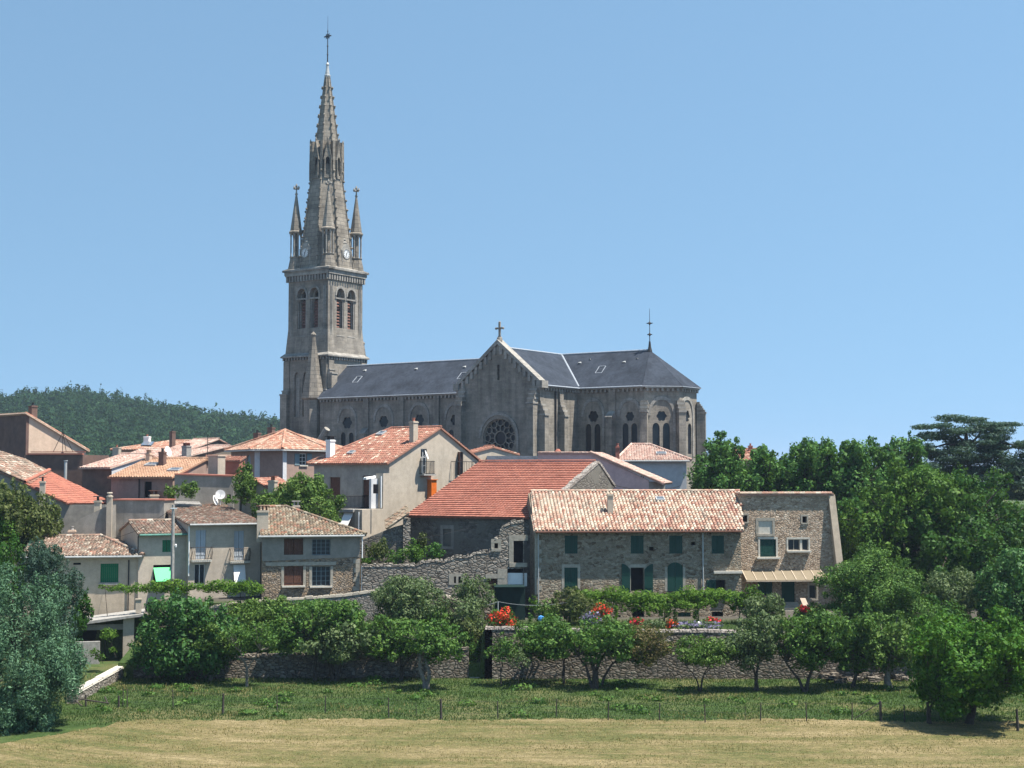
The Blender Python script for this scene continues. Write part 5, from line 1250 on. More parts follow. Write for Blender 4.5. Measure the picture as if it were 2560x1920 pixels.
mb.tube(c, G.W(q[0]-.55, q[1]+.9, 0), .03); mb.build('satellite_dish', M['white'], H.root)
mb = MB(); q0 = G.uz(1074,1245); mb.fbox(G, q0[0]-.34, q0[0]+.34, G.z(1074,1252), G.z(1074,1200), -.55, -.02); mb.fbox(G, q0[0]-.42, q0[0]+.42, G.z(1074,1200), G.z(1074,1200)+.06, -.65, -.01); mb.build('flue_box', M['orangepipe'], H.root)
gable = H
# ================================================================ left row of houses
# grey fronted house with two balconies
H = House('balcony_house', 'grey-beige rendered house with two iron balconies and an old mossy tile roof', 472, 652, 1309, 110, 24, 8.0, 1250, 12, -11.2, xr=450)
F_ = H.F
for it in range(30):
    p = F_.W(0, 0, H.rd); xx = CX+p.x/(p.y*math.cos(PT)+H.zr*math.sin(PT))*FP
    H.rd += (xx-366)/FP*p.y*1.2
H.d = H.rd+4; H.zr = zpy(1250, F_.W(0,0,H.rd).y); H.LS = Plane(F_.W(0,0,0), F_.nin, F_.d); H.RSd = Plane(F_.W(H.w,0,0), F_.nin, -F_.d)
ws = [F_.rect(489,515,1325,1399), F_.rect(585,610,1327,1402), F_.rect(486,513,1410,1462), F_.rect(583,612,1412,1462)]
H.walls('houseB', [rc(r) for r in ws], hipR=0)
H.roof('t_old', ov=.4, vo=.15, cw=.24, rl=.38)
H.gutter('zinc', 0, H.w+.3)
for r in ws[:2]:
    shutters(H.root, F_, r, 'greyshutter', n=.1)
    railing(H.root, F_, r[0]-.35, r[1]+.4, r[2]+.02, r[2]+.95, -.35, 0, .13, .014, bulge=.3, name='balcony_railing')
    mb = MB(); mb.fbox(F_, r[0]-.35, r[1]+.4, r[2]-.16, r[2]-.002, -.42, -.002); mb.build('balcony_slab', M['slab'], H.root)
window(H.root, F_, ws[2], .2, 'white', 'glass', (1,0)); window(H.root, F_, ws[3], .2, 'white', 'glass', (1,0))
mb = MB(); u0,u1,z0,z1 = ws[3]; a = F_.rect(586,615,1417,1461,-.5)
mb.hexa([F_.W(a[0],a[2],-.55),F_.W(a[1],a[2],-.55),F_.W(a[1],a[2],-.53),F_.W(a[0],a[2],-.53),F_.W(u0,z1,-.02),F_.W(u1,z1,-.02),F_.W(u1,z1,0),F_.W(u0,z1,0)]); mb.build('white_blind', M['white'], H.root)
H.pipe(473, 1316, 1440, 'white', .05, -.12); H.pipe(655, 1322, 1480, 'zinc', .05, -.1)
chimney_at(H.root, F_, H.onroof(500, 1262, 0)+Vector((0,.8,0)), 1215, .6, .6, 'beige', cap=True, potmat='iron')
chimney_at(H.root, F_, H.onroof(376, 1252, 0)+F_.d*.3, 1226, .75, .6, 'beige', 2, potmat='brownwood')
mb = MB(); tile_poly(mb, [H.onroof(*q, .2) for q in ((436,1262),(505,1262),(495,1254),(432,1254))], .2, 1.4, .03); mb.build('roof_sheet', M['conc'], H.root)
for px, py, r_, fl in ((551,1236,.42,0),(539,1250,.45,1)):
    mb = MB(); c = at(px, py, H.onroof(548,1262).y); dv = Vector((.2,-.95,.3)).normalized() if not fl else Vector((.9,-.2,.3)).normalized(); a_ = dv.orthogonal().normalized(); b_ = dv.cross(a_)
    for i in range(16):
        t, t2 = 2*math.pi*i/16, 2*math.pi*(i+1)/16
        mb.poly([c-dv*.1, c+(a_*math.cos(t)+b_*math.sin(t))*r_, c+(a_*math.cos(t2)+b_*math.sin(t2))*r_])
    mb.tube(c, Vector((c.x,c.y,c.z-1.2)), .035); mb.build('satellite_dish', M['bluewhite' if not fl else 'white'], H.root)
balc = H
# green-gutter house
H = House('gutter_house', 'narrow rendered house with green gutter and bright light green window blind', 347, 470, 1334, 109.3, 24, 4.2, 1305, 8.5, -11.3, xr=360)
F_ = H.F; H.zr = zpy(1305, F_.W(1,0,H.rd).y)
ws = [F_.rect(406,427,1350,1380), F_.rect(383,427,1412,1460)]
H.walls('houseB', [rc(r) for r in ws]); H.roof('t_old', ov=.35, vo=.1, cw=.24, rl=.38, vr=-.1); H.gutter('copper', 0, H.w-.05)
shutters(H.root, F_, ws[0], 'brightgreen', n=.02); darkbox(H.root, F_, ws[1], .2, 'window_opening')
mb = MB(); u0,u1,z0,z1 = ws[1]; mb.hexa([F_.W(u0+.1,z0+.25,-.7),F_.W(u1+.02,z0+.25,-.7),F_.W(u1+.02,z0+.25,-.68),F_.W(u0+.1,z0+.25,-.68),F_.W(u0,z1-.2,-.02),F_.W(u1,z1-.2,-.02),F_.W(u1,z1-.2,0),F_.W(u0,z1-.2,0)]); mb.build('green_blind', M['lime'], H.root)
H.pipe(345.5, 1340, 1388, 'iron', .04, -.1)
# sand coloured low house at the left
H = House('low_house', 'low sand-rendered house with mossy tile roof and a mid-green closed shutter', 60, 346, 1388, 108, 10, 5.0, 1343, 9, -14.0, xr=150)
F_ = H.F; w_ = F_.rect(251,296,1409,1456); v_ = F_.rect(183,202,1407,1412)
H.walls('houseA', [rc(w_), rc(v_)], hipR=3.2); H.roof('t_old', ov=.45, vo=.2, hipR=3.3, cw=.24, rl=.38); H.gutter('zinc')
shutters(H.root, F_, w_, 'brightgreen', n=.08, split=False); darkbox(H.root, F_, v_, .15, 'air_vent')
mb = MB(); r = F_.rect(247,299,1457,1462); mb.fbox(F_, *r, -.15, .02); mb.build('sill', M['conc'], H.root)
H.pipe(322, 1400, 1528, 'iron', .05, -.1)
chimney_at(H.root, F_, F_.W(F_.u(179,1343,H.rd), H.zr-.1, H.rd+.2), 1325, .5, .5, 'peach', cap=True, potmat='conc'); chimney_at(H.root, F_, F_.W(F_.u(39,1343,H.rd), H.zr-.1, H.rd+.2), 1318, .32, .4, 'conc', cap=False)
lowh = H
# stone house with grilled windows
H = House('stone_house', 'small stone house with eave shade painted grey over its upper floor and four shuttered or barred windows', 656, 900, 1335, 108.6, 11, 6.0, 1270, 10.5, -11.3, xr=660)
F_ = H.F
ws = [F_.rect(710,758,1346,1387), F_.rect(780,826,1348,1388), F_.rect(710,758,1416,1464), F_.rect(780,826,1416,1465)]
zsp = F_.z(750,1402)
mb = MB(); H.walls('house_stone', [rc(r) for r in ws], hipR=1)
mb.prism(F_, [(0,zsp),(H.w,F_.z(890,1392)),(H.w,H.ze),(0,H.ze)], [rc(r) for r in ws[:2]], -.03, -.002); mb.build('eave_shade', M['houseD'], H.root)  # grey sheet ending at the eave shadow's lower edge: shade painted as colour
pr = H.w-F_.u(715,1270,H.rd)
H.roof('t_olive', ov=.45, vo=.15, hipR=pr, cw=.25, rl=.38); H.gutter('zinc')
for r in (ws[2],): shutters(H.root, F_, r, 'brownwood', n=.06)
shutters(H.root, F_, ws[0], 'brownwood', n=.12)
for r in (ws[1], ws[3]): window(H.root, F_, r, .2, 'bluegrey', 'glass', (3,3), .045); 
for r in ws[2:]:
    surround(H.root, F_, r, .2, .03, sides='lr'); mb = MB(); mb.fbox(F_, r[0]-.15, r[1]+.15, r[2]-.12, r[2]-.002, -.22, .05); mb.build('sill', M['slab'], H.root)
mb = MB(); r = F_.rect(664,840,1405,1414); mb.fbox(F_, *r, -.06, .02); mb.build('lintel_band', M['quoin'], H.root)
quoins(H.root, F_, H.w, F_.z(890,1488), F_.z(890,1395), -1, d=.025)
H.pipe(906, 1340, 1395, 'white', .045, -.05, Plane(F_.W(0,0,-.3), F_.d, F_.nin)); H.pipe(905, 1414, 1484, 'white', .05, -.45)
chimney_at(H.root, F_, H.onroof(653, 1322, 0)+F_.d*.1, 1264, .85, .75, 'beige', 3, potmat='brownwood')
chimney_at(H.root, F_, F_.W(F_.u(740,1262,H.rd), H.zr-.6, H.rd-.2), 1252, .55, .5, 'beige', 2, potmat='conc')
stoneh = H
# ================================================================ houses further up the village, left
def simple(name, label, x0, x1, ye, Y, a, rd, yr, d, zb, wmat, rmat, xr=None, holes=(), cat='house', fit=None, **kw):
    H = House(name, label, x0, x1, ye, Y, a, rd, yr, d, zb, cat, xr=xr)
    if fit is not None:          # put the left end of the ridge at this pixel column
        for _ in range(30):
            p = H.F.W(0, 0, H.rd); xx = CX+p.x/(p.y*math.cos(PT)+H.zr*math.sin(PT))*FP
            s = 1 if a > 0 else -1
            H.rd = max(1.5, H.rd+s*(xx-fit)/FP*p.y*1.0)
        H.zr = zpy(yr, H.F.W(H.w/2,0,H.rd).y); H.d = H.rd+(d-rd)
    hs = [H.F.rect(*h) for h in holes]
    H.walls(wmat, [rc(h) for h in hs], hipL=kw.get('hipL',0), hipR=kw.get('hipR',0)); H.holes = hs
    H.roof(rmat, **kw); return H
# brown house, very left: dark front and sunlit gable under a single slope
P = mkplane(-60, 1035, 150, -45); u1_ = P.u(66, 1036); zt_ = P.z(66, 1034)
S_ = Plane(P.W(u1_,0,0), P.nin, -P.d)
bh = empty('tall_brown_house', P.W(u1_/2,-8,2), 'tall brown house with a sunlit triangular peach gable at the far left', 'house')
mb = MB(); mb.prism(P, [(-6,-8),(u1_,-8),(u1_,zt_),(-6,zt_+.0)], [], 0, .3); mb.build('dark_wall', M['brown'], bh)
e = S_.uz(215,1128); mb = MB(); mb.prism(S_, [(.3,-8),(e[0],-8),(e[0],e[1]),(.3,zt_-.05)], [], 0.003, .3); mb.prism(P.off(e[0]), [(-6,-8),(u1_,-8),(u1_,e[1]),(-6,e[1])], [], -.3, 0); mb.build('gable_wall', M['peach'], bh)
mb = MB(); tile_poly(mb, [P.W(-6,zt_+.1,-.2),P.W(u1_+.25,zt_+.1,-.2),P.W(u1_+.25,e[1]+.02,e[0]+.3),P.W(-6,e[1]+.02,e[0]+.3)], .26,.4,.06); ridge_tiles(mb, S_.W(-.2,zt_+.1,-.12), S_.W(e[0]+.2,e[1]+.1,-.12)); mb.build('roof', M['t_hip'], bh)
q = S_.uz(89,1048); chimney_at(bh, P, S_.W(q[0],q[1],.6), 1014, .7, .6, 'brown', 0, potmat='iron')
mb = MB(); q = S_.uz(133,1075); c = S_.W(q[0],0,-2); cz = zpy(1130,c.y); 
for dx, dy in ((-.0,0),(.45,.2),(-.45,.2),(0,1.2)): mb.tube((c.x+dx*2.2,c.y+dy,cz), (c.x,c.y,zpy(1080,c.y)), .03, seg=4)
mb.tube((c.x,c.y,zpy(1095,c.y)), (c.x,c.y,zpy(1048,c.y)), .03, seg=4)
for i in range(4): z = zpy(1052+7*i,c.y); mb.tube((c.x-.3,c.y,z),(c.x+.3,c.y,z),.02,seg=4)
mb.tube((c.x,c.y,-9),(c.x,c.y,cz),.12,seg=6)
mb.build('roof_antenna', M['iron'], bh)
# lower brown wing with terracotta coping
P2 = mkplane(66, 1135, 138, -8); r = P2.rect(60,206,1137,1260); mb = MB()
wn = empty('brown_wing', P2.W(1,-8,1), 'dark brown walled wing with a red coping below the peach gable', 'building')
mb.fbox(P2, r[0], r[1], -9, r[3], 0, 6); mb.build('wall', M['brown'], wn); mb = MB(); mb.fbox(P2, r[0]+.3, r[1], r[3]+.003, r[3]+.16, -.12, .3); mb.fbox(P2, r[0]+.4, r[1], r[3]+.24, r[3]+.32, .4, .6); mb.build('coping', M['redwall'], wn)
mb = MB(); q = P2.uz(182,1200); mb.tube(P2.W(q[0],P2.z(182,1206),-1.6), P2.W(q[0],P2.z(182,1152),-1.6), .14, seg=10); mb.lathe(P2.W(q[0],0,-1.6), [(.14,P2.z(182,1154)),(.2,P2.z(182,1153)),(.2,P2.z(182,1151))], 10); mb.tube(P2.W(q[0],-9,-1.6), P2.W(q[0],P2.z(182,1206),-1.6), .2, seg=10); mb.build('metal_flue', M['zinc'], wn)
H = simple('pink_roof_house', 'house with pale pink tiled roof and white gable above a dark rust wall', 206, 279, 1169, 134, -30, 5, 1138, 7.5, -9, 'brown', 't_pink', xr=260, ov=.35, vo=.15)
q0 = H.RSd; mb = MB(); zz = q0.z(300,1180); mb.prism(H.RSd, [(0,zz-1.2),(H.d,zz-1.2),(H.d,H.ze2-.05),(H.rd,H.zr-.1),(0,H.ze-.05)], [], -.03, -.003); mb.build('white_gable', M['bluewhite'], H.root)
H = simple('orange_roof_house', 'house with new light orange tile roof, two roof windows and a dark balcony door', 278, 432, 1192, 128, -16, 6, 1149, 9.5, -9.5, 'mauve', 't_orange', xr=440, holes=((361,379,1204,1245),), ov=.4, vo=.15, cw=.26)
darkbox(H.root, H.F, H.holes[0], .15, 'balcony_door'); H.skylight(380,1161,1.0,.8); H.skylight(437,1174,1.0,.7); H.pipe(348, 1196, 1245, 'iron', .05)
H.chimney(406, 1129, 1164, .5, .55, 'brown', 0, potmat='iron'); H.chimney(372, 1124, 1152, .4, .45, 'peach', 2, potmat='peach')
mb = MB(); q = H.RSd.uz(516,1165); mb.tube(H.RSd.W(q[0],H.RSd.z(516,1170),-.1), H.RSd.W(q[0],H.RSd.z(516,1090),-.1), .035, seg=5)
for i in range(5): z = H.RSd.z(516,1094+6*i); mb.tube(H.RSd.W(q[0]-.4,z,-.1), H.RSd.W(q[0]+.4,z,-.1), .02, seg=4)
mb.build('roof_antenna', M['iron'], H.root)
mb = MB(); c = H.onroof(417,1141)+Vector((0,.6,.5)); dv = Vector((.9,-.3,.3)).normalized(); a_ = dv.orthogonal().normalized(); b_ = dv.cross(a_)
for i in range(14):
    t, t2 = 2*math.pi*i/14, 2*math.pi*(i+1)/14; mb.poly([c-dv*.1, c+(a_*math.cos(t)+b_*math.sin(t))*.5, c+(a_*math.cos(t2)+b_*math.sin(t2))*.5])
mb.tube(c, c-Vector((0,0,1.2)), .03); mb.build('satellite_dish', M['white'], H.root)
# dark stucco screen wall
P3 = mkplane(432, 1186, 124, 2); r = P3.rect(436,584,1187,1275); dw = empty('dark_stucco_house', P3.W(3,-9.5,1), 'flat-topped dark grey stucco building with red coping behind the dish antennas', 'building')
wq = P3.rect(567,577,1236,1251); mb = MB(); mb.prism(P3, [(r[0],-10),(r[1],-10),(r[1],r[3]-.15),(r[0],r[3])], [rc(wq)], 0, .4); mb.prism(P3.off(4.6), [(r[0],-10),(r[1],-10),(r[1],r[3]-.15),(r[0],r[3])], [], 0, .4)
mb.build('wall', M['greywall'], dw); darkbox(dw, P3, wq, .15, 'window'); mb = MB(); mb.hexa([P3.W(u,z,n) for z0_, in ((0,),) for (u,z,n) in ((r[0],r[3],-.15),(r[1],r[3]-.15,-.15),(r[1],r[3]-.15,5),(r[0],r[3],5),(r[0],r[3]+.12,-.15),(r[1],r[3]-.03,-.15),(r[1],r[3]-.03,5),(r[0],r[3]+.12,5))]); mb.build('coping', M['redwall'], dw)
# tall pale chimney block and red wall
c = at(541, 1185, 131); cb = empty('pale_stack_house', Vector((c.x,c.y,-9)), 'pale square stack beside a brick red wall, left of the brown corner house', 'building')
Pk = Plane(V2(c), Vector((.85,-.5,0)), Vector((.5,.85,0))); zt_ = zpy(1141, c.y); mb = MB(); mb.fbox(Pk, -.55, .6, -9, zt_, -.5, .5); mb.fbox(Pk, -.62, .67, zt_, zt_+.1, -.56, .56); mb.build('stack', M['beige'], cb)
mb = MB(); c2 = at(566, 1160, 136); mb.box(c2.x-1.1, c2.x+1.2, c2.y, c2.y+3, -9, zpy(1150, 136)); mb.build('wall', M['redwall'], cb)
mb = MB(); tile_poly(mb, [Vector((c2.x-2.6,c2.y-.2,zpy(1152,136))),Vector((c2.x+1.3,c2.y-.2,zpy(1152,136))),Vector((c2.x+1.3,c2.y+3.2,zpy(1141,139))),Vector((c2.x-2.6,c2.y+3.2,zpy(1141,139)))], .26,.4,.06); mb.build('roof', M['t_beige'], cb)
# red-roof and old-roof pair (left edge)
H = House('red_roof_house', 'house with bright red tile roof sloping right and a pale blue shutter', 176, 263, 1259, 122, -12, 7, 1180, 11, -10.5, xr=190)
Pg = mkplane(72, 1211, 121, 8); g0 = Pg.uz(72,1211); g1_ = Pg.uz(176,1259); bl = Pg.rect(122,136,1250,1279); 
root = H.root; mb = MB(); mb.prism(Pg, [(g0[0]-.3,-10.5),(g1_[0],-10.5),(g1_[0],g1_[1]-.1),(g0[0]-.3,g0[1]+.05)], [rc(bl)], 0, .35)
Pf = mkplane(176, 1259, Pg.W(g1_[0],0,0).y, 8); r = Pf.rect(176,264,1262,1300); mb.prism(Pf, [(0,-10.5),(r[1],-10.5),(r[1],r[3]),(0,r[3])], [], 0.01, .35); mb.build('wall', M['houseD'], root)
shutters(root, Pg, bl, 'paleblue', n=-.03, split=False)
A_ = Pg.W(g0[0]-.3,g0[1]+.1,-.3); B_ = Pg.W(g1_[0]-.1,g1_[1],-.3); C_ = at(266,1257,125); D_ = at(123,1178,130)
C_ = at(264,1250,129)
mb = MB()
n_ = (B_-A_).cross(D_-A_).normalized(); 
def onpl(px, py): r_ = ray(px, py); return r_*(A_.dot(n_)/r_.dot(n_))
n_ = (B_-A_).cross(D_-B_).normalized()
tile_poly(mb, [A_, B_, onpl(264,1259), onpl(262,1249), onpl(123,1178)], .25, .4, .07); ridge_tiles(mb, A_+Vector((0,0,.1)), onpl(123,1178)+Vector((0,0,.1)), .16); mb.build('roof', M['t_red'], root)
chimney_at(root, Pg, Pg.W(Pg.uz(108,1235)[0], -5.5, -.35), 1192, .42, .4, 'beige', 1, potmat='iron')
# old mossy roof at the far left
or_ = empty('mossy_roof_house', at(20,1200,124), 'house at the left edge with an old lichen-covered tile roof', 'house')
A2 = at(-60,1152,120); B2 = at(74,1211,121.2); C2 = at(124,1178,130); D2 = at(62,1150,131.5); E2_ = at(-60,1118,134)
nn_ = (B2-A2).cross(C2-A2).normalized()
def onp2(px, py): r_ = ray(px, py); return r_*(A2.dot(nn_)/r_.dot(nn_))
q1, q2, q3 = onp2(126,1180), onp2(62,1148), onp2(-60,1108)
mb = MB(); tile_poly(mb, [A2, B2, q1, q2, q3], .25, .4, .07); ridge_tiles(mb, A2+Vector((0,0,.1)), B2+Vector((0,0,.1)), .14); mb.build('roof', M['t_old'], or_)
mb = MB(); Pw = Plane(V2(A2), V2(B2)-V2(A2), Vector((-(B2-A2).y,(B2-A2).x,0))); Lw = (V2(B2)-V2(A2)).length; mb.prism(Pw.off(.25), [(0,-11),(Lw,-11),(Lw,B2.z-.15),(0,A2.z-.15)], [], 0, .4); mb.build('wall', M['houseD'], or_)
# grey cement sheds between the houses
P4 = mkplane(168, 1309, 116, 3); sh = empty('cement_shed', P4.W(2,-11,1), 'grey cement shed with a sloping parapet and tall square pier', 'shed')
o = P4.poly([(168,1312),(262,1268),(282,1262)]); mb = MB(); mb.prism(P4, [(o[0][0],-11.5),(o[2][0],-11.5),(o[2][0],o[2][1]),(o[1][0],o[1][1]),(o[0][0],o[0][1])], [], 0, 3.0); mb.build('wall', M['greywall'], sh)
q = P4.rect(266,279,1243,1340,-.3); mb = MB(); mb.fbox(P4, q[0], q[1], -11.5, q[3], -.35, -.005); mb.lathe(P4.W((q[0]+q[1])/2,0,-.18), [(.28,q[3]),(.28,q[3]+.1),(.16,q[3]+.14),(.16,q[3]+.3),(.24,q[3]+.32),(.2,q[3]+.4)], 8); mb.build('pier', M['beige'], sh)
q = P4.uz(240,1278); chimney_at(sh, P4, P4.W(q[0],q[1],.6), 1240, .5, .5, 'beige', 1, potmat='iron')
P5 = mkplane(281, 1250, 117.5, -6); r = P5.rect(281,350,1251,1320); sc = empty('lit_cement_wall', P5.W(1,-11,1), 'pale cement end wall with a dark diagonal shadow beside the square pier', 'wall')
mb = MB(); mb.prism(P5, [(r[0],-11),(r[1]+2,-11),(r[1]+2,r[3]),(r[0],r[3])], [], 0, 2.5); mb.build('wall', M['greywall'], sc); mb = MB(); mb.fbox(P5, r[0]-.1, r[1]+2.1, r[3]+.002, r[3]+.1, -.1, 2.6); mb.build('coping', M['redwall'], sc)
# far roofs group
H = simple('far_red_roof_house', 'far house with rusty red roof carrying solar panels', 287, 425, 1124, 205, -10, 7, 1103, 13, -6, 'peach', 't_hip', xr=370, hipL=6, ov=.5, vo=.2, cw=.4, rl=.6)
mb = MB(); pts = [H.onroof(*q, .25) for q in ((352,1112),(378,1113),(386,1104),(360,1103))]; mb.poly(pts); mb.poly([p-Vector((0,0,.1)) for p in pts]); mb.build('solar_panel', M['skylight'], H.root); H.chimney(368, 1091, 1104, .8, .8, 'white', 0)
H = simple('far_pale_roof_house', 'far house with pale pink roof in front of the solar roof', 285, 372, 1150, 185, -14, 7, 1124, 12, -7, 'peach', 't_pink', xr=330, ov=.4, vo=.2, cw=.4, rl=.6); H.chimney(292,1118,1130,.9,.7,'beige',0)
H = simple('far_gable_house', 'far house with stone gable and dark chimney pots under the wooded hill', 380, 440, 1138, 190, -38, 7, 1101, 13, -7, 'barn_wall', 't_pink', xr=425, ov=.3, vo=.2, cw=.4, rl=.6); H.chimney(431,1078,1104,.6,.6,'brown',0,potmat='iron')
H = simple('far_small_gable_house', 'far small house with grey stone gable and red topped double chimney', 405, 452, 1146, 176, -42, 7, 1118, 13, -7, 'barn_wall', 't_pink', xr=440, ov=.3, vo=.2, cw=.35, rl=.5); 
q = H.RSd.uz(470,1128); chimney_at(H.root, H.F, H.RSd.W(q[0],q[1],.3), 1107, 1.0, .7, 'conc', 2, potmat='redwall')
H = simple('far_brick_house', 'far low house with brick red wall behind the tall pale stack', 492, 555, 1158, 170, -6, 4, 1142, 8, -7, 'redwall', 't_hip', ov=.3, vo=.2, cw=.35, rl=.5)
# ---- brown corner house with hipped roof (three visible sides)
Y0 = 150
c0, c1, c2, c3 = at(578,1130,158), at(638,1121,151), at(707,1121,149.5), at(808,1124,156)
c4 = c3+Vector((2.5,11,0)); c5 = c0+Vector((2,9,0)); zev = zpy(1121, 150.5)
root = empty('corner_house', Vector((c2.x,c2.y,-8)), 'brown-pink corner house with pale pilasters and broad mottled hip roof before the church', 'house')
mb = MB(); cs = [V2(c) for c in (c0,c1,c2,c3,c4,c5)]; PP = []
for i in range(6):
    a, b = cs[i], cs[(i+1)%6]; d = (b-a).normalized(); P = Plane(a, d, Vector((-d.y, d.x, 0))); PP.append((P, (b-a).length))
hs0 = []
for cxp in (591,606,622): r = PP[0][0].rect(cxp-4.5,cxp+4.5,1136,1172); hs0.append(r)
hw2 = PP[2][0].rect(749,766,1134,1163)
for i, (P, Lh) in enumerate(PP):
    hs = [arch((r[0]+r[1])/2, r[1]-r[0], r[2], r[3]) for r in hs0] if i == 0 else [rc(hw2)] if i == 2 else []
    mb.prism(P, [(0,-9),(Lh,-9),(Lh,zev),(0,zev)], hs, 0, .3)
mb.build('wall', M['mauve'], root)
for r in hs0: darkbox(root, PP[0][0], r, .1, 'arched_window', 'bluegrey')
window(root, PP[2][0], hw2, .1, 'white', 'glass', (1,2), .06, sill='slab')
for a, b in ((736,748),(767,779)): shutters(root, PP[2][0], PP[2][0].rect(a,b,1134,1163), 'bluegrey', n=-.05, split=False)
mb = MB()
for P, u in ((PP[1][0], 0), (PP[2][0], 0)): mb.fbox(P, u-.02, u+.62, -9, zev-.02, -.06, -.002)
mb.build('pilaster', M['bluewhite'], root)
apx_ = at(713,1077,155); ctr = Vector((apx_.x, apx_.y, 0)); mb = MB(); ovp = [V2(c)+(V2(c)-ctr).normalized()*.9 for c in cs]
ovp = [Vector((p.x,p.y,zev-.12)) for p in ovp]; apl = Vector((ovp[0].x*.45+apx_.x*.55, ovp[0].y*.45+apx_.y*.55+2.2, 0)); apx2 = Vector((apx_.x, apx_.y, apx_.z))
for i in range(6): tile_poly(mb, [ovp[i], ovp[(i+1)%6], apx2], .26, .4, .07)
for i in range(4): ridge_tiles(mb, ovp[i]+Vector((0,0,.1)), apx2+Vector((0,0,.1)), .14)
mb.build('roof', M['t_hip'], root)
for px, yt, yb in ((643,1082,1096),(678,1068,1086)): c = at(px, yb, 158); chimney_at(root, PP[1][0], c, yt, .6, .6, 'brown', 0, potmat='iron')
mb = MB()
for a, b in zip(ovp[:4], ovp[1:4]): mb.tube(a-Vector((0,0,.1)), b-Vector((0,0,.1)), .08, seg=6)
mb.build('gutter', M['zinc'], root)
# little lit wall with red sloping coping in front of it
P = mkplane(600, 1200, 122, -18); o = P.poly([(598,1280),(672,1280),(676,1222),(629,1197),(598,1192)]); mb = MB(); mb.prism(P, [(o[0][0],-10.5),(o[1][0]-.3,-10.5)]+o[2:], [], 0, .6)
lw = empty('sunlit_gable_shed', P.W(1,-10.5,.3), 'small sunlit beige gable with red sloping roof edge left of the round bush', 'shed'); mb.build('wall', M['beige'], lw)
mb = MB(); tile_poly(mb, [P.W(o[2][0]+.2,o[2][1]-.05,-.25),P.W(o[3][0],o[3][1]+.08,-.25),P.W(o[3][0],o[3][1]+.08,5),P.W(o[2][0]+.2,o[2][1]-.05,5)], .25,.4,.06); mb.build('roof', M['t_beige'], lw)
c = at(682, 1222, 121); chimney_at(lw, P, c, 1190, .6, .6, 'beige', 1, potmat='redwall')
# ================================================================ right of the barn: pink house, pale house
P = mkplane(1345, 1133, 136, -14); o = P.poly([(1344,1232),(1660,1232),(1625,1200),(1477,1134),(1344,1133)]); pkr = empty('pink_house', P.W(5,-8,2), 'pale pink rendered house with a long sloping roof edge behind the farmhouse', 'house')
uE = P.u(1622, 1230); mb = MB(); mb.prism(P, [(0,-9),(uE,-9),(uE,o[2][1]-.02),(o[3][0],o[3][1]),(0,o[4][1])], [], 0, .4)
mb.build('wall', M['pink'], pkr); Psd = Plane(P.W(uE,0,0), Vector((math.cos(R(20)),math.sin(R(20)),0)), Vector((-math.sin(R(20)),math.cos(R(20)),0))); rs = Psd.rect(1622,1663,1204,1260); mb = MB(); mb.prism(Psd, [(0,-9),(rs[1],-9),(rs[1],rs[3]),(0,rs[3])], [], 0.01, .4); mb.build('end_wall', M['greywall'], pkr)
mb = MB(); a = P.W(o[3][0],o[3][1]+.1,-.2); b = P.W(P.u(1676,1199),P.z(1676,1197),-.2)
b = P.W(uE+1.4, o[2][1]-.35, -.2)
tile_poly(mb, [b, a, a+P.nin*6+Vector((0,0,.05)), b+P.nin*6+Vector((0,0,.05))], .26, .4, .07); tile_poly(mb, [a, P.W(0,o[4][1]+.08,-.2), P.W(0,o[4][1]+.08,6), a+P.nin*6.2], .26,.4,.05); ridge_tiles(mb, b+Vector((0,0,.06)), a+Vector((0,0,.06)), .11); mb.build('roof', M['t_pink'], pkr)
mb = MB(); q = P.uz(1392,1130,.3); mb.lathe(P.W(q[0],0,.8), [(.2,q[1]-.3),(.2,q[1]),(.28,q[1]+.1),(.12,q[1]+.3)], 8); mb.build('roof_vent', M['redwall'], pkr)
H = simple('pale_house', 'pale blue-white house with pale pink hipped roof at the foot of the church apse', 1551, 1716, 1149, 146, -4, 5.5, 1113, 11, -8, 'bluewhite', 't_pink', xr=1600, hipL=1.2, hipR=3.6, ov=.5, vo=.3, holes=((1600,1612,1172,1196),))
window(H.root, H.F, H.holes[0], .1, 'white', 'glass', (1,1)); H.skylight(1653,1133,.9,.7); H.chimney(1544, 1116, 1150, .4, .45, 'redwall', 0)
H.gutter('zinc')
# slate lean-to and little beige gable before the transept
P = mkplane(1219, 1141, 140, 0); r = P.rect(1219,1345,1141,1165); sl_ = empty('slate_annex', P.W(2,-8,1), 'low dark slate-covered outbuilding under the rose window', 'building')
mb = MB(); mb.fbox(P, r[0], r[1], -9, r[3]-.55, 0, 4); mb.build('wall', M['greywall'], sl_); mb = MB(); slab(mb, [P.W(r[0]-.1,r[3]-.75,-.3),P.W(r[1]+.1,r[3]-.75,-.3),P.W(r[1]+.1,r[3],1.5),P.W(r[0]-.1,r[3],1.5)]); slab(mb, [P.W(r[0]-.1,r[3]-.9,4.3),P.W(r[1]+.1,r[3]-.9,4.3),P.W(r[1]+.1,r[3],1.5),P.W(r[0]-.1,r[3],1.5)]); mb.build('roof', M['slate'], sl_)
H = simple('small_beige_gable_house', 'small beige house with orange roof peeping out right of the big beige gable', 1150, 1168, 1135, 141, -50, 3.2, 1119, 6.4, -8, 'beige', 't_beige', xr=1195, ov=.2, vo=.15); q = H.RSd.uz(1212,1146); chimney_at(H.root, H.F, H.RSd.W(q[0]+1,q[1]-.5,1), 1130, .6, .5, 'beige', cap=False)
H = simple('distant_orange_roof_house', 'distant house with orange hip roof glimpsed between the plane trees', 1852, 1930, 1150, 190, 3, 5, 1124, 10, -10, 'peach', 't_beige', hipL=4, hipR=4, ov=.4, cw=.4, rl=.6); H.chimney(1876,1114,1128,.5,.5,'redwall',0); H.chimney(1904,1122,1134,.5,.5,'redwall',0)
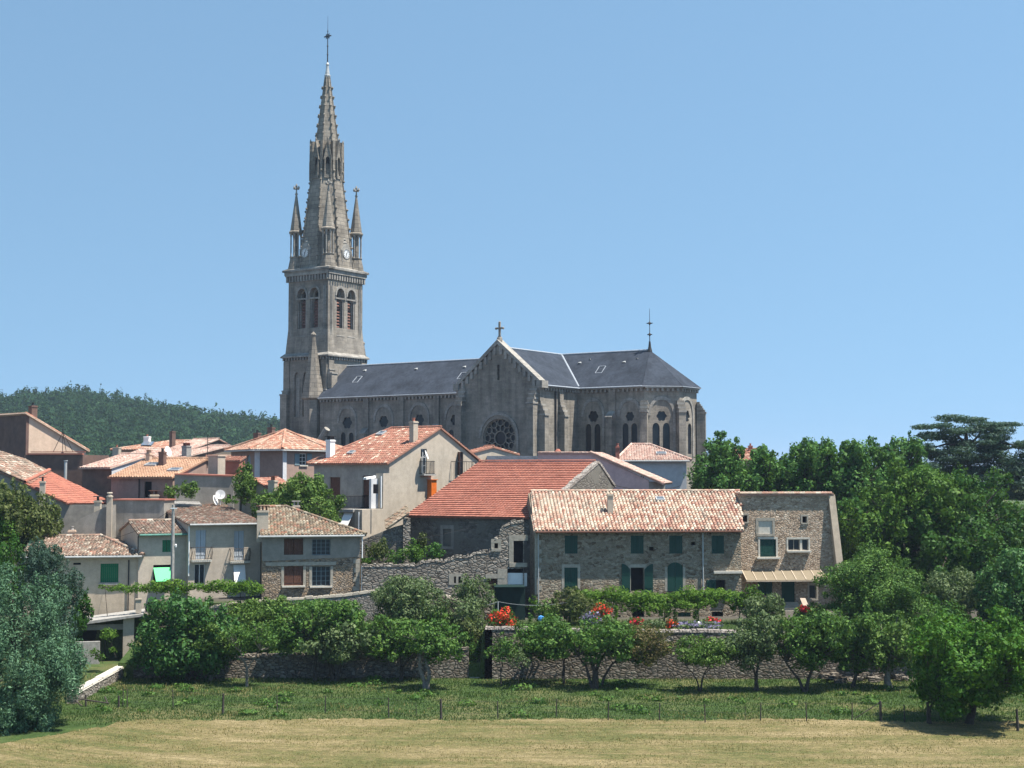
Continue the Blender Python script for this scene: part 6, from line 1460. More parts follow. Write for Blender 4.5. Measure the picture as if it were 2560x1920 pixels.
# ================================================================ walls, ruin, fence and small things
def stone_top(mb, P, ua, ub, za, zb, n0, n1, step=.4, h=(.05,.22)):
    u = ua
    while u < ub-.05:
        s = random.uniform(.6,1.4)*step; e = min(u+s, ub); t = (u-ua)/(ub-ua); t2 = (e-ua)/(ub-ua); z = za+(zb-za)*t; z2 = za+(zb-za)*t2; hh = random.uniform(*h)
        i = random.uniform(.02,.07)
        mb.hexa([P.W(u+.01,z-.1,n0),P.W(e-.01,z2-.1,n0),P.W(e-.01,z2-.1,n1),P.W(u+.01,z-.1,n1),P.W(u+i,z+hh,n0+i),P.W(e-i,z2+hh,n0+i),P.W(e-i,z2+hh,n1-i),P.W(u+i,z+hh,n1-i)]); u = e
def long_wall(name, label, P, prof, zb, t, mat, step=.4, h=(.04,.16), holes=(), cap='quoin'):
    root = empty(name, P.W((prof[0][0]+prof[-1][0])/2, zb, t/2), label, 'wall')
    mb = MB(); mb.prism(P, [(prof[0][0],zb),(prof[-1][0],zb)]+prof[::-1], holes, 0, t); mb.build('wall_face', M[mat], root)
    mb = MB()
    for (a, za), (b, zb_) in zip(prof, prof[1:]):
        if b-a > .3: stone_top(mb, P, a, b, za, zb_, -.03, t+.03, step, h)
    mb.build('coping_stones', M[mat if cap is None else cap], root); return root
# lower retaining walls of the orchard
W1 = Plane((0,98.2,0), Vector((1,0,0)), Vector((0,1,0)))
def up1(pts): return [W1.uz(*p) for p in pts]
long_wall('orchard_retaining_wall', 'low dry stone retaining wall behind the left orchard trees', W1, up1([(334,1640),(500,1641),(640,1639),(760,1638),(900,1634),(1060,1630),(1172,1620)]), -14.6, .6, 'garden_wall', cap=None)
WR = Plane((0,97.8,0), Vector((1,0,0)), Vector((0,1,0)))
pr = [WR.uz(*p) for p in [(1212,1570),(1300,1571),(1420,1574),(1560,1577),(1700,1577),(1850,1579),(2000,1584),(2120,1600),(2210,1640),(2290,1668)]]
long_wall('terrace_wall', 'tall dry stone terrace wall below the long farmhouse garden', WR, pr, -14.6, .7, 'garden_wall', .55, (.03,.1), cap='pale_wall')
WS = Plane(WR.W(pr[0][0],0,0), Vector((0,1,0)), Vector((1,0,0))); mb = MB(); mb.prism(WS, [(0,-14.6),(8.8,-14.6),(8.8,-11),(0,pr[0][1])], [], 0, .5); o = mb.build('return_wall', M['garden_wall']); tag(o, 'stone side wall turning back beside the garden steps at the red flowers', 'wall')
st = empty('garden_steps', (pr[0][0]-1, 101, -13), 'narrow stone garden steps in shadow beside the terrace wall end', 'steps')
mb = MB()
for i in range(11): mb.box(pr[0][0]-1.05, pr[0][0]-.02, 98.3+.45*i, 98.3+.45*(i+1), -14.4, -14.1+.27*(i+1))
mb.build('step', M['quoin'], st)
# upper wall under the left houses
WU = Plane((0,106.3,0), Vector((1,0,0)), Vector((0,1,0)))
long_wall('upper_stone_wall', 'pale rubble wall under the left row of houses, above the orchard', WU, [WU.uz(*p) for p in [(360,1535),(480,1524),(590,1508),(700,1499),(860,1488),(930,1478),(1020,1482),(1120,1492),(1206,1520)]], -12.3, .6, 'pale_wall', .5, (.03,.1))
# ruined wall
PRn = mkplane(905, 1412, 109.5, 2)
prof = [PRn.uz(*p) for p in [(905,1414),(970,1413),(1039,1412),(1060,1404),(1087,1400),(1108,1404),(1139,1392),(1173,1391),(1189,1381),(1221,1379),(1234,1374),(1235,1349),(1246,1344),(1249,1328),(1260,1314),(1276,1308),(1310,1302)]]
# make u strictly increasing
for i in range(1, len(prof)):
    if prof[i][0] <= prof[i-1][0]+.02: prof[i] = (prof[i-1][0]+.03, prof[i][1])
hs = [PRn.rect(1284,1308,1352,1407), PRn.rect(1269,1308,1422,1466), PRn.rect(1236,1245,1358,1371), PRn.rect(1135,1140,1441,1458), PRn.rect(1146,1152,1441,1458), PRn.rect(1218,1242,1447,1480)]
ruin = long_wall('ruined_wall', 'ruined dry stone wall with stepped broken top, running up to the farmhouse', PRn, prof, -12, .6, 'dry', .38, (.03,.2), [rc(r) for r in hs], cap=None)
for r in (hs[0],): surround(ruin, PRn, r, .35, .02, 'quoin', 'ltb'); darkbox(ruin, PRn, r, .4, 'opening')
darkbox(ruin, PRn, (hs[1][0],hs[1][1],hs[1][2]+1.0,hs[1][3]), .4, 'opening'); mb = MB(); mb.fbox(PRn, hs[1][0], hs[1][1]+.3, hs[1][2], hs[1][2]+1.0, .2, .25); mb.build('pale_panel', M['white'], ruin)
surround(ruin, PRn, hs[2], .25, .02); darkbox(ruin, PRn, hs[2], .3, 'opening')
for r in hs[3:5]: darkbox(ruin, PRn, r, .3, 'slit')
mb = MB(); a = PRn.rect(1122,1160,1434,1462); b0, b1 = hs[3], hs[4]
mb.prism(PRn, rc(a), [rc(b0), rc(b1)], -.03, .05); mb.build('stone_surround', M['quoin'], ruin)
darkbox(ruin, PRn, hs[5], .3, 'wooden_door', 'brownwood'); mb = MB(); r = PRn.rect(1214,1262,1435,1446); mb.fbox(PRn, *r, -.05, .1); r = PRn.rect(1244,1268,1422,1470); mb.fbox(PRn, *r, -.04, .1); mb.build('dressed_stone', M['quoin'], ruin)
PT_ = mkplane(1236, 1468, 107, 4); r = PT_.rect(1236,1314,1467,1530); tp = empty('carport', PT_.W(1,-11,1), 'dark green tarpaulin shelter between the ruined wall and the farmhouse', 'shelter')
mb = MB(); mb.fbox(PT_, r[0], r[1], r[3]-.06, r[3], 0, 2.2); mb.fbox(PT_, r[0], r[1], -10.95, r[3]-.06, .4, .46); mb.fbox(PT_, r[0], r[0]+.05, -10.95, r[3]-.06, 0, .4); mb.build('tarpaulin', M['tarp'], tp)
# lean-to ruin and stone pillar by the barn
P = mkplane(905, 1350, 113, 6); o = P.poly([(900,1440),(1008,1440),(1008,1312),(985,1318),(960,1328),(900,1352)]); mb = MB(); mb.prism(P, [(o[0][0],-11),(o[1][0],-11)]+o[2:], [], 0, .5)
lr = empty('lean_to', P.W(1,-11,1), 'shadowed old lean-to wall with a broken tile edge left of the barn', 'ruin'); mb.build('wall', M['barn_wall'], lr)
r = P.rect(1008,1026,1296,1400,-.2); mb = MB(); mb.fbox(P, r[0], r[1], -11, r[3], -.25, .45); mb.build('stone_pillar', M['dry'], lr)
mb = MB(); a, b = P.uz(965,1322,-.2), P.uz(1022,1282,-.2); tile_poly(mb, [P.W(a[0],a[1],-.4),P.W(b[0],b[1],-.4),P.W(b[0],b[1]+.5,4),P.W(a[0],a[1]+.5,4)], .26,.4,.06); mb.build('roof', M['t_olive'], lr)
# left terrace, garage and low wall
Pt = mkplane(224, 1556, 104, 12); r = Pt.rect(200,356,1536,1556); tr = empty('garage_terrace', Pt.W(2,-14,1), 'low concrete terrace roof over a dark garage below the sand-coloured house', 'garage')
a, b, c = Pt.uz(205,1560), Pt.uz(305,1535), Pt.uz(358,1536)
mb = MB(); mb.hexa([Pt.W(a[0]-2,a[1]-.28,-.2),Pt.W(c[0],b[1]-.18,-.2),Pt.W(c[0],b[1]-.18,4),Pt.W(a[0]-2,a[1]-.28,4),Pt.W(a[0]-2,a[1]-.08,-.2),Pt.W(c[0],b[1],-.2),Pt.W(c[0],b[1],4),Pt.W(a[0]-2,a[1]-.08,4)]); mb.build('terrace_slab', M['conc'], tr)
mb = MB(); r = Pt.rect(307,334,1556,1652); mb.fbox(Pt, r[0], r[1], -14.4, b[1]-.2, .1, .8); mb.build('pillar', M['beige'], tr)
mb = MB(); mb.fbox(Pt, a[0]-2, r[0], -14, Pt.z(260,1574), 2.5, 2.9); mb.build('garage_interior', M['dark'], tr); mb = MB(); mb.fbox(Pt, a[0]-2, r[0]-.01, Pt.z(260,1576), a[1]-.1, .3, .5); mb.build('garage_lintel', M['houseD'], tr)
mb = MB(); r2 = Pt.rect(224,249,1604,1670,-1); mb.fbox(Pt, r2[0]-1, r2[1], -14, r2[3], -1.0, -.7); mb.build('low_parapet', M['conc'], tr)
mb = MB(); q = Pt.rect(339,353,1500,1534,.3); mb.fbox(Pt, q[0], q[1], b[1]+.003, q[3], .3, .8); mb.fbox(Pt, q[0]-.05, q[1]+.05, q[3], q[3]+.08, .25, .85); mb.build('gate_pier', M['beige'], tr)
Pl = Plane((-26.2, 87.5, 0), Vector((-.01,1,0)), Vector((-1,-.01,0)))
long_wall('low_roadside_wall', 'low stone wall with flat pale coping running back from the cypress to the pillar', Pl, [(0,-13.25),(6,-13.2),(12.8,-13.15)], -14.6, .55, 'dry', 1.2, (.02,.05), cap='slab')
# utility pole
PY = 105.5; a = at(430, 1495, PY); t = zpy(1262, PY); pl = empty('utility_pole', Vector((a.x,a.y,-11.6)), 'slim grey wooden utility pole in front of the green-gutter house', 'pole')
mb = MB(); mb.tube((a.x,a.y,-12), (a.x,a.y,t), .16, .11, 8); mb.build('pole', M['conc'], pl); mb = MB(); mb.box(a.x-.18,a.x+.3,a.y-.12,a.y-.08,t-.3,t-.22); mb.lathe((a.x+.22,a.y), [(.06,zpy(1368,PY)),(.08,zpy(1362,PY)),(.04,zpy(1360,PY))], 8); mb.tube((a.x,a.y,zpy(1364,PY)),(a.x+.22,a.y,zpy(1364,PY)),.03); mb.build('insulator', M['white'], pl)
mb = MB()
def cable(p, q, sag, r=.014):
    pts = [p.lerp(q, i/14)-Vector((0,0,sag*4*(i/14)*(1-i/14))) for i in range(15)]
    mb.path(pts, [r]*15, 4)
cable(Vector((a.x,a.y,t-.2)), at(175,1345,112), 1.0)
o = mb.build('overhead_cable', M['iron']); tag(o, 'thin overhead cable running left from the slim utility pole', 'cable')
mb = MB(); cable(at(905,1362,110.5), at(1312,1276,117), .5, .02); o = mb.build('overhead_cable', M['iron']); tag(o, 'thin cable sagging across the beige wall and barn front', 'cable')
mb = MB(); cable(at(1536,1213,116), at(1700,1215,135), .4, .03); o = mb.build('overhead_cable', M['iron']); tag(o, 'dark cable crossing the pink house wall behind the farmhouse', 'cable')
# wire fence
fx_ = [(307,1760,'t'),(318,1762,'t'),(297,1762,'b'),(215,1757,'b'),(433,1765,'t'),(557,1780,'w'),(693,1775,'t'),(813,1777,'t'),(972,1787,'t'),(1041,1786,'s'),(1103,1792,'w'),(1245,1790,'t'),(1390,1787,'t'),(1520,1795,'t'),(1648,1795,'t'),(1763,1800,'t'),(1862,1793,'s'),(1901,1796,'t'),(2017,1797,'t'),(2130,1795,'t'),(2202,1795,'w'),(2262,1800,'t'),(2320,1802,'w'),(2545,1835,'w')]
fr = empty('wire_fence', (0,84.5,-14.2), 'wire fence on thin leaning wooden posts along the hayfield edge', 'fence'); tops = []
for px, py, k in fx_:
    Yp = 13.95*FP/((py-HY)) ; Yp = max(78.5, min(86.5, Yp))
    p = at(px, py, Yp); z = zg(p.x, p.y); h = {'t':1.05,'w':1.15,'b':.7,'s':.8}[k]*random.uniform(.93,1.05); r = {'t':.035,'w':.075,'b':.07,'s':.02}[k]
    mb = MB(); l = random.uniform(-.05,.05); mb.tube((p.x,p.y,z-.1), (p.x+l,p.y,z+h), r*1.1, r*.85, 6); mb.build('post', M['post'], fr); tops.append((px, Vector((p.x+l,p.y,z+h-.06))))
mb = MB(); p = [t_ for x, t_ in tops if x == 2202][0]; mb.tube((p.x,p.y,p.z), (p.x-1.45,p.y+.1,p.z-.95), .03, seg=6); mb.build('brace', M['post'], fr)
mb = MB(); tp_ = sorted([t_ for x, t_ in tops if x >= 318 and x not in (297,)], key=lambda v: v.x)
for dz in (0, -.35, -.7):
    for a, b in zip(tp_, tp_[1:]): mb.tube(a+Vector((0,0,dz)), b+Vector((0,0,dz)), .006, seg=3, cap=False)
mb.build('wire', M['iron'], fr)
bf = empty('broken_fence', at(235,1760,86.5), 'broken grey wooden rails lying at the left end of the meadow', 'fence'); mb = MB(); 
for (x0,y0,x1,y1) in ((185,1745,232,1752),(215,1750,272,1758),(188,1752,205,1765),(262,1742,270,1760)): mb.tube(at(x0,y0,85.8), at(x1,y1,85.4), .05, .04, 6)
mb.build('rail', M['post'], bf)
# garden odds and ends in front of the farmhouse
c = at(1353,1547,103.5); mb = MB(); mb.lathe(c, [(.05,c.z-.24),(.2,c.z-.16),(.26,c.z),(.2,c.z+.16),(.05,c.z+.24)], 14); mb.box(c.x-.03,c.x+.03,c.y-.03,c.y+.03,-11,c.z-.2); o = mb.build('garden_ball', M['blueball'], smooth=True); tag(o, 'blue garden ball on a short stake by the farmhouse garden', 'ornament')
c = at(1746,1561,100.5); mb = MB(); mb.lathe(c, [(.05,c.z-.2),(.16,c.z-.1),(.18,c.z+.02),(.1,c.z+.16),(.03,c.z+.2)], 12); mb.box(c.x-.03,c.x+.03,c.y-.03,c.y+.03,-11,c.z-.15); o = mb.build('garden_ornament', M['white'], smooth=True); tag(o, 'small white garden ornament among the lavender below the vine', 'ornament')
mb = MB(); p0 = at(1218,1512,104); p1 = at(1245,1504,104); p2 = at(1420,1505,104)
for p, q, s in ((p0,p1,.02),(p1,p2,.25)): 
    pts = [p.lerp(q,i/10)-Vector((0,0,s*4*(i/10)*(1-i/10))) for i in range(11)]; mb.path(pts,[.02]*11,4)
mb.tube(p1, (p1.x,p1.y,-11), .04, seg=6); o = mb.build('washing_line', M['zinc']); tag(o, 'pale washing line sagging in front of the dark green shelter', 'line')
mb = MB()
def rock(mb, c, s):
    a = [random.uniform(.7,1.2) for _ in range(8)]
    mb.hexa([Vector((c.x+s*dx*a[i], c.y+s*dy*a[i]*.8, c.z+s*dz*a[i]*.6)) for i, (dx,dy,dz) in enumerate([(x,y,z) for z in (-.5,1) for x,y in ((-1,-1),(1,-1),(1,1),(-1,1))])])
for _ in range(60):
    px = random.uniform(2050,2295); p = at(px, 1690, random.uniform(96,98.5)); p.z = zg(p.x,p.y)+random.uniform(0,.35); rock(mb, p, random.uniform(.12,.35))
o = mb.build('rubble_heap', M['garden_wall']); tag(o, 'tumbled stones in shade between the right hand orchard trunks', kind='stuff')
# ================================================================ vegetation
def cbox(x0, x1, y0, y1, Y, dep=None, k=13, frac=.42):
    gx, gy = (x1-x0)*.04, (y1-y0)*.05; x0 -= gx; x1 += gx; y0 -= gy*.6; y1 += gy
    a = at(x0,(y0+y1)/2,Y); b = at(x1,(y0+y1)/2,Y); rx = (b.x-a.x)/2; zt_ = zpy(y0,Y); zb_ = zpy(y1,Y); rz = (zt_-zb_)/2
    ry = rx*.85 if dep is None else dep
    return crown_lobes((a.x+b.x)/2, Y, (zt_+zb_)/2, rx*1.0, ry, rz*1.0, k, frac)
def gz(px, Y, py=1600):
    p = at(px, py, Y); return Vector((p.x, Y, zg(p.x, Y)))
def T(name, label, stems, boxes, Y, mat, size=.15, dens=.5, r0=.16, bark='bark', group='orchard trees at the foot of the terrace walls', cat='fruit tree', dep=None, k=13, frac=.42, shell=.55, by=None):
    """stems: list of pixel polylines [(px,py),...], first point is at the ground"""
    by = Y if by is None else by
    if cat == 'fruit tree' and stems: boxes = [(b[0]-3, b[1]+3, b[2]-4, b[3]-12)+tuple(b[4:]) for b in boxes]
    st = []
    base = None
    for s in stems:
        w = r0
        if isinstance(s[-1], (int, float)): w = s[-1]; s = s[:-1]
        g = gz(s[0][0], by)
        if base is None: base = g
        pts = [g-Vector((0,0,.15))]
        for i, (x, y) in enumerate(s[1:]): p = at(x, y, by+(Y-by)*(i+1)/len(s)+random.uniform(-.25,.25)); pts.append(p)
        st.append(pts+[w])
    lobes = []
    for b in boxes: lobes += cbox(*b[:4], b[4] if len(b) > 4 else Y, dep, b[5] if len(b) > 5 else k, frac)
    if base is None: base = gz((boxes[0][0]+boxes[0][1])/2, Y)
    return tree(name, label, base, st, lobes, mat, bark, size, dens, group, cat, r0, shell)
def Yg(py): return 13.95*FP/(py-HY)      # distance of a point on the flat meadow
# orchard, left to right
T('fruit_tree','small round olive-green orchard tree with pale forked trunk, leftmost of the orchard',[[(526,1698),(522,1650),(500,1618)],[(526,1698),(530,1655),(560,1625),.1],[(526,1698),(520,1660),(478,1632),.09],[(526,1698),(540,1650),(580,1632),.08]],[(440,615,1552,1652)],Yg(1698),'l_bay',.09,.5,.13,'palebark')
T('fruit_tree','thin sparse orchard tree with bare pale fork, second from the left',[[(617,1716),(618,1672),(600,1630)],[(617,1716),(618,1672),(650,1625),.07],[(617,1716),(616,1660),(590,1635),.06]],[(560,690,1560,1642)],Yg(1712),'l_apple',.11,.35,.1,'palebark',k=10)
T('fruit_tree','leafy apple tree with a low V-shaped dark trunk in the left orchard',[[(838,1700),(825,1660),(808,1625)],[(838,1700),(855,1655),(868,1610),.14],[(838,1700),(830,1650),(800,1600),.1]],[(745,935,1550,1668)],Yg(1698),'l_grey',.13,.5,.16)
T('fruit_tree','wide glossy leafy tree behind the V-trunk apple tree, against the low wall',[[(790,1690),(790,1640),(780,1590)]],[(672,800,1515,1650,97),(790,915,1500,1640,97)],97,'l_apple',.14,.55,.14)
T('fruit_tree','curved-trunk orchard tree left of the thick leaning trunk',[[(1003,1698),(1008,1665),(1030,1640),(1035,1600)],[(1003,1698),(1002,1660),(995,1600),.09]],[(905,1090,1548,1662)],Yg(1697),'l_apple',.13,.5,.13)
T('fruit_tree','orchard tree on a thick pale leaning double trunk near the middle',[[(1065,1722),(1052,1680),(1050,1640),(1060,1600),.17],[(1068,1722),(1074,1685),(1062,1640),(1090,1600),.15]],[(1010,1160,1552,1668)],Yg(1718),'l_apple',.13,.5,.16,'palebark')
T('tall_orchard_tree','tallest grey-green airy tree of the left orchard, rising above the garden wall',[[(1052,1600),(1040,1560),(1020,1500)],[(1052,1600),(1070,1540),(1100,1490),.1]],[(920,1110,1442,1600,100.5),(1060,1215,1490,1620,101),(935,1060,1440,1540,100.2,8)],100.5,'l_grey',.11,.5,.14,cat='tree')
T('slim_tree','slim young tree with open crown before the end of the terrace wall',[[(1254,1713),(1252,1680),(1256,1640)],[(1254,1713),(1250,1660),(1240,1620),.04]],[(1216,1300,1590,1670)],Yg(1711),'l_apple',.1,.35,.05,k=9)
T('slim_tree','very thin grey sapling just right of the slim young tree',[[(1300,1722),(1296,1690),(1292,1650)]],[(1272,1322,1620,1690)],Yg(1718),'l_grey',.09,.25,.035,k=7)
T('fruit_tree','dark green fruit tree on a straight slim trunk left of the stout trunk',[[(1409,1708),(1411,1665),(1405,1620)],[(1409,1708),(1411,1650),(1440,1600),.06]],[(1292,1470,1545,1672),(1320,1400,1555,1640)],Yg(1706),'l_apple',.14,.55,.09)
T('fruit_tree','broad fruit tree with the stoutest dark trunk below the farmhouse garden',[[(1487,1718),(1487,1675),(1470,1630),.24],[(1487,1718),(1490,1675),(1520,1625),.2],[(1483,1700),(1465,1665),(1445,1640),.12]],[(1420,1590,1545,1680)],Yg(1716),'l_apple',.13,.5,.22)
T('fruit_tree','sparse brownish crowned fruit tree leaning right of the stout trunk',[[(1500,1715),(1530,1660),(1590,1620),.1]],[(1540,1682,1570,1680)],Yg(1712),'l_brown',.1,.42,.1)
T('fruit_tree','small V-shaped bright green fruit tree standing alone before the terrace wall',[[(1748,1727),(1742,1700),(1715,1665),.07],[(1748,1727),(1755,1700),(1775,1660),.08],[(1748,1727),(1758,1690),(1790,1655),.05]],[(1678,1838,1600,1682)],Yg(1724),'l_bay',.11,.45,.08)
T('fruit_tree','dark airy tree with twin upright trunks right of the lone small tree',[[(1884,1728),(1888,1690),(1880,1640),.1],[(1893,1722),(1892,1680),(1900,1630),.12]],[(1800,1935,1560,1685),(1850,1960,1540,1660)],Yg(1722),'l_grey',.12,.5,.12)
T('fruit_tree','spreading fruit tree with a steeply forked dark trunk in the right orchard',[[(2012,1728),(1998,1700),(1965,1655),.14],[(2012,1728),(2022,1695),(2040,1650),.16]],[(1940,2095,1540,1682),(1975,2130,1530,1640)],Yg(1724),'l_apple',.13,.55,.16)
T('fruit_tree','dark fruit tree with a single leaning trunk in deep shade',[[(2128,1716),(2142,1680),(2150,1640),.15]],[(2060,2220,1530,1690)],Yg(1714),'l_apple',.13,.55,.15)
T('fruit_tree','fruit tree with thick upright pale trunk, last before the round walnut tree',[[(2220,1718),(2218,1680),(2222,1640),.26]],[(2140,2300,1545,1690)],Yg(1716),'l_bay',.13,.5,.22,'palebark')
T('walnut_tree','large round bright green walnut tree casting a dark shadow on the hayfield',[[(2418,1800),(2432,1740),(2425,1680),.22],[(2418,1800),(2440,1750),(2470,1690),.16],[(2322,1800),(2325,1770),(2345,1720),.1]],[(2285,2600,1535,1755,80.6,24),(2300,2440,1640,1790,80.6,9),(2400,2570,1560,1700,80,10)],80.6,'l_walnut',.13,.62,.2,cat='walnut tree',group=None,dep=4.0,frac=.36)
T('young_tree','tiny sapling beside the left edge of the walnut tree',[[(2290,1745),(2291,1720),(2292,1700)]],[(2272,2312,1690,1725)],Yg(1738),'l_apple',.09,.35,.03,group=None,k=5,cat='tree')
# big dark fig by the pillar
T('fig_tree','dense glossy dark green fig tree beside the concrete pillar',[[(470,1668),(465,1600),(450,1560)],[(470,1668),(500,1600),(530,1560),.1]],[(336,560,1492,1690,97),(470,605,1520,1690,96.8),(350,480,1560,1700,96.6,9)],96.8,'l_fig',.15,.75,.16,group=None,cat='fig tree')
# garden between the walls
T('garden_bush','low hedge-like green bush between the two left garden walls',[],[(560,700,1500,1560,104),(600,760,1498,1600,102.5)],103,'l_bay',.13,.5,group='garden bushes on the left slope',cat='bush')
T('garden_bush','wide mid-green bush under the upper stone wall',[],[(690,900,1498,1580,103.5)],103,'l_apple',.13,.5,group='garden bushes on the left slope',cat='bush')
T('garden_bush','yellow-green bush in the middle of the left garden slope',[],[(1040,1130,1515,1570,100.2)],101,'l_bright',.11,.5,group='garden bushes on the left slope',cat='bush')
T('garden_bush','olive-green shrub covering the slope beside the garden steps',[],[(1130,1205,1540,1640,99.6)],100,'l_olive',.11,.5,group='garden bushes on the left slope',cat='bush')
T('garden_bush','fresh green shrub hiding the foot of the narrow garden steps',[],[(1158,1204,1585,1665,98.9,8)],98.9,'l_apple',.1,.45,group='garden bushes on the left slope',cat='bush')
T('garden_bush','small dark shrub low on the left garden slope near the fig tree',[],[(600,700,1570,1640,99.8)],100,'l_apple',.12,.5,group='garden bushes on the left slope',cat='bush')
T('olive_tree','grey-green olive tree before the ruined wall, left of the dark shelter',[[(1150,1540),(1155,1500),(1165,1470),.09],[(1150,1540),(1180,1490),(1195,1460),.07]],[(1130,1240,1440,1530,105)],105,'l_grey',.1,.38,.09,group=None,cat='olive tree',bark='palebark')
# farmhouse garden
T('garden_tree','olive-brown leafed small tree at the left part of the farmhouse front',[[(1425,1560),(1425,1520),(1420,1490)]],[(1378,1490,1470,1560,104.5)],104.5,'l_olive',.11,.5,.07,group=None,cat='tree')
T('garden_tree','yellow-green shrub at the lower left corner of the farmhouse',[],[(1335,1400,1500,1565,104)],104,'l_bay',.1,.35,group=None,cat='shrub')
T('garden_tree','feathery light green shrub by the farmhouse downpipe',[],[(1318,1350,1488,1530,105)],105,'l_bright',.09,.3,group=None,cat='shrub',k=6)
T('garden_tree','leafy grey-green shrub left of the green door of the end house',[[(1860,1600),(1880,1560),(1905,1530),.05]],[(1858,1972,1480,1580,103.5),(1900,1990,1540,1600,102)],103.5,'l_grey',.11,.5,.05,group=None,cat='shrub')
T('garden_tree','bright leafy bush at the foot of the end house steps',[],[(1985,2075,1505,1590,102)],102,'l_bay',.12,.5,group=None,cat='shrub')
T('tall_garden_tree','tall fine-leaved dark green tree beside the battered wing wall',[[(2165,1660),(2170,1600),(2160,1520),.14],[(2165,1660),(2190,1570),(2230,1500),.1]],[(2055,2300,1382,1560,101,16),(2080,2330,1450,1620,100,12),(2130,2230,1368,1440,101.5,6)],101,'l_apple',.1,.55,.15,group=None,cat='tree',dep=3.2)
# trees right and behind
T('dark_tree','huge dark green broad tree filling the right edge behind the garden',[[(2400,1560),(2390,1450),(2380,1350),.5]],[(2180,2480,1195,1500,120,22),(2330,2640,1190,1520,122,20),(2240,2560,1330,1560,117,18)],120,'l_dark',.2,.62,.4,group=None,dep=6,cat='tree',frac=.36)
T('bright_tree','bright green tree crown between the plane trees and the huge dark tree',[[(2260,1500),(2250,1400),(2240,1300),.3]],[(2190,2420,1168,1330,119,14),(2110,2260,1230,1430,118,12)],119,'l_bright',.18,.55,.25,group=None,dep=4,cat='tree')
T('dark_tree','round dark tree with speckled leaves at the right frame edge',[[(2540,1640),(2535,1560),(2530,1480),.2]],[(2455,2640,1378,1620,104,18)],104,'l_fig',.15,.6,.18,group=None,cat='tree',dep=3)
T('grey_bush','soft blue-grey rounded bush beneath the huge dark tree',[],[(2310,2465,1420,1540,108,14)],108,'l_grey',.13,.6,group=None,cat='bush')
T('grey_bush','dark low hedge bush under the right hand trees',[],[(2440,2560,1480,1600,106,10),(2260,2420,1500,1620,105,12)],106,'l_dark',.14,.6,group=None,cat='bush')
pg = 'row of plane trees behind the farmhouse'
for i, (lab, x0, x1, y0, y1, Y, tops) in enumerate([
 ('plane tree nearest the church, leftmost of the row behind the roof',1722,1890,1118,1330,136,[(1775,1850,1085,1180)]),
 ('low crowned plane tree under the distant orange roof',1838,1990,1138,1330,138,[(1880,1920,1112,1180)]),
 ('tall pointed plane tree right above the end house',1935,2110,1118,1330,136,[(1990,2035,1095,1190),(2042,2082,1092,1190)]),
 ('lighter plane tree beside the end house wing wall',2060,2230,1112,1360,134,[(2105,2145,1098,1180)]),
 ('plane tree in front of the cedar',2160,2340,1105,1340,136,[(2250,2295,1088,1170),(2190,2230,1112,1170)]),
 ('dark lower plane tree filling the gap right of the wing wall',2090,2220,1270,1480,122,[(2095,2150,1245,1330)])]):
    yt_ = 1200 if i < 5 else 1330
    b = [(x0,x1,y0,y1,Y,16)]+[t+(Y,7) for t in tops]
    xm = (x0+x1)/2
    T('plane_tree', lab, [[(xm,1330),(xm,1300),(xm+5,max(yt_,y0+70)),.35]], b, Y, 'l_plane', .2, .62, .3, group=pg, cat='plane tree', dep=4)
# cedar: layered flat plates of foliage on spreading limbs
Yc_ = 150; lob = []; st = []
for (x0,x1,y,th) in ((2285,2370,1062,16),(2350,2470,1048,22),(2440,2555,1062,16),(2300,2400,1082,20),(2390,2530,1080,26),(2340,2440,1098,16),(2300,2420,1128,26),(2380,2530,1118,26),(2460,2620,1150,30),(2320,2440,1150,26),(2290,2380,1165,30),(2400,2560,1180,30),(2500,2640,1190,40),(2340,2430,1185,24),(2440,2600,1215,34),(2530,2650,1240,40),(2270,2330,1125,16)):
    a = at(x0,y,Yc_); b = at(x1,y,Yc_); rx = (b.x-a.x)/2; rz = th/2/FP*Yc_; n = max(2, int(rx/1.3))
    for i in range(n):
        u = a.x+(b.x-a.x)*(i+.5)/n; lob.append((u, Yc_+random.uniform(-2,2), a.z+random.uniform(-.25,.25), rx/n*1.35, 2.0, rz*random.uniform(.7,1.1)))
for _ in range(70):
    px = random.gauss(2450,80); py = random.uniform(1090,1245); a = at(min(2640,max(2300,px)),py,Yc_+random.uniform(-2,2)); lob.append((a.x,a.y,a.z,random.uniform(.7,1.5),1.0,random.uniform(.25,.6)))
g = Vector((at(2430,1200,Yc_).x, Yc_, -6))
ta = at(2425,1180,Yc_); tb = at(2415,1075,Yc_)
for e in ((2310,1125),(2520,1110),(2330,1165),(2560,1180),(2350,1070),(2480,1065),(2380,1200),(2600,1230)):
    q = at(*e,Yc_); m = ta.lerp(tb, random.uniform(0,.7)); st.append([m, m.lerp(q,.5)+Vector((0,0,.4)), q, .16])
tree('cedar','blue-green cedar with flat layered branches against the sky at right',g,[[g,ta,tb,.5]]+st,lob,'l_cedar','bark',.17,.85,None,'cedar',.12,.6,aspect=.4)
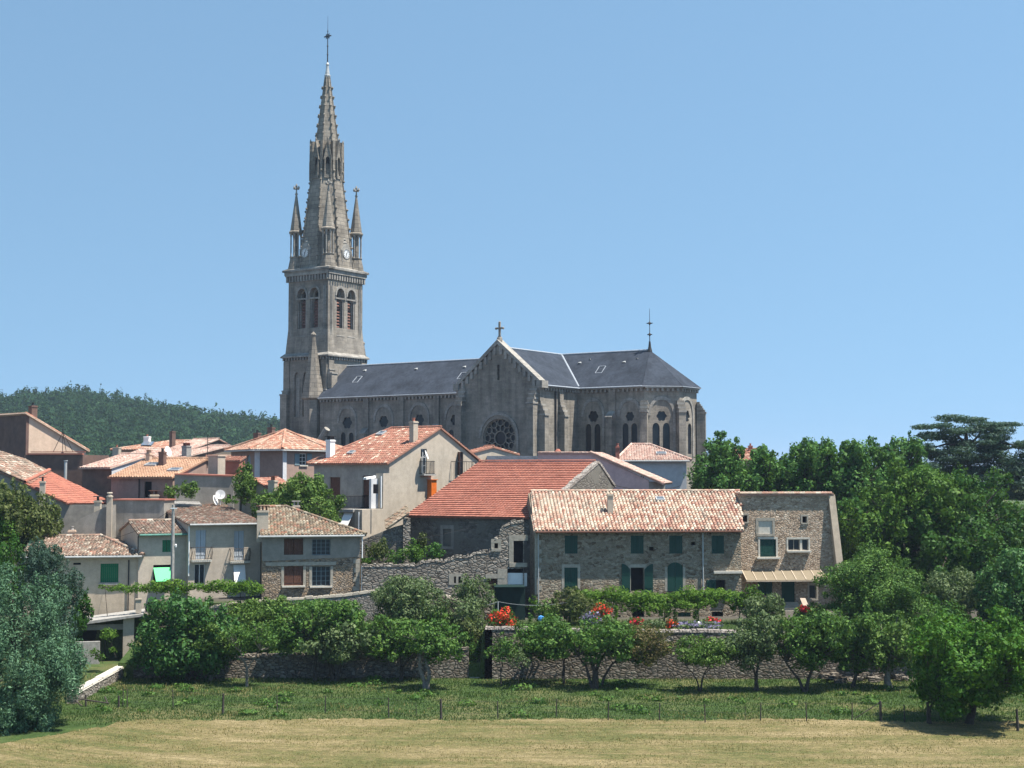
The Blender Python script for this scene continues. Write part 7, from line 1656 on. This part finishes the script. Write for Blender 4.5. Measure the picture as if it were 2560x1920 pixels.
# left side conifers and trees
def plume(x, y, z, r, h, k):      # feathery upright sprays
    o = []
    for i in range(k):
        t = (i+.5)/k; rr = r*(1-t)**.8+.12; n = max(1, int(5*(1-t)+1))
        for j in range(n):
            a = random.uniform(0, 6.28); o.append((x+rr*.6*math.cos(a), y+rr*.6*math.sin(a), z+h*t, rr*.55, rr*.55, h/k*.9))
    return o
lob = []
for (x0,x1,y0,y1,Y) in ((-60,120,1480,1880,80),(-80,60,1400,1700,80.5),(60,190,1520,1800,80.5),(20,150,1600,1875,79.5),(120,205,1560,1730,81),(-60,80,1700,1890,79),(60,170,1440,1600,81.5),(150,215,1640,1760,80)):
    L_ = at(x0,(y0+y1)/2,Y); R_ = at(x1,(y0+y1)/2,Y); rx = (R_.x-L_.x)/2; cz = (zpy(y0,Y)+zpy(y1,Y))/2; rz = (zpy(y0,Y)-zpy(y1,Y))/2; cx_ = (L_.x+R_.x)/2
    lob.append((cx_,Y,cz,rx*.66,1.3,rz*.7))
    for _ in range(int(rx*rz*6.5)):       # feathery upright sprays over the hull
        t = random.uniform(0,6.28); h = random.uniform(-1,1); rr = math.sqrt(1-h*h); s = random.uniform(.26,.5)
        x_, y_ = cx_+rx*.88*rr*math.cos(t), Y-abs(2.0*rr*math.sin(t)) if random.random() < .8 else Y+2.0*rr*abs(math.sin(t)); z_ = cz+rz*.9*h
        lob.append((x_,y_,z_,s,s,s*random.uniform(1.1,1.9)))
g = gz(40,80); tree('blue_cypress','big blue-green feathery cypress filling the lower left corner',g,[[g,at(40,1700,80),at(30,1500,80),.3]],lob,'l_cypress','bark',.11,.7,None,'cypress',.25,.5,twigs=False,aspect=.32)
lob = []
for (x0,x1,y0,y1,Y) in ((55,150,1370,1560,90),(120,205,1400,1560,90.5),(90,190,1480,1640,89),(60,120,1352,1440,91),(110,150,1362,1430,90)): lob += cbox(x0,x1,y0,y1,Y,1.8,11,.38)
g = gz(120,90); tree('conifer','darker grey-green conifer with upright tips behind the blue cypress',g,[[g,at(120,1600,90),at(110,1420,90),.2]],lob,'l_cedar','bark',.12,.75,None,'conifer',.2,.5,twigs=False,aspect=.32)
T('climbing_shrub','dark green climbing shrub at the corner of the sand-coloured house',[],[(185,232,1470,1570,101),(170,215,1520,1600,100)],101,'l_dark',.12,.5,group=None,cat='shrub')
T('leafy_tree','olive-green broad tree in front of the mossy roof at the left edge',[[(60,1400),(60,1350),(55,1300),.25]],[(-60,90,1205,1400,113),(40,150,1240,1400,113.5),(-30,60,1230,1330,112.5)],113,'l_olive',.15,.55,.2,group=None,cat='tree',dep=3)
T('leafy_tree','bright green low tree at the very left edge under the olive-green tree',[],[(-40,40,1290,1360,111)],111,'l_bright',.14,.5,group=None,cat='tree')
T('leafy_tree','dark tree crown at the left edge above the cypress',[[(0,1560),(0,1480),.2]],[(-70,50,1340,1540,95)],95,'l_dark',.14,.6,.2,group=None,cat='tree',dep=3)
T('bay_tree','rounded pointed-top bay tree in front of the beige house balcony',[[(750,1330),(750,1280),(745,1240),.15]],[(655,845,1205,1330,119,16),(700,770,1180,1270,119,7),(760,815,1183,1280,119.5,7),(650,720,1225,1320,118.5,8),(790,850,1250,1330,118,8)],119,'l_bay',.14,.62,.12,group=None,cat='tree',dep=3)
T('slender_tree','slender light green tree against the brown corner house',[[(600,1270),(603,1230),(605,1190),.1]],[(580,635,1162,1250,121,9),(590,640,1180,1262,120.5,8),(605,632,1155,1200,121,4)],121,'l_bay',.13,.55,.08,group=None,cat='tree')
T('terrace_bush','pale green bush above the ridge of the balcony house',[],[(408,450,1208,1248,121,8),(445,502,1202,1246,121,9)],121,'l_bay',.12,.55,group=None,cat='bush')
T('terrace_bush','small leafy weeds on the wall beside the dish antennas',[],[(556,600,1240,1262,119.5,6)],119.5,'l_bright',.1,.4,group=None,cat='bush',k=5)
for lab, bx, mt in (('pale dry shrub with tiny flowers behind the ruined wall',(915,975,1345,1412,111),'l_olive'),('dark leafy shrub in the shade behind the ruined wall',(965,1015,1370,1412,110.6),'l_apple'),('bright feathery green shrub behind the ruined wall',(1005,1070,1355,1412,110.6),'l_bright'),('green sprawling bush at the foot of the barn wall',(1065,1112,1358,1402,111.5),'l_plane'),('light creeper climbing the shaded barn wall',(1040,1075,1330,1375,115),'l_olive'),('small bright weed beside the white pipe of the stone house',(905,935,1392,1414,110.4),'l_bright')):
    T('shrub', lab, [], [bx+(8,)], bx[4], mt, .11, .5, group='shrubs behind the ruined wall', cat='shrub')
# vines: long garlands
def garland(name, label, pts, Y, r, mat, size=.11, dens=.6, group=None, hang=0, posts=()):
    lob = []; P_ = []
    for (x, y), (x2, y2) in zip(pts, pts[1:]):
        n = max(1, int(abs(x2-x)/16))
        for i in range(n):
            t = i/n; p = at(x+(x2-x)*t, y+(y2-y)*t, Y+random.uniform(-.3,.3)); rr = r*random.uniform(.6,1.25); lob.append((p.x,p.y,p.z+random.uniform(-.15,.15),rr*1.15,rr,rr*random.uniform(.65,1)))
            if random.random() < hang: q = random.uniform(.4,1.1); lob.append((p.x,p.y-.1,p.z-q*.7,r*.5,r*.5,q*.6))
    P_ = [at(x,y,Y) for x, y in pts]
    st = [[p-Vector((0,0,.05)), p.lerp(q,.5), q, .035] for p, q in zip(P_, P_[1:])]
    for px in posts: g = gz(px, Y); st.append([g, g+Vector((.03,0,1.2)), at(px, pts[0][1], Y), .05])
    return tree(name, label, gz(pts[0][0], Y), st, lob, mat, 'bark', size, dens, group, 'vine', .05, .6, twigs=False, crown='leaves')
garland('grape_vine','long bright green grape vine pergola across the farmhouse front',[(1460,1490),(1520,1490),(1580,1498),(1650,1500),(1720,1488),(1800,1490),(1850,1500),(1900,1495)],105.2,.62,'l_vine',.12,.6,hang=.45,posts=(1540,1590,1660,1745,1850))
garland('grape_vine','lower bright vine part hanging before the farmhouse cellar doors',[(1500,1512),(1560,1520),(1620,1520),(1670,1512),(1740,1515),(1790,1508)],104.6,.42,'l_vine',.12,.5,hang=.5)
garland('grape_vine','yellow-green vine end climbing beside the end house canopy',[(1850,1490),(1880,1480),(1920,1492)],104.8,.42,'l_bright',.11,.55,hang=.3,posts=(1870,))
garland('grape_vine','thin vine row along the front of the low sand-coloured house',[(255,1466),(300,1470),(345,1474),(385,1468)],105.6,.4,'l_vine',.1,.6,posts=(262,))
garland('grape_vine','fuller vine row below the balcony house and green-gutter house',[(385,1466),(440,1470),(500,1470),(560,1466),(610,1466),(662,1474)],105.4,.52,'l_vine',.11,.65,posts=(470,600))
garland('creeper','yellow-green creeper hanging over the parapet below the garage',[(236,1625),(250,1640),(258,1660)],99.5,.4,'l_bright',.1,.6,hang=.5)
garland('creeper','dark green creeper on the pillar beside the garage',[(272,1590),(282,1620),(290,1645)],99,.42,'l_vine',.1,.6,hang=.3)
# flowers
def flowers(name, label, bx, Y, leaf, petal, size=.1, fd=.25, group=None):
    r = T(name, label, [], [bx+(Y,8)], Y, leaf, .1, .45, group=group, cat='flowering shrub')
    C, Nn = lobe_points(cbox(*bx, Y, None, 8), fd, size, .15); C[:,1] -= .12
    me = leaf_mesh(C-np.array(r.location), Nn, size, 'blossom'); o = bpy.data.objects.new('blossom', me); COL.objects.link(o); me.materials.append(M[petal]); o.parent = r
flowers('red_flower_bush','big bright red flowering bush at the corner of the terrace wall',(1222,1290,1520,1572),99,'l_apple','red_fl',.08,.25)
flowers('red_flower_bush','orange-red flowering shrub half hidden below the vine pergola',(1480,1530,1508,1545),103,'l_olive','red_fl',.07,.2)
flowers('geranium','crimson geraniums before the dark cellar doorway',(1574,1608,1543,1562),101.5,'l_apple','pinkred_fl',.07,.28)
flowers('geranium','bright pink-red geraniums before the right hand cellar doorway',(1760,1798,1543,1562),101.5,'l_apple','pinkred_fl',.07,.33)
flowers('geranium','small red potted flowers beside the leaning beige board',(1998,2028,1512,1530),101.5,'l_apple','pinkred_fl',.07,.3)
flowers('lavender','grey-violet lavender clump at the left below the vine pergola',(1450,1500,1530,1560),101.5,'l_grey','lav_fl',.07,.35)
flowers('lavender','long lavender hedge on the terrace beside the small white ornament',(1690,1800,1553,1572),100.5,'l_grey','lav_fl',.07,.35)
flowers('low_flowers','rusty orange low flowers on the terrace edge',(1660,1695,1548,1572),100.5,'l_brown','red_fl',.06,.12)
T('garden_bush','grey-green herb cushions along the terrace wall top',[],[(1605,1665,1550,1578,100),(1530,1580,1556,1580,100)],100,'l_grey',.09,.5,group=None,cat='herbs')
# grass, creeping plants at the wall feet
blades(9000, (-2, 30), (98.4, 106.8), .22, 'l_grass', 'terrace_grass', 'green grass of the farmhouse terrace')
blades(9000, (-26, -2.3), (98.8, 106.2), .3, 'l_grass', 'slope_grass', 'rough grass of the left garden slope')

# darker weed tufts standing out of the meadow
C, Nn = lobe_points([(gz(random.uniform(230,2540), yy).x, yy, -13.8, w_*1.6, w_, w_*.7) for yy, w_ in [(random.uniform(82.6, 97), random.uniform(.15,.42)) for _ in range(70)]], .5, .09, .4)
me = leaf_mesh(C, Nn, .09, 'weeds'); tag(put('weeds', me, M['l_apple']), 'low darker weed tufts scattered in the orchard meadow', kind='stuff')
# ---------------------------------------------------------------- air
m = bpy.data.materials.new('summer_haze'); m.use_nodes = True; nt = m.node_tree; nt.nodes.clear()
out = nt.nodes.new('ShaderNodeOutputMaterial'); pv = nt.nodes.new('ShaderNodeVolumePrincipled')
pv.inputs['Color'].default_value = (.62, .78, 1, 1); pv.inputs['Density'].default_value = .00016; pv.inputs['Anisotropy'].default_value = .2
nt.links.new(pv.outputs[0], out.inputs['Volume'])
mb = MB(); mb.box(-5200, 5200, -80, 9200, -20, 62); o = mb.build('haze', m); tag(o, 'thin blue summer haze over the valley', kind='stuff')
# ---------------------------------------------------------------- render settings
scene.render.engine = 'CYCLES'
scene.cycles.max_bounces = 6; scene.cycles.diffuse_bounces = 2; scene.cycles.transmission_bounces = 3; scene.cycles.transparent_max_bounces = 4
scene.cycles.volume_bounces = 0
